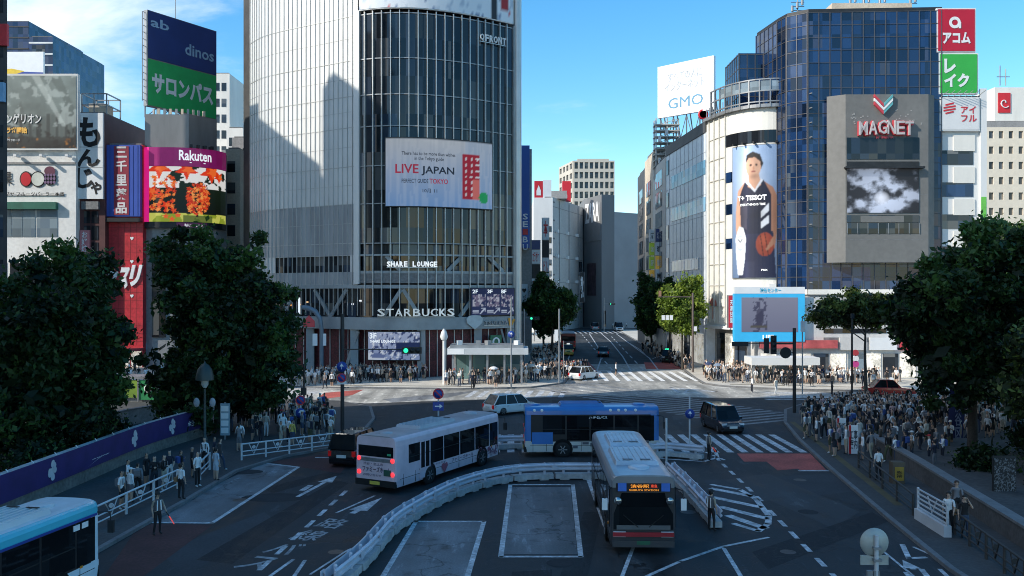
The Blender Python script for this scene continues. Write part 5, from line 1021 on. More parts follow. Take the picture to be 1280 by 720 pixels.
def tree(label, base, h, rx, rz, lobes, n, leaf, mats, seed, trunk_r=.22, zc=None, group=None, name='street_tree', lean=0):
    """trunk with limbs into a crown of many leaf clumps; lobes = (dx, dy, dz, r) in units of the crown radii"""
    r = np.random.default_rng(seed); t = thing(name, label, 'tree', base, group, world=False); zc = zc or h - rz
    mb = MB(); top = V((lean, 0, zc + rz * .35)); mid = V((lean * .4 + r.normal() * .15, r.normal() * .15, zc * .55))
    mb.tube([(0, 0, -.1), (0, 0, .3), mid, top], [trunk_r * 1.35, trunk_r, trunk_r * .75, trunk_r * .25], 9)
    cl = []
    for dx, dy, dz, lr in lobes:
        c = V((dx * rx + lean, dy * rx, zc + dz * rz)); p0 = mid.lerp(top, .2 + .5 * r.random()); mb.tube([p0, p0.lerp(c, .5) + V((0, 0, .15)), c], [trunk_r * .4, trunk_r * .25, trunk_r * .08], 6, cap=False)
        k = max(5, int(26 * lr * lr * 3))
        for _ in range(k):
            d = r.normal(size=3); d /= np.linalg.norm(d); q = r.random() ** .35
            if r.random() < .1: q = r.uniform(1.08, 1.3)
            cl.append((np.array(c) + d * q * np.array([rx * lr, rx * lr, rz * lr * .95]), q, d[2]))
    mb.build('trunk', bark, t)
    per = max(6, int(n * 1.25) // len(cl)); P = []; mi = []
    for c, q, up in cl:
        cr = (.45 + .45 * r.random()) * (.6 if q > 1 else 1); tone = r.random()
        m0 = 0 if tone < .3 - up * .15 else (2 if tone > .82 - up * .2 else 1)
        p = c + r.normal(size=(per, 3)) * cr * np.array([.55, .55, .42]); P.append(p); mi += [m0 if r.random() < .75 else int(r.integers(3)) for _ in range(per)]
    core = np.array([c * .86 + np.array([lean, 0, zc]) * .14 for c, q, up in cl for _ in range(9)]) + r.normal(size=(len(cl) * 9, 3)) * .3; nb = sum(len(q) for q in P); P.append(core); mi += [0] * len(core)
    P = np.concatenate(P); N = len(P); u = r.normal(size=(N, 3)); u /= np.linalg.norm(u, axis=1)[:, None]; w = np.cross(u, r.normal(size=(N, 3))); w /= np.linalg.norm(w, axis=1)[:, None]
    s = leaf * (.5 + 1.1 * r.random((N, 1)) ** 1.5); s[nb:] *= 2.3; a, b = u * s, w * s * .55
    vs = np.stack([P - a, P + b, P + a * 1.1, P - b], 1).reshape(-1, 3)
    me = bpy.data.meshes.new('crown'); me.vertices.add(N * 4); me.vertices.foreach_set('co', vs.astype(np.float32).ravel()); me.loops.add(N * 4); me.loops.foreach_set('vertex_index', np.arange(N * 4, dtype=np.int32))
    me.polygons.add(N); me.polygons.foreach_set('loop_start', np.arange(0, N * 4, 4, dtype=np.int32)); me.polygons.foreach_set('material_index', np.array(mi[:N], np.int32))
    for m in mats: me.materials.append(m)
    me.update(calc_edges=True); link('crown', me, t); return t
def blob(seed, k=9, squash=1):
    r = np.random.default_rng(seed); out = [(0, 0, 0, .62)]
    for i in range(k):
        a = 2 * PI * i / k + r.random() * .5; e = r.uniform(-.97, .85); q = math.sqrt(max(0, 1 - e * e)) * .66; out.append((q * math.cos(a), q * math.sin(a), e * .68, r.uniform(.32, .46)))
    return out
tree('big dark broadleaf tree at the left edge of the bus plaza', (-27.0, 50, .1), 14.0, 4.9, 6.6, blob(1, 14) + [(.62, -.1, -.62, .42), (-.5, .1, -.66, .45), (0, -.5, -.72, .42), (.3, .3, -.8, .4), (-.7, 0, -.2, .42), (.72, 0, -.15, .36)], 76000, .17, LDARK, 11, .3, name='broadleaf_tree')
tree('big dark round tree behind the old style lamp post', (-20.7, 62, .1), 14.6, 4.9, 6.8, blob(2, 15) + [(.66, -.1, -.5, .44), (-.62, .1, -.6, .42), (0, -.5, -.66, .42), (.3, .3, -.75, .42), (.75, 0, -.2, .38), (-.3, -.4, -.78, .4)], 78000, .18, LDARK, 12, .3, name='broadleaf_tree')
tree('dark tree filling the left edge behind the plaza tree', (-37, 58, .1), 13.2, 4.6, 6.2, blob(3, 10), 26000, .19, LDARK, 13, .28, name='broadleaf_tree')
tree('dark green street tree beside the tower up the street', (5.6, 124, .1), 12.2, 3.4, 4.4, blob(4, 12), 22000, .2, LMID, 14, .2)
tree('small dark street tree further up beside the slim shop signs', (5.5, 152, .1), 11.5, 3.4, 4.6, blob(5, 10), 12000, .26, LMID, 15, .2)
tree('dark street tree in shade before the narrow buildings', (23.5, 148, .1), 13.2, 3.9, 5.2, blob(6, 11), 16000, .25, LMID, 16, .2)
tree('second dark street tree merging behind the sunlit lime one', (23.2, 130, .1), 12, 3.2, 4.6, blob(7, 11), 14000, .22, LMID, 17, .2)
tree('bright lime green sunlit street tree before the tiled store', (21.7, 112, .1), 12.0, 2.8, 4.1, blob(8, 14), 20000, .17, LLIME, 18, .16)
tree('slender olive tree over the red taxi by the shops', (33.6, 83.5, .1), 10.1, 4.4, 2.5, [(-.55, 0, .1, .5), (.5, 0, .2, .5), (0, 0, .45, .5), (-.1, .3, -.1, .45), (.8, .1, -.1, .35), (-.85, 0, -.1, .3)], 18000, .16, LMIX, 19, .16, name='olive_leaved_tree', zc=7.6)
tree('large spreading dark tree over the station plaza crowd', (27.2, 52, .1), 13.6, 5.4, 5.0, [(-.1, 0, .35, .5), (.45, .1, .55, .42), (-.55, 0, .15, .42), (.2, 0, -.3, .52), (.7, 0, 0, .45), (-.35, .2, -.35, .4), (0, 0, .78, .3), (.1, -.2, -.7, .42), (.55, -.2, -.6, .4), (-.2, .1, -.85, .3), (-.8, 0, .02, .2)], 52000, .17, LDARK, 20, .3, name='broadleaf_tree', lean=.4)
tree('dark tree with sky showing through at the right edge', (37, 63, .1), 14.8, 4.6, 4.4, [(-.3, 0, .1, .4), (.35, 0, .45, .42), (-.1, 0, .75, .28), (.75, 0, 0, .5), (.1, 0, -.45, .45), (.6, .1, -.6, .4), (-.6, .1, -.3, .3)], 30000, .18, LDARK, 21, .24, name='broadleaf_tree')
tree('yellow green bough tree lit at the right edge', (25.6, 43.2, .1), 8.6, 2.0, 2.3, [(0, 0, .3, .5), (.4, 0, -.3, .45), (-.3, 0, -.5, .4), (.1, 0, -.8, .35)], 3800, .14, LMIX, 22, .12, name='young_tree')
def shrub(label, base, rx, rz, n, seed): return tree(label, base, rz * 2, rx, rz, blob(seed, 6), n, .1, LDARK, seed, .05, name='shrub')
tree('dark tree crowding the right edge behind the stone wall', (31.5, 47, .1), 11.5, 4.2, 5.6, blob(41, 11), 26000, .17, LDARK, 41, .25, name='broadleaf_tree')
tree('low dark tree under the boughs at the right edge', (30.0, 43, .5), 6.2, 2.6, 3.0, blob(43, 9), 14000, .15, LDARK, 43, .14, name='broadleaf_tree')
tree('low dark tree farther back behind the patio umbrella', (36.5, 56, .5), 7, 3.4, 3.4, blob(44, 9), 14000, .16, LDARK, 44, .14, name='broadleaf_tree')
tree('dark tree behind the navy flag in the station plaza', (34.5, 66, .1), 11, 4.2, 4.8, blob(42, 10), 16000, .19, LDARK, 42, .22, name='broadleaf_tree')
shrub('low clipped dark shrub in the plaza bed under the spreading tree', (25.2, 46.5, .1), 1.5, .75, 2500, 31); shrub('round dark shrub beside the grey patio umbrella', (30.2, 50, .55), 1.6, .9, 2500, 32); shrub('dark shrub at the right frame edge by the stone wall', (26.4, 42, .1), 1.6, .8, 2500, 33)
shrub('dark shrub below the left plaza tree by the purple banner', (-24.6, 46, .1), 1.4, .9, 2500, 34); shrub('shrub behind the low white wall of the left plaza', (-26.2, 56, .1), 1.6, .9, 2500, 35)

# ------------------------------------------------------------------ vehicles
glassv = glassmat('vehicle_glass', (.01, .012, .014), .05, (.9, .9, .9), .5, .28, 0); rubber = pm('rubber', (.012, .012, .012), .85); chrome = pm('chrome', (.5, .5, .5), .2, .9); alloy = pm('alloy', (.35, .35, .36), .35, .7)
headl = pm('headlamp', (.7, .72, .74), .15, var=.1); taill = pm('tail_lamp', (.5, .01, .01), .3, emit=.15); brake = pm('brake_lamp_lit', (.95, .03, .04), .4, emit=2.2); amber = pm('amber_lamp', (.7, .25, .02), .3); platem = pm('number_plate', (.65, .66, .62), .5); plateg = pm('number_plate_green', (.02, .12, .06), .5); platey = pm('number_plate_yellow', (.6, .5, .08), .5)
def wheel(par, x, y, r, w, out, hub=alloy):
    """tyre (> rim) at (x, y), axle along X, out = +1/-1 is the outer side"""
    ty = MB().lathe((x, y, r), [(r * .62, -w / 2), (r * .93, -w / 2), (r, -w * .32), (r, w * .32), (r * .93, w / 2), (r * .62, w / 2)], 20, 0, 'X').build('wheel', rubber, par)
    e = w / 2 * out; mb = MB().lathe((x + e, y, r), [(.0001, -.02 * out), (r * .62, -.02 * out)], 20, 0, 'X')
    for k in range(6):
        a = k * PI / 3; mb.obox((x + e - .0 * out, y + r * .33 * math.cos(a), r + r * .33 * math.sin(a)), (.025, r * .5, r * .12), 0, 0, a)
    o = mb.build('rim', hub, ty); return ty
def car(label, D0, heading, L_, Wd, H, kind, paint, cat='car', name='parked_car', extra=None, taxi=False):
    """front faces local -Y; heading = rotation about Z"""
    t = thing(name, label, cat, (D0[0], D0[1], 0), world=False); t.rotation_euler.z = heading; hw = Wd / 2; y0 = -L_ / 2
    P_ = dict(sedan=([0, .04, .12, .3, .34, .82, .86, .97, 1], [.5, .64, .68, .76, .8, .8, .78, .74, .55], (.31, .45, .72, .86)), van=([0, .03, .1, .2, .24, .9, .95, .99, 1], [.55, .78, .86, .92, .95, .97, .97, .9, .6], (.2, .36, .9, .985)),
              wagon=([0, .04, .1, .27, .31, .88, .93, .985, 1], [.5, .68, .74, .84, .88, .9, .88, .84, .55], (.27, .42, .86, .975)), box=([0, .03, .08, .2, .24, .9, .95, .99, 1], [.6, .9, .98, 1.02, 1.04, 1.04, 1.04, .95, .6], (.19, .3, .92, .985)))[kind]
    xs, zs, (g0, g1, g2, g3) = P_; rings = []
    for f, z in zip(xs, zs):
        e = min(f, 1 - f); ww = hw * (.86 + .14 * min(1, (e / .1) ** .5)); y = y0 + f * L_; zb = .2 if 0 < e else .3
        rings.append([(-ww * .94, y, zb), (-ww, y, zb + .14), (-ww, y, z * .68), (-ww * .985, y, z * .9), (-ww * .9, y, z), (ww * .9, y, z), (ww * .985, y, z * .9), (ww, y, z * .68), (ww, y, zb + .14), (ww * .94, y, zb)])
    MB().loft(rings, smooth=False).build('body', paint, t)
    bz = zs[4] - .03; a = [(y0 + g0 * L_, bz), (y0 + g1 * L_, H - .04), (y0 + g2 * L_, H - .03), (y0 + g3 * L_, bz)]; w0, w1 = hw * .93, hw * .74
    v = [(-w0, a[0][0], a[0][1]), (w0, a[0][0], a[0][1]), (-w1, a[1][0], a[1][1]), (w1, a[1][0], a[1][1]), (-w1, a[2][0], a[2][1]), (w1, a[2][0], a[2][1]), (-w0, a[3][0], a[3][1]), (w0, a[3][0], a[3][1])]
    MB().quad(v[0], v[1], v[3], v[2]).build('windscreen', glassv, t); MB().quad(v[4], v[5], v[7], v[6]).build('rear_window', glassv, t)
    mr = MB(); rr = []
    for f, dz in ((0, 0), (.06, .035), (.5, .05), (.94, .03), (1, 0)):
        y = a[1][0] + (a[2][0] - a[1][0]) * f; rr.append([(-w1 * 1.0, y, H - .05 + dz * .2), (-w1 * .8, y, H - .04 + dz), (w1 * .8, y, H - .04 + dz), (w1 * 1.0, y, H - .05 + dz * .2)])
    mr.loft(rr, 0, False, False, False).build('roof', paint, t)
    for s in (-1, 1):
        ix = (0, 2, 4, 6) if s < 0 else (1, 3, 5, 7); A, B, C, D_ = [V(v[i]) for i in ix]; n = 3 if kind in ('van', 'wagon', 'box') else 2
        for k in range(n):
            f0, f1 = k / n, (k + 1) / n; q = [A.lerp(D_, f0), A.lerp(D_, f1), B.lerp(C, f1), B.lerp(C, f0)]
            if s > 0: q = q
            else: q = q[::-1]
            MB().quad(*q).build('side_window', glassv, t)
        mp_ = MB()
        for k in range(n + 1): f0 = k / n; p, q = A.lerp(D_, f0), B.lerp(C, f0); mp_.beam(p + V((s * .012, 0, 0)), q + V((s * .012, 0, 0)), .07, .05)
        mp_.build('pillars', paint if kind != 'box' else rubber, t)
        MB().obox((s * (hw + .09), y0 + (g0 + .05) * L_, bz + .08), (.18, .1, .14)).build('mirror', paint, t)
        z = zs[1]; MB().obox((s * hw * .7, y0 + .03 * L_, z * .9), (hw * .42, .16, .13)).build('headlight', headl, t)
        MB().obox((s * hw * .83, y0 + L_ * .985, zs[7] * .82), (hw * .22, .12, .3 if kind in ('van', 'box', 'wagon') else .14)).build('tail_light', taill, t)
        for f in (.17, .8): wheel(t, s * (hw - .1), y0 + f * L_, .32 if kind != 'van' else .34, .2, s)
        mb = MB()
        for k in range(n): y = (A.lerp(D_, (k + .85) / n)).y; mb.obox((s * hw * 1.0, y, bz - .12), (.03, .16, .04))
        mb.build('handles', chrome, t)
    MB().box(-.28, .28, y0 - .02, y0 + .03, .42, .58).build('number_plate', plateg if taxi else platem, t); MB().box(-.28, .28, y0 + L_ - .03, y0 + L_ + .02, .55, .72).build('number_plate', plateg if taxi else platem, t)
    MB().box(-hw * .55, hw * .55, y0 - .015, y0 + .04, zs[1] * .72, zs[1] * .92).build('grille', chrome if kind == 'van' else rubber, t); MB().box(-hw * .8, hw * .8, y0 - .01, y0 + .1, .24, .4).build('bumper_trim', rubber, t)
    if taxi: MB().obox((0, y0 + .45 * L_, H + .07), (.5, .22, .16)).build('roof_lamp', litgreen if taxi == 2 else lit, t)
    return t
pw = pm('paint_white', (.75, .75, .73), .25, var=.04, coat=.6); pk = pm('paint_black', (.008, .008, .01), .15, var=.05, coat=1); pdg = pm('paint_navy_black', (.01, .011, .02), .15, var=.05, coat=1); pr = pm('paint_red', (.42, .03, .02), .25, var=.05, coat=.6); psil = pm('paint_silver', (.42, .43, .44), .3, .4, var=.05, coat=.5); py = pm('paint_yellow', (.55, .38, .05), .3, var=.05, coat=.5); pgr = pm('paint_green', (.06, .16, .05), .3, var=.05, coat=.5)
def at(px, py): g = G(px, py); return (g.x, g.y)
car('white minivan turning in front of the pink bus', at(641, 516), R(180 - 58), 4.8, 1.8, 1.6, 'wagon', pw, 'minivan', 'white_minivan')
car('white hatchback crossing the zebra at the street mouth', at(730, 474), R(180 - 38), 4.1, 1.72, 1.5, 'wagon', pw, 'car', 'white_hatchback')
car('black minivan facing the camera by the zebra crossing', at(902, 537), R(7), 4.6, 1.76, 1.82, 'van', pdg, 'minivan', 'black_minivan')
car('black sedan driving away up the middle of the street', at(754, 445), R(180 - 5), 4.5, 1.75, 1.5, 'wagon', pk, 'car', 'black_car')
car('dark taxi with yellow bumper waiting behind the red bus', (8.9, 139), R(180 - 3), 4.4, 1.7, 1.7, 'box', py, 'taxi', 'street_taxi', taxi=1)
car('black cab with lit green roof lamp at the right kerb', (22.0, 125), R(-6), 4.4, 1.7, 1.75, 'box', pk, 'taxi', 'street_taxi', taxi=2)
car('red taxi with white roof lamp passing behind the small tree', (36.2, 84.5), R(84), 4.7, 1.7, 1.5, 'sedan', pr, 'taxi', 'red_taxi', taxi=1)
car('silver van waiting at the far crossing', (21.8, 232), R(180), 4.6, 1.8, 2.0, 'box', psil, 'van', 'street_van')
car('white box van facing down the far end of the street', (27.4, 226), R(0), 4.8, 1.9, 2.3, 'box', pw, 'van', 'street_van')
car('black cab close beside the back of the pink bus', (-9.1, 51.4), R(180 - 12), 4.4, 1.7, 1.85, 'box', pk, 'taxi', 'street_taxi')
car('dark car half hidden beyond the red taxi', (46.8, 85.3), R(88), 4.4, 1.75, 1.45, 'sedan', pdg, 'car', 'dark_car')

def bus(label, pos, heading, L_, H, cols, name='city_bus', Wd=2.48, side_win=5, rear=True, roof='units', dest=None, front_glass=(.95, 2.45), cat='bus', door=False):
    """front faces local -Y; cols = dict(upper, lower, skirt, roof)"""
    t = thing(name, label, cat, (pos[0], pos[1], 0), world=False); t.rotation_euler.z = heading; hw = Wd / 2; y0, y1 = -L_ / 2, L_ / 2
    def prof(z0, z1, w): return z0, z1, w
    def shell(nm, zs, mat, caps=True):
        rings = []
        for y, k in ((y0, .93), (y0 + .12, .98), (y0 + .4, 1), (y1 - .3, 1), (y1 - .08, .985), (y1, .95)):
            L1 = [(-hw * k * f, y, z) for z, f in zs]; rings.append(L1 + [(-x, yy, z) for x, yy, z in L1[::-1]])
        MB().loft(rings, 0, False).build(nm, mat, t)
    h = H - .12
    sk = cols.get('sk', .7); shell('skirt', [(.32, .97), (.65, 1), (sk, 1)], cols['skirt']); shell('body', [(sk + .001, 1), (1.05, 1), (h - .42, .99)], cols['lower']); shell('upper_body', [(h - .419, .99), (h - .16, .975), (h - .05, .93), (h, .85)], cols['upper'])
    shell('roof', [(h + .001, .84), (h + .04, .7), (h + .06, .3)], cols['roof'])
    wz0, wz1 = 1.02, h - .45
    band = cols.get('band')
    for s in (-1, 1):
        if band: MB().box(*sorted((s * hw * .985, s * (hw + .006))), y0 + .5, y1 - .35, wz0 - .08, wz1 + .06).build('window_band', band, t)
        ys = np.linspace(y0 + 1.25, y1 - (1.0 if rear else .6), side_win + 1); x0, x1 = sorted((s * hw * .985, s * (hw + .012)))
        for k in range(side_win):
            w = MB().box(x0, x1, ys[k] + .05, ys[k + 1] - .05, wz0 + (.35 if k == side_win - 1 and rear else 0), wz1).build('side_window', glassv, t)
            MB().box(*sorted((s * (hw + .010), s * (hw + .022))), ys[k] + .05, ys[k + 1] - .05, wz0 + .62, wz0 + .66).build('sash', rubber, w)
        MB().box(x0, x1, y0 + .3, ys[0] - .05, wz0 - .05, wz1).build('cab_window', glassv, t)
        for f, rr in ((.2, .46), (.72, .46)):
            yw = y0 + f * L_; mb = MB().lathe((s * (hw - .1), yw, .5), [(.0001, .112 * s), (.6, .112 * s)], 22, 0, 'X'); mb.build('wheel_arch', rubber, t); wheel(t, s * (hw - .1), yw, rr, .28, s, alloy)
        mb = MB().tube([(s * hw * .95, y0 + .1, 2.5), (s * (hw + .2), y0 - .22, 2.45), (s * (hw + .22), y0 - .25, 2.1)], .025, 6); m_ = mb.build('mirror_arm', dsteel, t); MB().obox((s * (hw + .22), y0 - .25, 1.95), (.2, .1, .42)).build('mirror', wwhite if dest else dsteel, m_)
        MB().obox((s * hw * .72, y0 - .01, .78), (.46, .1, .2)).build('headlight', headl, t)
        for z in (.95, 1.62): MB().lathe((s * hw * .82, y1 - .03, z), [(.0001, .06), (.11, .06), (.11, -.05)][::-1], 12, 0, 'Y').build('tail_light', cols.get('tail', taill), t)
        MB().obox((s * (hw + .01), y0 + 1.0, .95), (.03, .12, .08)).build('side_lamp', amber, t)
    for s in (-1, 1):
        x0, x1 = sorted((s * hw * .99, s * (hw + .004)))
        for f in (.1, .3, .44, .58, .84, .94): MB().box(x0, x1, y0 + f * L_, y0 + f * L_ + .025, .36, wz0 - .1).build('panel_gap', rubber, t)
        MB().box(x0, x1, y0 + .3, y1 - .3, .69, .712).build('rub_strip', rubber, t); MB().box(*sorted((s * (hw - .3), s * (hw - .25))), y0 + 1.2, y1 - 1, 1.0, 1.35).build('seat_row', pm('seat_blue', (.04, .06, .12), .8), t)
    f0, f1 = front_glass; MB().loft([[(-hw * .9, y0 - .015, f0), (-hw * .3, y0 - .05, f0), (hw * .3, y0 - .05, f0), (hw * .9, y0 - .015, f0)], [(-hw * .88, y0 + .02, f1), (-hw * .3, y0 - .03, f1), (hw * .3, y0 - .03, f1), (hw * .88, y0 + .02, f1)]], closed=False, caps=False).build('windscreen', glassv, t)
    MB().box(-hw * .82, hw * .82, y0 - .03, y0 + .1, f1 + .04, f1 + .36).build('destination_board', wblack, t)
    for s in (-1, 1): m_ = MB().tube([(s * .2, y0 - .06, f0 + .1), (s * .75, y0 - .05, f0 + .55)], .02, 5).build('wiper', rubber, t)
    MB().box(-hw * .93, hw * .93, y0 - .06, y0 + .1, .3, .55).build('bumper', cols.get('bumper', rubber), t); MB().box(-.25, .25, y0 - .08, y0 - .05, .4, .54).build('number_plate', plateg, t)
    MB().box(-hw * .85, hw * .85, y1 - .03, y1 + .012, 1.75, h - .45).build('rear_window', glassv, t); MB().box(-hw * .97, hw * .97, y1 - .1, y1 + .07, .32, .62).build('rear_bumper', rubber, t); MB().box(-.3, .3, y1 + .06, y1 + .09, .4, .56).build('number_plate', platey if rear else plateg, t)
    MB().box(-hw * .85, hw * .85, y1 - .02, y1 + .01, 1.5, 1.68).build('rear_grille', louv, t)
    rm = cols.get('unit', cols['roof'])
    if roof in ('units', 'front'):
        for k, (a, b, wd) in enumerate(((.18, .5, .74), (.58, .86, .62)) if roof == 'units' else ((.4, .74, .66),)):
            ya, yb = y0 + a * L_, y0 + b * L_; w = hw * wd; rings = []
            for y, q, z in ((ya, .92, .06), (ya + .1, .97, .2), (yb - .1, .97, .2), (yb, .92, .06)): rings.append([(-w * q, y, h + .02), (-w * q * .92, y, h + z), (w * q * .92, y, h + z), (w * q, y, h + .02)])
            u = MB().loft(rings).build('roof_unit', rm, t); mb = MB()
            for i in range(7): x = -w * .75 + i * w * .25; mb.box(x - .03, x + .03, ya + .15, yb - .15, h + .2, h + .235)
            mb.build('roof_ribs', rm, u); MB().box(-.55, -.15, ya + .2, ya + .32, h + .235, h + .25).build('intake', rubber, u); MB().box(.15, .55, ya + .2, ya + .32, h + .235, h + .25).build('intake', rubber, u)
    MB().lathe((0, y0 + .13 * L_, h + .03), [(.42, 0), (.42, .08), (.3, .12), (.0001, .12)], 16).build('roof_hatch', rm, t); MB().lathe((0, y0 + .92 * L_, h + .03), [(.35, 0), (.35, .07), (.0001, .1)], 14).build('roof_hatch', rm, t)
    return t, plane((hw + .014, y0, 0), (0, 1, 0)), plane((hw, y1 + .014, 0), (-1, 0, 0)), plane((-hw, y0 - .035, 0), (1, 0, 0)), hw, h
# pink bus, seen from behind and its kerb side (local front -Y, its right-hand side is -X ; the visible side is +X after heading)
pkb = pm('bus_pink', (.68, .54, .59), .4, var=.1, scale=1.5); pkr = pm('bus_pink_roof', (.36, .33, .34), .5, var=.2); ig = pm('bus_ink', (.1, .06, .1), .5)
c_ = (V((-6.65, 43.3)) + V((-1.85, 52.2))) / 2; hd = math.atan2(8.9, 4.8) + PI / 2
t, sf, rf, ff, hw, h = bus('pale pink advertising bus leaving with red tail lamps lit', c_, hd, 10.3, 2.85, dict(upper=pkb, lower=pkb, skirt=pkb, roof=pkr, tail=brake, unit=pm('roof_unit_grey', (.42, .43, .46), .5)), roof='front', side_win=5)
sf = plane((-hw - .016, 5.15, 0), (0, -1, 0))
text('ファミーズホーム', rf, .45, .98, 1.7, .3, ig, t, lift=.01); text('渋谷・恵比寿', rf, .5, 1.32, 1.2, .14, ig, t, lift=.01, bold=.0); text('お問い合わせ', rf, .5, .78, 1.1, .12, ig, t, lift=.01, bold=0)
text('ファミーズホーム', sf, 5.0, .76, 2.2, .2, ig, t, lift=.004); text('お客様の声をかたちに', sf, 1.9, .86, 2.5, .11, ig, t, lift=.004, bold=0)
mb = MB(); mb.add([sf(4.3 + x * .38, .62 + y * .32, .004) for x, y in ((0, -.9), (.8, .1), (.7, .6), (.35, .75), (0, .45), (-.35, .75), (-.7, .6), (-.8, .1))], [(0, 1, 2, 3, 4), (0, 4, 5, 6, 7)]); mb.build('heart_print', pm('bus_heart', (.4, .1, .14), .5), t)
mb = MB(); r_ = np.random.default_rng(9)
for k in range(22):
    x, y = 7.6 + 2.2 * r_.random(), .45 + .5 * r_.random(); a = r_.random() * 3; mb.beam(sf(x, y, .004), sf(x + .35 * math.cos(a), y + .25 * math.sin(a), .004), .03, .01)
    for q in range(2): c = sf(x + .3 * r_.random(), y + .2 * r_.random(), .006); mb.add([c + V((0, .05 * math.cos(b), .05 * math.sin(b))) for b in np.arange(0, 2 * PI, PI / 3)], [(0, 1, 2, 3, 4, 5)])
mb.build('branch_print', pm('bus_branch', (.22, .1, .16), .5), t)
mb = MB(); panel(mb, rf, 1.75, .86, .42, .3, .0, .03); mb.build('engine_vent', pm('vent_green', (.03, .09, .06), .6), t)
panel(MB(), rf, 1.95, 1.85, .22, .1, .0, .02).build('rear_sticker', pm('sticker_green', (.05, .4, .2), .5), t)
# door panel seam on the visible side: centre door frame
panel(MB(), sf, 2.0, .42, .95, 1.95, -.02, .006).build('centre_door', pkb, t); panel(MB(), sf, 2.1, .95, .32, 1.3, .0, .012).build('door_glass', glassv, t); panel(MB(), sf, 2.52, .95, .32, 1.3, .0, .012).build('door_glass', glassv, t)
# blue community bus, broadside
bb = pm('bus_blue', (.035, .17, .46), .3, var=.1, coat=.4); bw = pm('bus_cream', (.55, .54, .5), .4, var=.08)
t, sf, rf, ff, hw, h = bus('blue and cream community bus standing broadside behind the barrier', (4.75, 53.6), R(91.5), 8.0, 3.05, dict(sk=.98, upper=bb, lower=bb, skirt=bw, roof=bb, band=wblack), roof='front', side_win=4, Wd=2.3)
sf = plane((-hw - .026, 4.1, 0), (0, -1, 0))
MB().lathe((-hw - .01, 3.1, 1.1), [(.0001, .02), (.3, .02), (.3, -.02)], 16, 0, 'X').build('round_print', wwhite, t); panel(MB(), sf, .5, .8, 1.25, .7, .0, .006).build('blue_panel', bb, t)
text('ハチ公バス', sf, 3.9, 2.28, 1.1, .17, wwhite, t, lift=.012)
for x in (.65, 1.1, 5.2, 5.7, 6.1, 6.7): MB().ell((-hw + .06, 4.1 - x, 2.78), (.06, .1, .1)).build('marker_lamp', wwhite, t)
mb = MB(); r_ = np.random.default_rng(4)
for k in range(9): x = .5 + r_.random() * 7; y = .45 + .4 * r_.random(); panel(mb, sf, x, y, .18 + .2 * r_.random(), .1 + .12 * r_.random(), -.005, .004)
mb.build('paw_print', pm('bus_print', (.1, .1, .12), .5), t)
# silver and red bus facing the camera
bs = pm('bus_silver', (.3, .32, .34), .3, .5, var=.1); br = pm('bus_crimson', (.16, .015, .02), .35, var=.1)
t, sf, rf, ff, hw, h = bus('silver roofed bus with dark windscreen coming out of the bay towards the camera', (5.03, 38.2), R(-1.3), 10.6, 3.05, dict(upper=bs, lower=pm('bus_charcoal', (.04, .042, .046), .35, var=.1), skirt=MATS.get('bus_charcoal') or pm('bus_charcoal', (.04, .042, .046), .35, var=.1), roof=pm('bus_roof_blue_grey', (.34, .42, .5), .35, .3, var=.2), unit=pm('roof_unit_silver', (.5, .56, .62), .4, .2, var=.2), bumper=pm('bumper_dark', (.05, .05, .055), .4)), dest=1, front_glass=(.95, 2.32))
amb = pm('led_amber', (.9, .3, .03), .5, emit=.7)
panel(MB(), ff, .28, 2.4, .32, .3, .06, .075).build('route_panel', pm('panel_blue', (.03, .12, .45), .4, emit=.2), t); panel(MB(), ff, 1.9, 2.4, .32, .3, .06, .075).build('wheelchair_panel', MATS['panel_blue'], t)
text('渋谷駅', ff, .75, 2.52, .7, .14, amb, t, lift=.075); text('東急', ff, 1.5, 2.54, .25, .12, pm('led_red', (.9, .08, .03), .5, emit=.6), t, lift=.075); text('SHIBUYA STATION', ff, .7, 2.41, 1.1, .07, amb, t, lift=.075)
panel(MB(), ff, .1, .7, hw * 2 - .2, .16, .02, .05).build('red_band', pm('band_red', (.35, .02, .03), .35), t)
for s in (-1, 1): MB().lathe((s * hw * .78, -5.42, 2.05), [(.0001, -.06), (.14, -.06), (.14, .02)], 12, 0, 'Y').build('round_mirror', chrome, t)
MB().box(-1.0, 1.0, -5.365, -5.352, .96, 1.12).build('dashboard', pm('dash_grey', (.12, .12, .12), .7), t)
# turquoise bus entering at the lower left
bt = pm('bus_turquoise', (.05, .48, .6), .35, var=.08, coat=.3); bl = pm('bus_pale_blue', (.66, .78, .84), .4, var=.08)
corner = V((-13.75, 29.4)); hd = PI - R(9.7); fw = V((math.sin(hd), -math.cos(hd))); rg = V((-math.cos(hd), -math.sin(hd)))
c_ = corner - fw * 5.2 - rg * 1.2
t, sf, rf, ff, hw, h = bus('turquoise and pale blue bus cut off by the lower left corner', c_, hd, 10.4, 2.98, dict(upper=bt, lower=bl, skirt=bl, roof=pm('bus_roof_pale', (.6, .64, .66), .5, var=.15), unit=pm('roof_unit_pale', (.6, .62, .63), .45, var=.08), band=wblack), Wd=2.4, front_glass=(.95, 2.4))
sf = plane((-hw - .016, 5.2, 0), (0, -1, 0))
for k in range(2): panel(MB(), sf, 9.0 + k * .42, 2.18, .3, .18, .0, .02).build('sticker', wwhite, t)
panel(MB(), sf, 6.4, .98, .9, .3, .0, .016).build('green_sticker', wgreen, t); panel(MB(), sf, .3, 2.43, 9.9, .08, .0, .01).build('stripe', wblue, t)
# far red double lamp bus up the street
bd = pm('bus_red', (.35, .04, .03), .35, var=.1)
bus('far red bus stopped at the left kerb up the street', (9.6, 152), PI - R(2), 10, 3.1, dict(upper=bd, lower=bd, skirt=rubber, roof=pkr), roof='none', side_win=4)

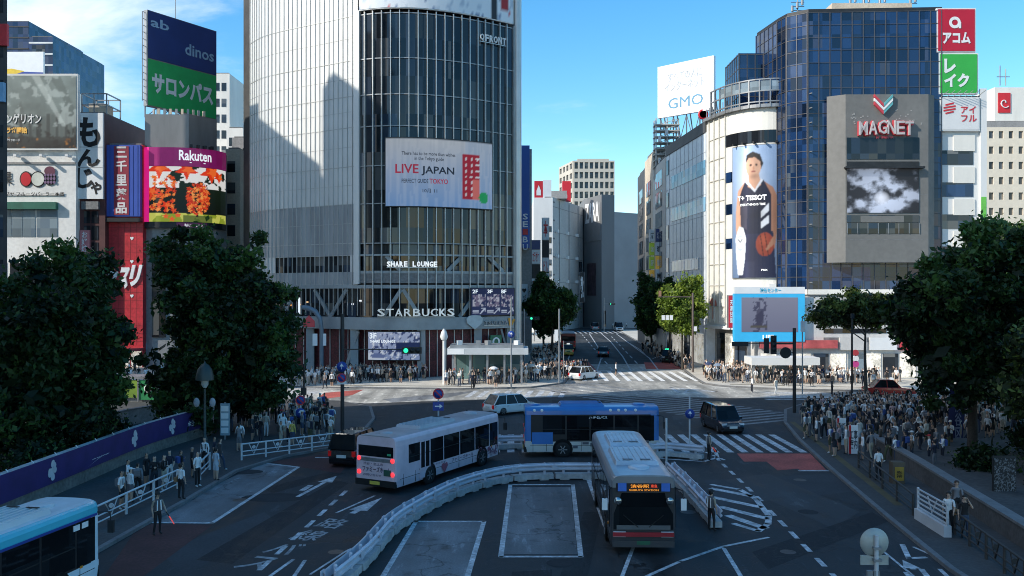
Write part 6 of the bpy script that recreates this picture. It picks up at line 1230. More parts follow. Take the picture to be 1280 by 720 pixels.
# ------------------------------------------------------------------ barriers, fences, walls
bwh = pm('barrier_white', (.55, .56, .62), .45, var=.12, scale=1.5); bcon = pm('barrier_block', (.42, .43, .43), .8, var=.2, scale=1, fine=6); fwh = pm('fence_white', (.6, .61, .62), .45, var=.1)
def barrier(label, pts):
    p = Path(pts, 6); t = thing('crash_barrier', label, 'barrier', (p.p[0].x, p.p[0].y, 0)); n = max(1, round(p.L / 2.4)); L_ = p.L / n
    for k in range(n):
        p.strip(MB(), k * L_ + .06, (k + 1) * L_ - .06, .07, .32, -.24, .24, step=.6).build('base_block', bcon, t)
        for q in (.3, L_ - .8): p.strip(MB(), k * L_ + q, k * L_ + q + .5, 0, .069, -.22, .22, step=.6).build('foot', bcon, t)
        for o in (-1, 1):
            r0 = [p.at(k * L_ + .02 + (L_ - .04) * i / 5, o * .17) for i in range(6)]; mb = MB()
            rings = []
            for i in range(6):
                e = p.at(k * L_ + .02 + (L_ - .04) * i / 5, o * .24) - r0[i]; rings.append([(r0[i].x + e.x * f_, r0[i].y + e.y * f_, z_) for f_, z_ in ((0, .5), (1, .545), (1, .6), (.1, .65), (.1, .69), (1, .74), (1, .795), (0, .84), (-.25, .84), (-.25, .5))])
            mb.loft(rings).build('rail', bwh, t)
            c = p.at(k * L_, o * .25); d_ = p.at(k * L_ + .05) - p.at(max(k * L_ - .05, 0)); mb = MB().obox((c.x, c.y, .67), (.3, .03, .3), math.atan2(d_.y, d_.x))
            mb.build('splice_plate', bwh, t)
        for s in (.5, L_ - .5):
            c = p.at(k * L_ + s); mb = MB().lathe((c.x, c.y, .32), [(.07, 0), (.07, .52), (.05, .56)], 8); mb.build('post', bwh, t)
barrier('long curved white crash barrier sweeping round the bus bays', [tuple(G(*q)[:2]) for q in ((412, 745), (455, 707), (485, 672), (512, 652), (560, 625), (602, 610), (640, 602), (690, 599), (748, 599))])
barrier('short straight white crash barrier right of the silver roofed bus', [tuple(G(*q)[:2]) for q in ((838, 597), (860, 620), (882, 645), (896, 662))])
barrier('white crash barrier between the blue bus and the traffic guard', [tuple(G(*q)[:2]) for q in ((812, 572), (835, 571), (858, 573), (880, 575))])
barrier('short white crash barrier seen between the pink and blue buses', [tuple(G(*q)[:2]) for q in ((618, 562), (640, 561), (662, 561))])
def pipe_fence(label, a, b, h=.95, mat=fwh, panels=None, name='railing', vdeco=True, z=.13):
    a, b = V((a[0], a[1], z)), V((b[0], b[1], z)); d = b - a; Ln = d.length; d.normalize(); n = panels or max(1, round(Ln / 2.2)); t = thing(name, label, 'railing', a); s = Ln / n; r = .045
    for k in range(n + 1): MB().tube([a + d * s * k, a + d * s * k + V((0, 0, h))], .06, 8).build('post', mat, t)
    for k in range(n):
        p, q = a + d * s * k, a + d * s * (k + 1)
        for f in (1, .55, .28): MB().tube([p + V((0, 0, h * f - .03)), q + V((0, 0, h * f - .03))], r if f == 1 else r * .75, 7).build('rail', mat, t)
        if vdeco:
            m = p.lerp(q, .5); e = d * s * .2
            MB().tube([m - e + V((0, 0, h - .05)), m + V((0, 0, h * .3)), m + e + V((0, 0, h - .05))], r * .7, 6).build('brace', mat, t); MB().lathe((m.x, m.y, m.z + h * .72), [(.1, -.03), (.1, .03)], 10, 0, 'Y').build('rosette', mat, t)
    return t
pipe_fence('white pipe railing with v braces beside the turquoise bus', G(119, 666), G(222, 614), panels=3); pipe_fence('white pipe railing with v braces along the plaza crowd', G(302, 578), G(417, 563), panels=4)
t = pipe_fence('short white railing panel with a dark number board by the queue', G(250, 603), G(262, 590), panels=1, vdeco=False)
dk = pm('railing_dark', (.06, .055, .05), .6, .2, var=.2)
kx = [G(1062, 588), G(1096, 616), G(1130, 648)]; pipe_fence('low dark kerb railing beside the waiting crowd at the zebra', kx[0] + V((.5, 0, 0)), kx[2] + V((.4, 0, 0)), panels=4, mat=dk, vdeco=False)
pipe_fence('dark kerb railing with v brackets in front of the walking couple', G(1178, 672) + V((.5, 0, 0)), G(1262, 742) + V((.5, 0, 0)), panels=4, mat=dk)
a, b = G(1134, 652) + V((.45, 0, .13)), G(1172, 676) + V((.4, 0, .13)); t = thing('panel_railing', 'white railing panel on a white block beside the yellow post', 'railing', a); d = (b - a).normalized(); f = plane(a, d); w = (b - a).length
panel(MB(), f, 0, 0, w, .45, -.15, .15).build('base_block', fwh, t)
for k in range(5): panel(MB(), f, 0, .5 + k * .19, w, .05, -.03, .03).build('rail', fwh, t)
for x in (0, w - .08): panel(MB(), f, x, .45, .08, .9, -.04, .04).build('post', fwh, t)
MB().tube([f(w * .35, 1.2), f(w * .5, .6), f(w * .65, 1.2)], .03, 6).build('brace', fwh, t)
# stone wall of the station plaza
stone = pm('stone_wall', (.09, .086, .084), .8, var=.25, scale=.8, fine=6, bump=.3); cope = pm('stone_coping', (.18, .18, .18), .7, var=.15, fine=5)
SW = Path([(22.5, 56), (21.6, 48), (20.6, 41), (19.6, 34), (18.5, 27)], 4); t = thing('stone_wall', 'low dark stone wall with pale coping along the station plaza', 'wall', (21, 42, .13)); SW.strip(MB(), 0, SW.L, .1, .95, -.2, .2).build('wall', stone, t); SW.strip(MB(), -.05 + .05, SW.L, .95, 1.06, -.26, .26).build('coping', cope, t)
struct('plaza_bed', MB().prism([(22.9, 56), (22, 48), (21, 41), (20, 34), (19, 27), (60, 27), (60, 56)], .1, .55), pm('plaza_ground', (.07, .068, .066), .85, var=.3, scale=.5, fine=5))
# banner wall on the left
BW = Path([(-21.9, 33), (-21.8, 45), (-21.7, 53), (-20.6, 60.5)], 4); BW.p = [V(p) for p in BW.p]
t = thing('ramp_wall', 'grey ramp parapet wall carrying the long purple banner', 'wall', (-22, 45, .13)); BWr = Path([p for p in BW.p[::-1]]); 
def wf(off): 
    def f(x, y, z=0):
        p = BW.at(x); i = 0; d = (BW.at(min(x + .1, BW.L)) - BW.at(max(x - .1, 0))).normalized(); q = p + V((d.y, -d.x)) * (off + z); return V((q.x, q.y, y))
    return f
def wstrip(x0, x1, z0, z1, o0, o1, nm, m, par, step=1.2):
    mb = MB(); f0, f1 = wf(o0), wf(o1); n = max(1, int((x1 - x0) / step)); mb.loft([[f0(x0 + (x1 - x0) * k / n, z0), f1(x0 + (x1 - x0) * k / n, z0), f1(x0 + (x1 - x0) * k / n, z1), f0(x0 + (x1 - x0) * k / n, z1)] for k in range(n + 1)]); return mb.build(nm, m, par)
wstrip(0, BW.L, .1, 1.9, -.3, 0, 'wall', pm('ramp_concrete', (.17, .16, .14), .85, var=.3, scale=.8, fine=5), t); wstrip(0, BW.L, 1.9, 2.0, -.36, .06, 'coping', bcon, t)
t = thing('purple_banner', 'long purple banner with white crests hung on the ramp wall', 'banner', (-21.5, 46, .8)); wstrip(.5, BW.L - .4, .78, 2.02, .07, .1, 'cloth', pm('banner_purple', (.034, .018, .12), .7, var=.2, scale=1), t, .6)
bf = wf(.1)
for x in (3.4, 8.6, 17.6, 22.3):
    mb = MB(); r_ = np.random.default_rng(int(x * 10))
    for k in range(9):
        a = k * 2 * PI / 9; c = (x + .26 * math.cos(a) * (k % 3 > 0), 1.4 + .34 * math.sin(a) * (k % 4 > 0)); rad = .13 + .06 * r_.random(); mb.add([bf(c[0] + rad * math.cos(q), c[1] + rad * math.sin(q), .012 + .002 * k) for q in np.arange(0, 2 * PI, PI / 4)], [tuple(range(8))])
    mb.build('crest', pm('crest_white', (.6, .6, .62), .7), t)
text('渋谷御嶽', bf, 12.0, .9, 2.4, .3, wwhite, t, lift=.015); text('金王八幡宮', bf, 24.2, 1.05, 2.2, .4, wwhite, t, lift=.015)
for k in range(14): p = bf(1 + k * 2, 2.06); MB().beam(p, p + V((-.1, 0, .12)), .03, .03).build('tie', wwhite, t)
t = thing('plaza_parapet', 'low pale curved parapet behind the ramp of the left plaza', 'wall', (-27, 66, .13)); q = Path([(-28.5, 58), (-28.2, 64), (-25.5, 70), (-23.5, 76)], 4); q.strip(MB(), 0, q.L, .1, 1.2, -.15, .15).build('wall', pm('parapet_pale', (.3, .3, .29), .8, var=.2, fine=5), t); q.strip(MB(), 0, q.L, 1.2, 1.3, -.2, .2).build('coping', cope, t)
# ------------------------------------------------------------------ lamp, signs, signals, poles
D = 55.5; x = xx(256, D); t = thing('heritage_street_lamp', 'old style street lamp with a bell shaped hood in front of the round tree', 'street lamp', (x, D, .13)); lm = pm('lamp_green', (.05, .065, .06), .5, .3)
MB().lathe((x, D, .13), [(.2, 0), (.2, .5), (.1, .7), (.075, 3), (.06, zz(486, D) - .13)], 10).build('pole', lm, t); z = zz(474, D); MB().lathe((x, D, z), [(.56, -.05), (.54, .2), (.44, .62), (.24, .9), (.07, 1.0), (.0001, 1.2)], 14).build('hood', lm, t); MB().lathe((x, D, z - .55), [(.1, 0), (.22, .2), (.24, .55)], 12).build('lantern', pm('lantern_glass', (.5, .5, .46), .3), t)
for s in (-1, 1): MB().tube([(x, D, zz(512, D)), (x + s * .3, D, zz(510, D)), (x + s * .45, D, zz(506, D))], .03, 6).build('arm', lm, t); MB().ell((x + s * .5, D - .05, zz(503, D)), (.2, .1, .3)).build('side_board', pm('side_board_grey', (.34, .34, .36), .5), t)
def no_park(t, c, r, arrowm=False, nx=0):
    mb = MB().lathe(c, [(.0001, -.03), (r, -.03), (r, .03), (.0001, .03)], 20, 0, 'Y'); mb.build('disc', wblue if not arrowm else wblue, t); y = c[1] - .05; cc = V(c)
    def P(a, q): return (cc.x + q * math.cos(a), y, cc.z + q * math.sin(a))
    if not arrowm:
        m = MB(); m.add([P(a, q) for a in np.linspace(0, 2 * PI, 20, False) for q in (r * .78, r)], [(2 * i, 2 * i + 1, (2 * i + 3) % 40, (2 * i + 2) % 40) for i in range(20)]); m.beam(P(2.36, r * .8), P(-.785, r * .8), .02, r * .2); m.build('ring', wred, t)
    else:
        m = MB(); m.beam((cc.x, y, cc.z - r * .5), (cc.x, y, cc.z + r * .2), .02, r * .2) ; m.add([(cc.x - r * .4, y, cc.z + r * .05), (cc.x + r * .4, y, cc.z + r * .05), (cc.x, y, cc.z + r * .65)], [(0, 1, 2)]); m.build('arrow', wwhite, t)
def pole(name, label, cat, px, D, ytop, r=.06, m=steel, z0=.13):
    t = thing(name, label, cat, (xx(px, D), D, z0)); MB().tube([(xx(px, D), D, z0), (xx(px, D), D, zz(ytop, D))], r, 8).build('pole', m, t); return t, xx(px, D)
D = 57; t, x = pole('traffic_sign', 'thick dark pole with a blue arrow sign above a no parking sign', 'traffic sign', 428, D, 392, .13, dsteel); no_park(t, (x, D - .2, zz(458, D)), .33, True); no_park(t, (x, D - .2, zz(472, D)), .3)
MB().box(x - .3, x + .3, D - .2, D - .16, zz(480, D), zz(476, D)).build('plate', wwhite, t); MB().obox((x + .35, D, zz(546, D)), (.3, .25, .75)).build('button_box', steel, t); c = (x + .35, D - .14, zz(546, D)); MB().lathe(c, [(.0001, -.02), (.12, -.02)], 12, 0, 'Y').build('button_ring', wwhite, t)
def signal(name, label, px, py, D, pole_px=None, horizontal=True, green=True, base=.13, poletop=None, pr_=.1, m=dsteel, w=1.25, t=None):
    if t is None: t, x = pole(name, label, 'traffic light', pole_px, D, poletop, pr_, m, base)
    else: x = xx(pole_px, D)
    c = W(px, py, D - .3); MB().beam((x, D, c.z + .05), (c.x, D, c.z + .05), .07, .07).build('arm', m, t); h = MB().obox(c, (w, .25, .42) if horizontal else (.42, .25, w)).build('signal_head', dsteel, t)
    for k in range(3):
        o = (k - 1) * .38; p = (c.x + (o if horizontal else 0), c.y - .15, c.z + (0 if horizontal else -o)); MB().lathe(p, [(.0001, -.02), (.15, -.02), (.15, .02)], 12, 0, 'Y').build('lens', litgreen if (green and k == 0) else wblack, h)
    return t
signal('traffic_light', None, 515, 438, 57, 428, green=True, t=t)
signal('traffic_light', 'traffic signal showing green at the tower corner crosswalk', 668, 398, 110, 655, poletop=386, m=steel, pr_=.12)
signal('traffic_light', 'green traffic signal far up the street before the store', 765, 380, 222, 755, poletop=372, m=steel, pr_=.12, w=1.6, base=.0)
signal('traffic_light', 'small green signal among the trees left of the street', 672, 373, 175, 668, poletop=366, m=steel, pr_=.1)
D = 71; t = signal('traffic_light', 'tall black signal pole with side arm at the station crossing', 967, 431, D, 993, horizontal=False, green=False, poletop=410, pr_=.14, w=1.5)
x = xx(993, D); c = W(958, 432, D - .1); MB().obox(c, (.36, .25, 1.2)).build('signal_head', dsteel, t); c = W(982, 441, D - .2); MB().lathe(c, [(.42, -.05), (.46, 0), (.3, .1), (.0001, .14)], 16, 0, 'Y').build('round_mirror', dsteel, t); MB().beam(c, (x, D, c.z), .06, .06).build('mirror_arm', dsteel, t); MB().obox(W(925, 430, D + .2), (1.3, .2, .35)).build('signal_box', dsteel, t); MB().beam(W(935, 429, D + .2), (x, D, zz(429, D)), .07, .07).build('cross_arm', dsteel, t)
D = 84; t, x = pole('slim_pole', 'slim grey pole with small plates left of the olive tree', 'pole', 1003, D, 395, .06); MB().box(x - .2, x + .2, D - .1, D - .06, zz(415, D), zz(401, D)).build('plate', wwhite, t)
D = 72; t, x = pole('slim_pole', 'dark slim lighting pole standing in the station crowd', 'pole', 1065, D, 395, .08, dsteel); MB().box(x - .12, x + .12, D - .2, D, zz(398, D), zz(392, D)).build('lamp_head', dsteel, t)
D = 107; t, x = pole('gantry_pole', 'brown pole with long arm and white plates by the lime tree', 'pole', 866, D, 366, .13, pm('pole_brown', (.12, .09, .075), .6)); MB().beam((x, D, zz(371, D)), (xx(823, D), D, zz(371, D)), .12, .12).build('arm', MATS['pole_brown'], t); MB().obox(W(825, 367, D), (.3, .2, .7)).build('camera_box', pm('box_rust', (.3, .16, .1), .6), t)
for k in range(3): MB().box(xx(827 + 5 * k, D), xx(831 + 5 * k, D), D - .1, D - .05, zz(400, D), zz(394, D)).build('plate', wwhite, t)
MB().box(x + .1, x + .5, D - .1, D, zz(414, D), zz(408, D)).build('side_plate', wwhite, t)
D = 94; t, x = pole('slim_pole', 'grey pole with white side plate at the left street corner', 'pole', 699, D, 386, .09); MB().box(x - .5, x - .12, D - .1, D - .05, zz(426, D), zz(412, D)).build('plate', wwhite, t); t, x = pole('slim_pole', 'second thin pole beside the white crossing hatchback', 'pole', 704.5, D + 2, 426, .05)
D = 90; t, x = pole('slim_pole', 'grey lighting pole rising through the subway canopy', 'pole', 639, D, 372, .08); no_park(t, (x, D - .2, zz(418, D)), .36, True); 
D = 93; t, x = pole('clock_pole', 'white pole with a pointed cap left of the subway canopy', 'pole', 555, D, 412, .16, whitep); MB().lathe((x, D, zz(421, D)), [(.3, -.3), (.42, 0), (.3, .5), (.0001, .9)], 12).build('cap', whitep, t)
for px, py, D, lab in ((375, 500, 60, 'slim pole with two round blue signs above the plaza railing'),):
    t, x = pole('traffic_sign', lab, 'traffic sign', 376, D, 494, .045, fwh); no_park(t, (x, D - .1, zz(500, D)), .33); no_park(t, (x, D - .1, zz(516, D)), .33, True)
D = 61; t, x = pole('slim_pole', 'thin dark post with control boxes behind the twin round signs', 'pole', 380, D, 455, .06, dsteel); MB().obox((x, D - .1, zz(489, D)), (.35, .25, .5)).build('control_box', dsteel, t)
D = 53.5; t, x = pole('traffic_sign', 'white post with a no parking disc and blue arrow plate beyond the pink bus', 'traffic sign', 548, D, 486, .05, fwh, 0); no_park(t, (x, D - .1, zz(492, D)), .33); MB().box(x - .33, x + .33, D - .12, D - .08, zz(513, D), zz(502, D)).build('arrow_plate', wblue, t); mb = MB(); zc = zz(507.5, D); mb.beam((x - .2, D - .14, zc), (x + .1, D - .14, zc), .02, .07); mb.add([(x + .08, D - .14, zc - .14), (x + .27, D - .14, zc), (x + .08, D - .14, zc + .14)], [(0, 1, 2)]); mb.build('arrow', wwhite, t)
D = 50; t, x = pole('traffic_sign', 'white post with a blue disc beside the blue bus barrier', 'traffic sign', 862, 55, 496, .05, fwh, 0); no_park(t, (x, 54.9, zz(517, 55)), .3, True); t, x = pole('slim_pole', 'short white marker post behind the silver roofed bus', 'pole', 833, 50, 523, .06, fwh, 0)
# back of a round sign, close by
D = 18.9; x = xx(1093, D); t = thing('traffic_sign', 'grey back of a round sign over a small plate close to the camera', 'traffic sign', (x, D, 0)); bk = pm('sign_back', (.45, .46, .42), .5, .3, var=.2, scale=3)
MB().lathe((x, D, zz(678, D)), [(.0001, -.01), (.3, -.01), (.31, .01), (.3, .03), (.0001, .03)], 28, 0, 'Y').build('disc', bk, t); MB().box(x - .3, x + .3, D - .01, D + .02, zz(706, D), zz(694, D)).build('plate', bk, t); MB().tube([(x + .02, D - .06, 0), (x + .02, D - .06, zz(668, D))], .045, 10).build('pole', fwh, t)
for y in (684, 699): MB().box(x - .05, x + .12, D - .115, D - .01, zz(y + 1.5, D), zz(y - 1.5, D)).build('bracket', steel, t)
for s in (-1, 1): MB().box(x - .12 + s * .07, x + .0 + s * .07, D - .1, D - .02, zz(760, D), zz(712, D)).build('lower_box', steel, t)
# yellow post sign, flag, patio umbrella, white boards
D = 44.5; x = xx(1124, D); t = thing('pillar_sign', 'yellow lettered square post at the end of the stone wall', 'sign', (x, D, .13)); MB().box(x - .3, x + .3, D, D + .5, .13, zz(578, D)).build('post', pm('post_brown', (.12, .09, .06), .7), t); f = plane((x - .22, D - .01, .3), (1, 0, 0)); panel(MB(), f, 0, 0, .44, zz(580, D) - .45, 0, .02).build('panel', pm('panel_ochre', (.42, .24, .03), .6), t); text('喫\n煙\n所', f, .08, .15, .28, zz(580, D) - .8, wblack, t)
D = 58; x = xx(1196, D); t = thing('navy_flag', 'tall navy vertical flag with pale lettering in the station plaza', 'flag', (x, D, .13)); MB().tube([(x + .75, D, .13), (x + .75, D, zz(478, D))], .04, 7).build('pole', steel, t); mb = MB(); rr = []
for k in range(13): z = zz(480, D) - k * (zz(480, D) - zz(556, D)) / 12; a = .1 * math.sin(k * .7); rr.append([(x - .42 - .025 * k + a * .3, D + a, z), (x + .2 - .03 * k, D - .12 + a, z), (x + .72 - .028 * k, D + .05, z)])
mb.loft(rr, 0, True, False, False); mb.build('cloth', pm('flag_navy', (.02, .025, .11), .7, var=.15), t); text('渋\n谷\n区', plane((x - .35, D - .2, zz(548, D)), (1, 0, 0)), .1, 0, .45, 2.6, pm('flag_letter', (.25, .28, .4), .7), t)
D = 51.5; x = xx(1160, D); t = thing('patio_umbrella', 'dark grey patio umbrella behind the stone wall', 'parasol', (x, D, .5)); zt = zz(571, D); MB().lathe((x, D, zt), [(1.25, -.42), (1.2, -.32), (.8, -.1), (.3, .05), (.0001, .1)], 10, smooth=False).build('canopy', pm('canopy_grey', (.055, .06, .06), .8), t); MB().tube([(x, D, .4), (x, D, zt)], .03, 6).build('pole', steel, t)
for px, D, lab, tx in ((1052, 55.5, 'white upright board at the zebra end of the railing', '横断\n注意'), (1067, 52.5, 'taller white notice board beside the dark railing', '工事\n案内')):
    x = xx(px, D); t = thing('notice_board', lab, 'sign', (x, D, .13)); MB().box(x - .28, x + .28, D, D + .06, .2, 1.9).build('board', wwhite, t); MB().box(x - .3, x - .24, D + .06, D + .12, .13, 1.9).build('leg', steel, t); MB().box(x + .24, x + .3, D + .06, D + .12, .13, 1.9).build('leg', steel, t); text(tx, plane((x - .24, D, .5), (1, 0, 0)), 0, 0, .48, 1.1, ink, t, lift=.01); MB().box(x - .28, x - .15, D - .01, D, .2, 1.9).build('red_edge', wred, t)
D = 58; x = xx(281, D); t = thing('bus_stop_sign', 'narrow pale bus stop board in the left plaza queue', 'sign', (x, D, .13)); MB().box(x - .3, x + .3, D, D + .15, .4, 2.5).build('board', pm('stop_board', (.3, .38, .42), .5), t); MB().box(x - .05, x + .05, D + .02, D + .12, .13, 2.6).build('post', steel, t)
for k in range(4): MB().box(x - .24, x + .24, D - .02, D, .55 + k * .48, .9 + k * .48).build('timetable', wwhite, t)
# graffiti panel and A-board near the stone wall
D = 41; x = xx(1256, D); t = thing('pattern_board', 'black and white scribbled board standing behind the stone wall', 'sign', (x, D, .5)); pc = Pic(30, 40, hexc('1a1a1c')); pc.put(np.abs(pc.noise(7, 9, 70, 3) - .5) < .035, '77777a'); pc.put(np.abs(pc.noise(8, 10, 71, 3) - .5) < .03, '6a6a6e'); MB().box(x - .55, x + .55, D + .02, D + .1, .5, 2.2).build('board', dsteel, t); pc.build('printed_face', plane((x - .5, D, .55), (1, 0, 0)), 1, 1.55, t)
# green pavilion, subway canopy, gate arch, shop awnings
D = 78; x0, x1 = xx(150, D), xx(196, D); t = thing('green_pavilion', 'small lime and green glazed pavilion beyond the left trees', 'pavilion', ((x0 + x1) / 2, D, 0)); z1 = zz(474, D)
MB().box(x0, x1, D, D + 2.4, z1, z1 + .22).build('roof', steel, t); gl = pm('panel_lime', (.16, .26, .04), .4, emit=.12); gg = pm('panel_green', (.03, .22, .08), .4, emit=.12); MB().box(x0 + .1, x0 + 1.5, D + .1, D + .2, .5, z1 - .1).build('lime_panel', gl, t); MB().box(x0 + 1.65, x1 - .1, D + .1, D + .2, .3, z1 - .1).build('green_panel', gg, t); MB().box(x0, x1, D + .3, D + 2.3, 0, .45).build('base', steel, t)
for q in (x0, x0 + 1.52, x1 - .12): MB().box(q, q + .12, D, D + .12, 0, z1).build('post', steel, t)
MB().lathe(((x0 + 1.65 + x1) / 2, D + .08, 1.3), [(.3, -.01), (.36, -.01), (.36, .02), (.3, .02), (.3, -.01)], 16, 0, 'Y').build('ring_emblem', wwhite, t)
D = 93; x0, x1 = xx(566, D), xx(652, D); z = zz(443, D); t = thing('subway_entrance', 'glass sided subway entrance with a thin white slab roof', 'canopy', ((x0 + x1) / 2, D + 1.5, .13)); MB().box(x0 - .6, x1 + .7, D - .4, D + 4, z, z + .65).build('roof', pm('canopy_white', (.5, .52, .53), .5, var=.1), t); MB().box(x0 - .3, x1 + .2, D + .1, D + 3.6, z + .65, z + 1.0).build('roof_edge', steel, t)
for k in range(5): q = x0 + k * (x1 - x0) / 4; MB().box(q - .1, q + .1, D, D + .2, .13, z).build('post', steel, t); MB().box(q - .1, q + .1, D + 3.2, D + 3.4, .13, z).build('post', steel, t)
for k in range(4): q = x0 + k * (x1 - x0) / 4; MB().box(q + .15, q + (x1 - x0) / 4 - .15, D + 3.26, D + 3.3, .4, z - .1).build('glass_panel', glassmat('glass_green', (.12, .2, .2), .08, (1, 1, 1), .5), t)
MB().box(x0 - .5, x0 + 1.2, D - .42, D - .3, z + .05, z + .6).build('sign_plate', wwhite, t)
for k, px in enumerate((598, 574, 610, 646)): p = W(px, 434, D + .5); MB().obox((p.x, p.y, z + 1.2), (.55, .5, .5), .4 * k).build('roof_box', whitep if k % 2 else steel, t)
D = 101; t = thing('street_arch', 'curved blue grey street arch with a red emblem left of the tower entrance', 'arch', (xx(401, D), D, .13)); P_ = [W(402, 468, D), W(402, 412, D), W(400, 398, D), W(394, 389, D), W(385, 385, D), W(378, 384, D)]; MB().tube(P_, [.25, .25, .28, .3, .3, .25], 10).build('arch_arm', pm('arch_blue', (.16, .2, .24), .4, .2), t)
mb = MB(); c = W(386, 403, D - .2); mb.add([c + V((x, 0, y)) for x, y in ((-.65, -.55), (.65, -.55), (.65, .15), (0, .8), (-.65, .15))] + [c + V((x, .2, y)) for x, y in ((-.65, -.55), (.65, -.55), (.65, .15), (0, .8), (-.65, .15))], [(0, 1, 2, 3, 4)] + [(i, i + 5, (i + 1) % 5 + 5, (i + 1) % 5) for i in range(5)]); mb.build('emblem', pm('emblem_red', (.35, .05, .06), .4, emit=.15), t); c = W(374, 381, D); MB().box(c.x - .1, c.x + .1, D - .1, D + .1, zz(393, D), zz(372, D)).build('lamp_tube', lit, t)
for px in (394, 405): MB().box(xx(px - 3, D), xx(px + 3, D), D - .15, D - .1, zz(432, D), zz(417, D)).build('hanging_banner', wwhite, t)
D = 112; t = thing('shop_fascia', 'yellow and pink shop fascia peeping out right of the round tree', 'sign', W(350, 415, D)); MB().box(xx(322, D), xx(372, D), D - 1, D - .6, zz(416, D), zz(397, D)).build('board', pm('fascia_amber', (.4, .24, .06), .5, var=.6, scale=1.2), t); MB().box(xx(300, D), xx(338, D), D - 1.1, D - 1, zz(410, D), zz(398, D)).build('pink_board', pm('fascia_pink', (.45, .2, .22), .5, var=.4), t); text('センター街', plane(W(345, 411, D - 1.05), (1, 0, 0)), 0, 0, 2.2, .9, wblack, t)
t = thing('arcade_shops', 'dim shop fronts at the alley mouth beside the glass tower', 'building', (xx(290, 118), 118, 0)); MB().box(xx(190, 120), xx(330, 120), 119.8, 124, 0, 7).build('wall', darkr, t)
for k in range(6): MB().box(xx(200 + 20 * k, 120), xx(216 + 20 * k, 120), 119.6, 119.75, .3, 3).build('shopfront', gpale if k % 2 else litred if k == 2 else gwin, t)
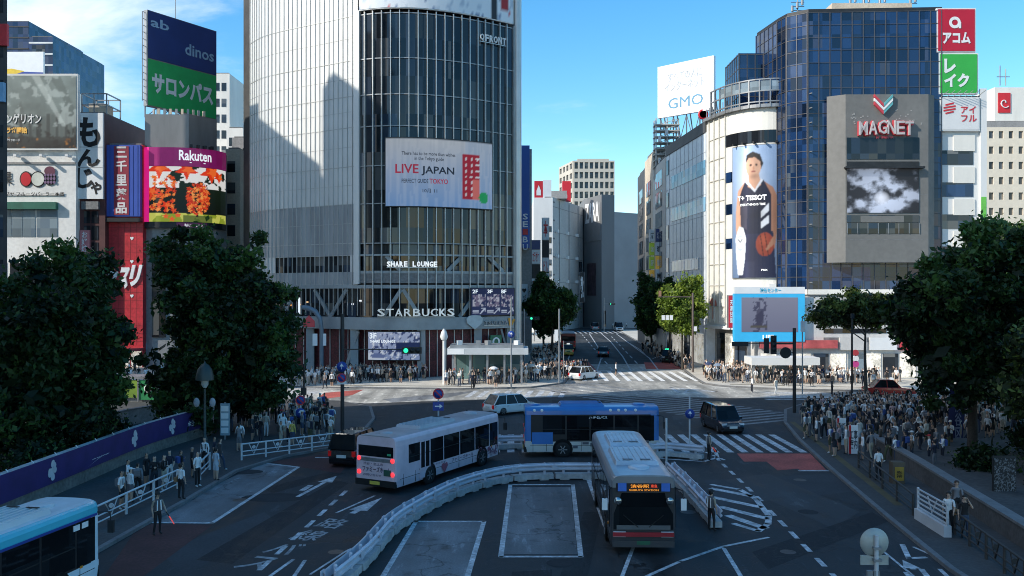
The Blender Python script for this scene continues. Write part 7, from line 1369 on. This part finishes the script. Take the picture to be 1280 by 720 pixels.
# ------------------------------------------------------------------ people: one skinned body per pose, recoloured per person
def body(name, pose, outfit, fingers=False, female=False):
    J = dict(pel=(0, 0, .93), sp=(0, .01, 1.12), ch=(0, .0, 1.3), nk=(0, .01, 1.46), h0=(0, -.01, 1.535), h1=(0, -.012, 1.615), h2=(0, .005, 1.685),
             sL=(-.165, 0, 1.385), eL=(-.23, .02, 1.12), wL=(-.23, -.04, .89), hL=(-.225, -.06, .8), sR=(.165, 0, 1.385), eR=(.23, .02, 1.12), wR=(.23, -.04, .89), hR=(.225, -.06, .8),
             pL=(-.09, 0, .88), kL=(-.1, -.01, .5), aL=(-.1, .02, .09), tL=(-.11, -.13, .045), pR=(.09, 0, .88), kR=(.1, -.01, .5), aR=(.1, .02, .09), tR=(.11, -.13, .045))
    J.update(pose); k = .93 if female else 1
    rad = dict(pel=(.13, .1), sp=(.115 * k, .085), ch=(.15 * k, .1), nk=(.05, .05), h0=(.07, .075), h1=(.082, .098), h2=(.06, .07), sL=(.06, .06), eL=(.042, .042), wL=(.028, .03), hL=(.03, .022), pL=(.09, .09), kL=(.06, .06), aL=(.042, .042), tL=(.042, .035))
    if 'skirt' in outfit: rad['pL'] = (.12, .11); rad['kL'] = (.1, .1); J['kL'] = (-.07, 0, .55); J['kR'] = (.07, 0, .55)
    B = [('pel', 'sp', 't'), ('sp', 'ch', 't'), ('ch', 'nk', 'n'), ('nk', 'h0', 'h'), ('h0', 'h1', 'h'), ('h1', 'h2', 'h')]
    for s in 'LR': B += [('ch', 's' + s, 't'), ('s' + s, 'e' + s, 'u'), ('e' + s, 'w' + s, 'f'), ('w' + s, 'h' + s, 'd'), ('pel', 'p' + s, 'p'), ('p' + s, 'k' + s, 'p'), ('k' + s, 'a' + s, 'c'), ('a' + s, 't' + s, 's')]
    keys = list(J); R_ = {q: rad.get(q) or rad[q[:-1] + 'L'] for q in keys}
    if fingers:
        for s, sg in (('L', -1), ('R', 1)):
            w, h = V(J['w' + s]), V(J['h' + s]); d = (h - w).normalized(); side = V((0, -1, 0)) if abs(d.y) < .7 else V((0, 0, 1)); side = (side - d * side.dot(d)).normalized(); cu = d.cross(side) * sg
            for i, (o, L_) in enumerate(((.027, .075), (.009, .085), (-.009, .08), (-.027, .062))):
                a = h + side * o * .6; b = h + d * L_ * .55 + side * o; c = h + d * L_ + side * o + cu * -.02; p = 'f%s%d' % (s, i)
                for nme, q in ((p + 'a', b), (p + 'b', c)): J[nme] = tuple(q); R_[nme] = (.009, .009); keys.append(nme)
                B += [('h' + s, p + 'a', 'd'), (p + 'a', p + 'b', 'd')]
            q = 'th' + s; J[q] = tuple(w.lerp(h, .45) + side * .05 + d * .03); R_[q] = (.011, .011); keys.append(q); B.append(('w' + s, q, 'd'))
    me = bpy.data.meshes.new(name + '_joints'); ix = {q: i for i, q in enumerate(keys)}
    me.from_pydata([J[q] for q in keys], [(ix[a], ix[b]) for a, b, _ in B], []); o = bpy.data.objects.new('body_source', me); COL.objects.link(o)
    md = o.modifiers.new('skin', 'SKIN'); md.use_smooth_shade = True; md.branch_smoothing = .3
    sv = me.skin_vertices[0].data
    for q in keys: sv[ix[q]].radius = R_[q]; sv[ix[q]].use_root = q == 'pel'
    ms = o.modifiers.new('sub', 'SUBSURF'); ms.levels = 1; ms.render_levels = 1
    dg = bpy.context.evaluated_depsgraph_get(); out = bpy.data.meshes.new_from_object(o.evaluated_get(dg), depsgraph=dg); bpy.data.objects.remove(o); out.name = name
    slot = dict(t=2, n=2, h=0, u=2, f=2 if 'long' in outfit else 0, d=0, p=3, c=0 if ('short' in outfit or 'skirt' in outfit) else 3, s=4)
    seg = [(V(J[a]), V(J[b]), l) for a, b, l in B]; mi = []
    for p in out.polygons:
        c = p.center; best = 9; lab = 't'
        for a, b, l in seg:
            ab = b - a; t = max(0, min(1, (c - a).dot(ab) / ab.dot(ab))); d = (c - a - ab * t).length
            if d < best: best = d; lab = l
        s = slot[lab]
        if lab == 't' and c.z < .98: s = 3
        if lab == 'n' and c.z > 1.43: s = 0
        if lab == 'h' and c.z > 1.5 and (c.y > .02 or c.z > 1.665 or (female and abs(c.x) > .06 and c.y > -.05)): s = 1
        if lab == 'p' and c.z > .97: s = 2
        mi.append(s)
    out.materials.clear()
    for q in range(5): out.materials.append(None)
    out.polygons.foreach_set('material_index', mi); out.polygons.foreach_set('use_smooth', [True] * len(mi)); return out
WALK = dict(kL=(-.1, -.16, .52), aL=(-.1, -.2, .1), tL=(-.11, -.35, .06), kR=(.1, .06, .5), aR=(.1, .28, .13), tR=(.11, .16, .045), eL=(-.22, .12, 1.14), wL=(-.22, .08, .9), hL=(-.21, .04, .82), eR=(.22, -.08, 1.13), wR=(.2, -.24, .96), hR=(.19, -.3, .9))
PHONE = dict(eR=(.21, -.06, 1.12), wR=(.1, -.26, 1.22), hR=(.06, -.29, 1.29)); FOLD = dict(eL=(-.22, -.06, 1.13), wL=(-.02, -.2, 1.14), hL=(.05, -.19, 1.16), eR=(.22, -.06, 1.13), wR=(.03, -.19, 1.18), hR=(-.05, -.18, 1.18))
HIP = dict(kL=(-.12, -.04, .5), aL=(-.16, .02, .09), tL=(-.19, -.11, .045)); CALL = dict(eR=(.28, -.06, 1.2), wR=(.15, -.1, 1.45), hR=(.11, -.08, 1.54))
BODY = [('stand', body('stand', {}, 'tee'), 0), ('stand_l', body('stand_long', HIP, 'long'), 1), ('walk', body('walk', WALK, 'tee'), 0), ('phone', body('phone', PHONE, 'tee'), 0), ('fold', body('folded', {**FOLD, **HIP}, 'long'), 1),
        ('skirt', body('skirt', PHONE, 'tee skirt', female=True), 2), ('skirt2', body('skirt_long', {}, 'long skirt', female=True), 3), ('short', body('shorts', HIP, 'tee short'), 4), ('walkf', body('walk_f', WALK, 'long', female=True), 1), ('call', body('call', CALL, 'long'), 1)]
GAR = [('t-shirt', 'trousers'), ('jumper', 'trousers'), ('t-shirt', 'skirt'), ('jumper', 'skirt'), ('t-shirt', 'shorts')]
def cm(n, c, r=.8): return pm('cloth_' + n, c, r, var=.12, scale=4)
TOPS = [('white', (.74, .74, .73), 14), ('black', (.01, .01, .012), 11), ('grey', (.2, .2, .21), 4), ('navy', (.015, .018, .035), 3), ('pale blue', (.42, .49, .56), 2), ('beige', (.44, .38, .31), 2), ('brown', (.1, .065, .045), 1.5), ('red', (.3, .04, .04), .6), ('green', (.05, .09, .05), .5), ('pink', (.5, .34, .34), .8), ('yellow', (.5, .4, .1), .4), ('cream', (.64, .6, .52), 4), ('orange', (.5, .2, .06), .4), ('dark grey', (.05, .05, .053), 5)]
BOTS = [('black', (.013, .013, .015), 7), ('navy', (.016, .02, .032), 4), ('blue', (.045, .065, .11), 3), ('beige', (.4, .34, .25), 3), ('grey', (.14, .14, .15), 3), ('white', (.62, .62, .6), 1), ('olive', (.07, .075, .035), 1)]
SKIN = [pm('skin_light', (.5, .33, .24), .55, var=.05), pm('skin_tan', (.36, .22, .15), .55, var=.05)]; HAIR = [pm('hair_black', (.012, .01, .01), .6, var=.2), pm('hair_brown', (.05, .028, .018), .6, var=.2), pm('hair_grey', (.2, .19, .18), .6)]
SHOE = [pm('shoe_black', (.015, .015, .015), .6), pm('shoe_white', (.55, .55, .53), .6)]
BAG = {c: MB().loft([[(-.15 * k, y, 1.02 + a), (.15 * k, y, 1.02 + a), (.15 * k, y, 1.4 - a), (-.15 * k, y, 1.4 - a)] for y, k, a in ((.085, .95, .02), (.12, 1, 0), (.2, .97, .02), (.235, .8, .07))]).box(-.13, -.09, -.125, -.1, 1.1, 1.38).box(.09, .13, -.125, -.1, 1.1, 1.38).mesh('backpack', cm('bag_' + c, v)) for c, v in (('black', (.02, .02, .02)), ('grey', (.15, .15, .16)), ('blue', (.04, .08, .25)))}
CAP = {c: MB().lathe((0, -.005, 1.635), [(.098, 0), (.097, .04), (.075, .085), (.0001, .1)], 12).box(-.07, .07, -.2, -.08, 1.635, 1.65).mesh('cap', cm('cap_' + c, v)) for c, v in (('white', (.65, .65, .63)), ('black', (.02, .02, .02)), ('red', (.4, .03, .03)))}
SHB = MB().box(.17, .29, -.04, .16, .82, 1.05).beam((.2, .06, 1.04), (-.13, .0, 1.44), .03, .02).mesh('shoulder_bag', cm('bag_tan', (.25, .15, .08)))
ACC = [('', None)] * 14 + [('with %s backpack' % c, m) for c, m in BAG.items()] * 3 + [('in %s cap' % c, m) for c, m in CAP.items()] + [('with tan shoulder bag', SHB)]
prng = random.Random(42); USED = {}
def pick(tab):
    return prng.choices(tab, [q[2] for q in tab])[0]
def person(pos, ang, place, group, z=.13, spec=None, label=None, scale=None):
    for _ in range(400):
        b = prng.choice(BODY); tp, bt, ac = pick(TOPS), pick(BOTS), prng.choice(ACC)
        if b[0] == 'call' and prng.random() < .6: continue
        key = (place, tp[0], GAR[b[2]], bt[0], ac[0])
        if key not in USED: break
    USED[key] = 1; g = GAR[b[2]]
    o = bpy.data.objects.new('person', b[1]); COL.objects.link(o); o.location = (pos[0], pos[1], z); o.rotation_euler.z = ang; s = scale or prng.uniform(.93, 1.05); o.scale = (s * prng.uniform(.97, 1.08),) * 2 + (s,)
    for i, m in enumerate((prng.choice(SKIN), prng.choices(HAIR, (6, 2, .7))[0], cm('top_' + tp[0], tp[1]), cm('bottom_' + bt[0], bt[1]), prng.choice(SHOE))): sl_ = o.material_slots[i]; sl_.link = 'OBJECT'; sl_.material = m
    lab = ' '.join(('person in %s %s and %s %s %s %s' % (tp[0], g[0], bt[0], g[1], ac[0], place)).split())
    if ac[1] is not None: link(ac[1].name.split('.')[0], ac[1], o)
    return tag(o, lab, 'person', group)
def inside(p, poly):
    c = False; n = len(poly)
    for i in range(n):
        (x0, y0), (x1, y1) = poly[i], poly[(i + 1) % n]
        if (y0 > p[1]) != (y1 > p[1]) and p[0] < (x1 - x0) * (p[1] - y0) / (y1 - y0) + x0: c = not c
    return c
def scatter(pxpoly, n, dmin, far=1e9):
    poly = [tuple(G(*q)[:2]) for q in pxpoly]; x0, x1 = min(q[0] for q in poly), max(q[0] for q in poly); y0, y1 = min(q[1] for q in poly), max(q[1] for q in poly); out = []; tries = 0
    while len(out) < n and tries < 40000:
        tries += 1; p = (prng.uniform(x0, x1), prng.uniform(y0, y1))
        if inside(p, poly) and all((p[0] - q[0]) ** 2 + (p[1] - q[1]) ** 2 > dmin * dmin for q in out): out.append(p)
        if tries % 8000 == 0: dmin *= .85
    return out
# front direction (dx, dy) -> rotation
def face(dx, dy, j=.7): return math.atan2(dx, -dy) + prng.gauss(0, j)
for px, n, place, grp, d, dm, z in (
    ([(1000, 526), (1030, 520), (1062, 518), (1185, 520), (1194, 548), (1182, 588), (1130, 586), (1075, 580), (1040, 574), (1005, 557)], 136, 'in the station crowd', 'people waiting on the station side', (-.7, .6), .55, .13),
    ([(352, 490), (356, 477), (440, 472), (535, 468), (532, 480), (450, 487)], 26, 'before the glass tower', 'people before the glass tower', (.1, -1), .75, .13),
    ([(552, 487), (556, 474), (640, 471), (732, 466), (715, 474), (652, 484), (600, 489)], 32, 'by the subway canopy', 'people around the subway canopy', (.2, -1), .75, .13),
    ([(884, 480), (876, 466), (930, 474), (1030, 478), (1100, 482), (1098, 489), (1000, 486.5), (930, 485)], 30, 'before the shops', 'people waiting in front of the shops', (-.2, -1), .75, .13),
    ([(282, 548), (305, 526), (360, 516), (418, 516), (414, 556), (345, 566), (300, 572)], 64, 'in the bus plaza', 'people gathered in the bus plaza', (.3, .9), .55, .13)):
    for p in scatter(px, n, dm): person(p, face(*d), place, grp, z)
for px, py in ((152, 640), (163, 632), (172, 625), (160, 622), (193, 618), (205, 616), (212, 608), (226, 606), (240, 600), (247, 612), (256, 590), (268, 585), (275, 592), (183, 611)): person(G(px, py), face(.9, .4), 'queueing along the railing', 'people queueing by the ramp')
for px, py, d in ((478, 474, (1, 0)), (497, 476, (0, -1)), (415, 484, (0, -1)), (770, 470, (1, .2)), (1040, 494, (1, 0)), (940, 491, (-1, 0)), (970, 493, (.6, -.8))): person(G(px, py), face(*d, .2), 'stepping onto the roadway', 'people stepping onto the roadway', 0)
# the rest of the far pavement crowd reads as one mass
mv, mf, mi = [], [], []; crowd_m = [SKIN[0], HAIR[0], cm('top_white', TOPS[0][1]), cm('top_black', TOPS[1][1]), cm('top_dark grey', TOPS[13][1]), cm('bottom_black', BOTS[0][1]), cm('bottom_blue', BOTS[2][1]), cm('top_beige', TOPS[5][1]), SHOE[0]]
me_c = [(np.array([v.co[:] for v in b[1].vertices]), [tuple(p.vertices) for p in b[1].polygons], [p.material_index for p in b[1].polygons]) for b in BODY]
def addc(p, a, z=.13):
    vs, fs, ms_ = prng.choice(me_c); c, s = math.cos(a), math.sin(a); k = prng.uniform(.93, 1.04); o = sum(len(q) for q in mv); M = np.array(((c, -s, 0), (s, c, 0), (0, 0, 1))); mv.append(vs @ M.T * k + np.array((p[0], p[1], z))); tp, bt = prng.choice((2, 2, 3, 3, 4, 7)), prng.choice((5, 5, 6, 7))
    mf.extend(tuple(i + o for i in f) for f in fs); mi.extend((0, 1, tp, bt, 8)[m] for m in ms_)
for px, n, dm in (([(661, 470), (664, 450), (700, 436), (703, 466)], 130, .5), ([(800, 440), (812, 432), (868, 462), (862, 466)], 60, .5), ([(740, 411), (790, 408), (795, 411), (742, 413)], 26, .9), ([(1190, 520), (1270, 522), (1270, 545), (1200, 560)], 60, .7), ([(150, 470), (230, 470), (240, 480), (150, 482)], 25, .9), ([(552, 484), (640, 470), (735, 466), (715, 474), (652, 481)], 130, .42), ([(352, 486), (440, 470), (535, 466), (532, 477)], 150, .42), ([(884, 478), (880, 466), (1030, 476), (1100, 480), (1000, 485)], 130, .45), ([(1008, 524), (1060, 514), (1192, 516), (1196, 535), (1060, 532)], 150, .4), ([(1000, 480), (1130, 482), (1130, 478), (1000, 476)], 24, .8)):
    for p in scatter(px, n, dm): addc(p, face(-.6, .8, .7) if px[0][0] == 1008 else face(0, -1, 1.5))
me = bpy.data.meshes.new('distant_crowd'); me.from_pydata(np.concatenate(mv).tolist(), [], mf)
for m in crowd_m: me.materials.append(m)
me.polygons.foreach_set('material_index', mi); me.polygons.foreach_set('use_smooth', [True] * len(mi)); tag(link('distant_crowd', me), 'distant mass of pedestrians on the far shaded pavements', 'crowd', kind='stuff')
# parasols held over heads
def parasol(label, px, py, c):
    g = G(px, py); t = thing('parasol', label, 'parasol', (g.x, g.y, .9)); MB().lathe((g.x, g.y, 1.95), [(.48, -.2), (.42, -.06), (.22, .05), (.0001, .09)], 10, smooth=False).build('canopy', c, t); MB().tube([(g.x, g.y, 1.05), (g.x, g.y, 1.98)], .012, 5).build('shaft', steel, t)
parasol('white open parasol at the right of the subway canopy crowd', 617, 482, cm('parasol_white', (.7, .7, .7))); parasol('pale open parasol near the left street corner pole', 664, 478, cm('parasol_pale', (.6, .56, .5))); parasol('navy open parasol at the shop side kerb', 886, 475, cm('parasol_navy', (.03, .05, .12))); parasol('grey blue parasol second along the shop side kerb', 897, 477, cm('parasol_grey', (.2, .25, .32)))

# ------------------------------------------------------------------ nearer figures, with their own clothes as parts
def figure(label, pos, ang, pose, outfit, top, bot, parts=(), z=.13, hair=0, skin=0, group=None, shoe=0, female=False):
    me = body('figure', pose, outfit, True, female); o = link('person', me); o.location = (pos[0], pos[1], z); o.rotation_euler.z = ang
    for q, m in enumerate((SKIN[skin], HAIR[hair], cm('top_' + top[0], top[1]), cm('bottom_' + bot[0], bot[1]), SHOE[shoe])): me.materials[q] = m
    hm = MB(); hm.lathe((0, .012, 1.6), [(.088, -.06), (.102, 0), (.1, .06), (.07, .11), (.0001, .125)], 14)
    vs = [(x, y + (.03 if y < -.03 and zz_ < 1.64 else 0), zz_) for x, y, zz_ in hm.v]; hm.v = vs; hm.build('hair', HAIR[hair], o)
    fm_ = MB(); fm_.ell((0, -.112, 1.59), (.014, .022, .022)); 
    for s in (-1, 1): fm_.ell((s * .083, 0, 1.6), (.012, .022, .032))
    fm_.build('nose_and_ears', SKIN[skin], o); e = MB()
    for s in (-1, 1): e.ell((s * .032, -.1, 1.615), (.011, .008, .007))
    e.ell((0, -.098, 1.555), (.022, .008, .006)); e.build('eyes_and_mouth', HAIR[0], o)
    for p in parts:
        if p == 'vest':
            rings = [[(rx * math.cos(a), ry * math.sin(a) + .005, z_) for a in np.linspace(0, 2 * PI, 16, False)] for z_, rx, ry in ((.98, .165, .135), (1.12, .16, .125), (1.3, .185, .135), (1.4, .15, .115), (1.45, .085, .08))]
            v_ = MB().loft(rings, 0, True, True, False).build('safety_vest', cm('vest_dark', (.09, .085, .09)), o); st_ = MB()
            for x in (-.085, .085): st_.beam((x, -.138, 1.0), (x * .8, -.125, 1.4), .045, .012); st_.beam((x, .148, 1.0), (x * .8, .135, 1.4), .045, .012)
            st_.build('reflective_stripe', cm('stripe_white', (.8, .8, .78)), v_)
        elif p in CAP: link('cap', CAP[p], o)
        elif p in BAG: link('backpack', BAG[p], o)
        elif p == 'bag': link('shoulder_bag', SHB, o)
    return tag(o, label, 'person', group)
BAT = dict(eR=(.25, -.04, 1.14), wR=(.27, -.17, .95), hR=(.28, -.21, .88)); TG = 'traffic guards with batons'
def baton(label, pos, ang, z, hand=(.28, -.23, .86), d=(.12, -.35, -.42)):
    M = Matrix.Rotation(ang, 3, 'Z'); h = V((pos[0], pos[1], z)) + M @ V(hand); e = h + M @ V(d); t = thing('baton', label, 'baton', h); m = h.lerp(e, .3); MB().tube([h - (e - h) * .12, m], .02, 8).build('handle', rubber, t); MB().tube([m, e], [.024, .018], 8).build('light_tube', pm('baton_red', (.85, .08, .06), .4, emit=.6), t)
for lab, px, py, d, bl in (('traffic guard in striped vest standing by the left bus bay', 197, 668, (.7, -.6), 'red baton held low by the guard at the left bus bay'), ('traffic guard in striped vest walking beside the hatched island', 889, 664, (.6, .5), 'red baton held out by the guard at the hatched island'), ('traffic guard in striped vest at the end of the barrier near the black minivan', 886, 576, (.8, .1), 'red baton of the guard near the black minivan')):
    g = G(px, py); a = math.atan2(d[0], -d[1]); figure(lab, g, a, {**BAT, **HIP}, 'tee', ('khaki', (.3, .26, .2)), BOTS[0], ('vest', 'black'), 0, group=TG); baton(bl, g, a, 0)
g = G(1186, 672); figure('person in white t-shirt and black trousers strolling on the lower right pavement', g, face(-.5, -.8, 0), WALK, 'tee', TOPS[0], BOTS[0], ('bag',))
g = G(1206, 677); figure('person in black t-shirt and blue jeans raising a phone on the lower right pavement', g, face(-.3, -.9, 0), CALL, 'tee', TOPS[1], BOTS[2])
g = G(1196, 655); figure('person in grey top walking just behind the strolling pair', g, face(-.3, -.9, 0), WALK, 'long', TOPS[2], BOTS[0], (), hair=1, female=True)
g = G(1098, 604); figure('person in white shirt with black backpack standing alone by the dark railing', g, face(-.2, .9, 0), HIP, 'tee', TOPS[0], BOTS[0], ('black',))
g = G(1168, 592); figure('person in navy shirt leaning at the end of the stone wall', g, face(-.4, .6, 0), FOLD, 'tee', TOPS[3], BOTS[4])
g = G(226, 628); figure('person in white t-shirt with bag strap in the ramp queue', g, face(.4, .9, 0), HIP, 'tee', TOPS[0], BOTS[0], ('bag',)); g = G(270, 604); figure('person in pale blue long dress at the head of the ramp queue', g, face(.5, .8, 0), {}, 'tee skirt', TOPS[4], ('pale blue', TOPS[4][1]), (), female=True)
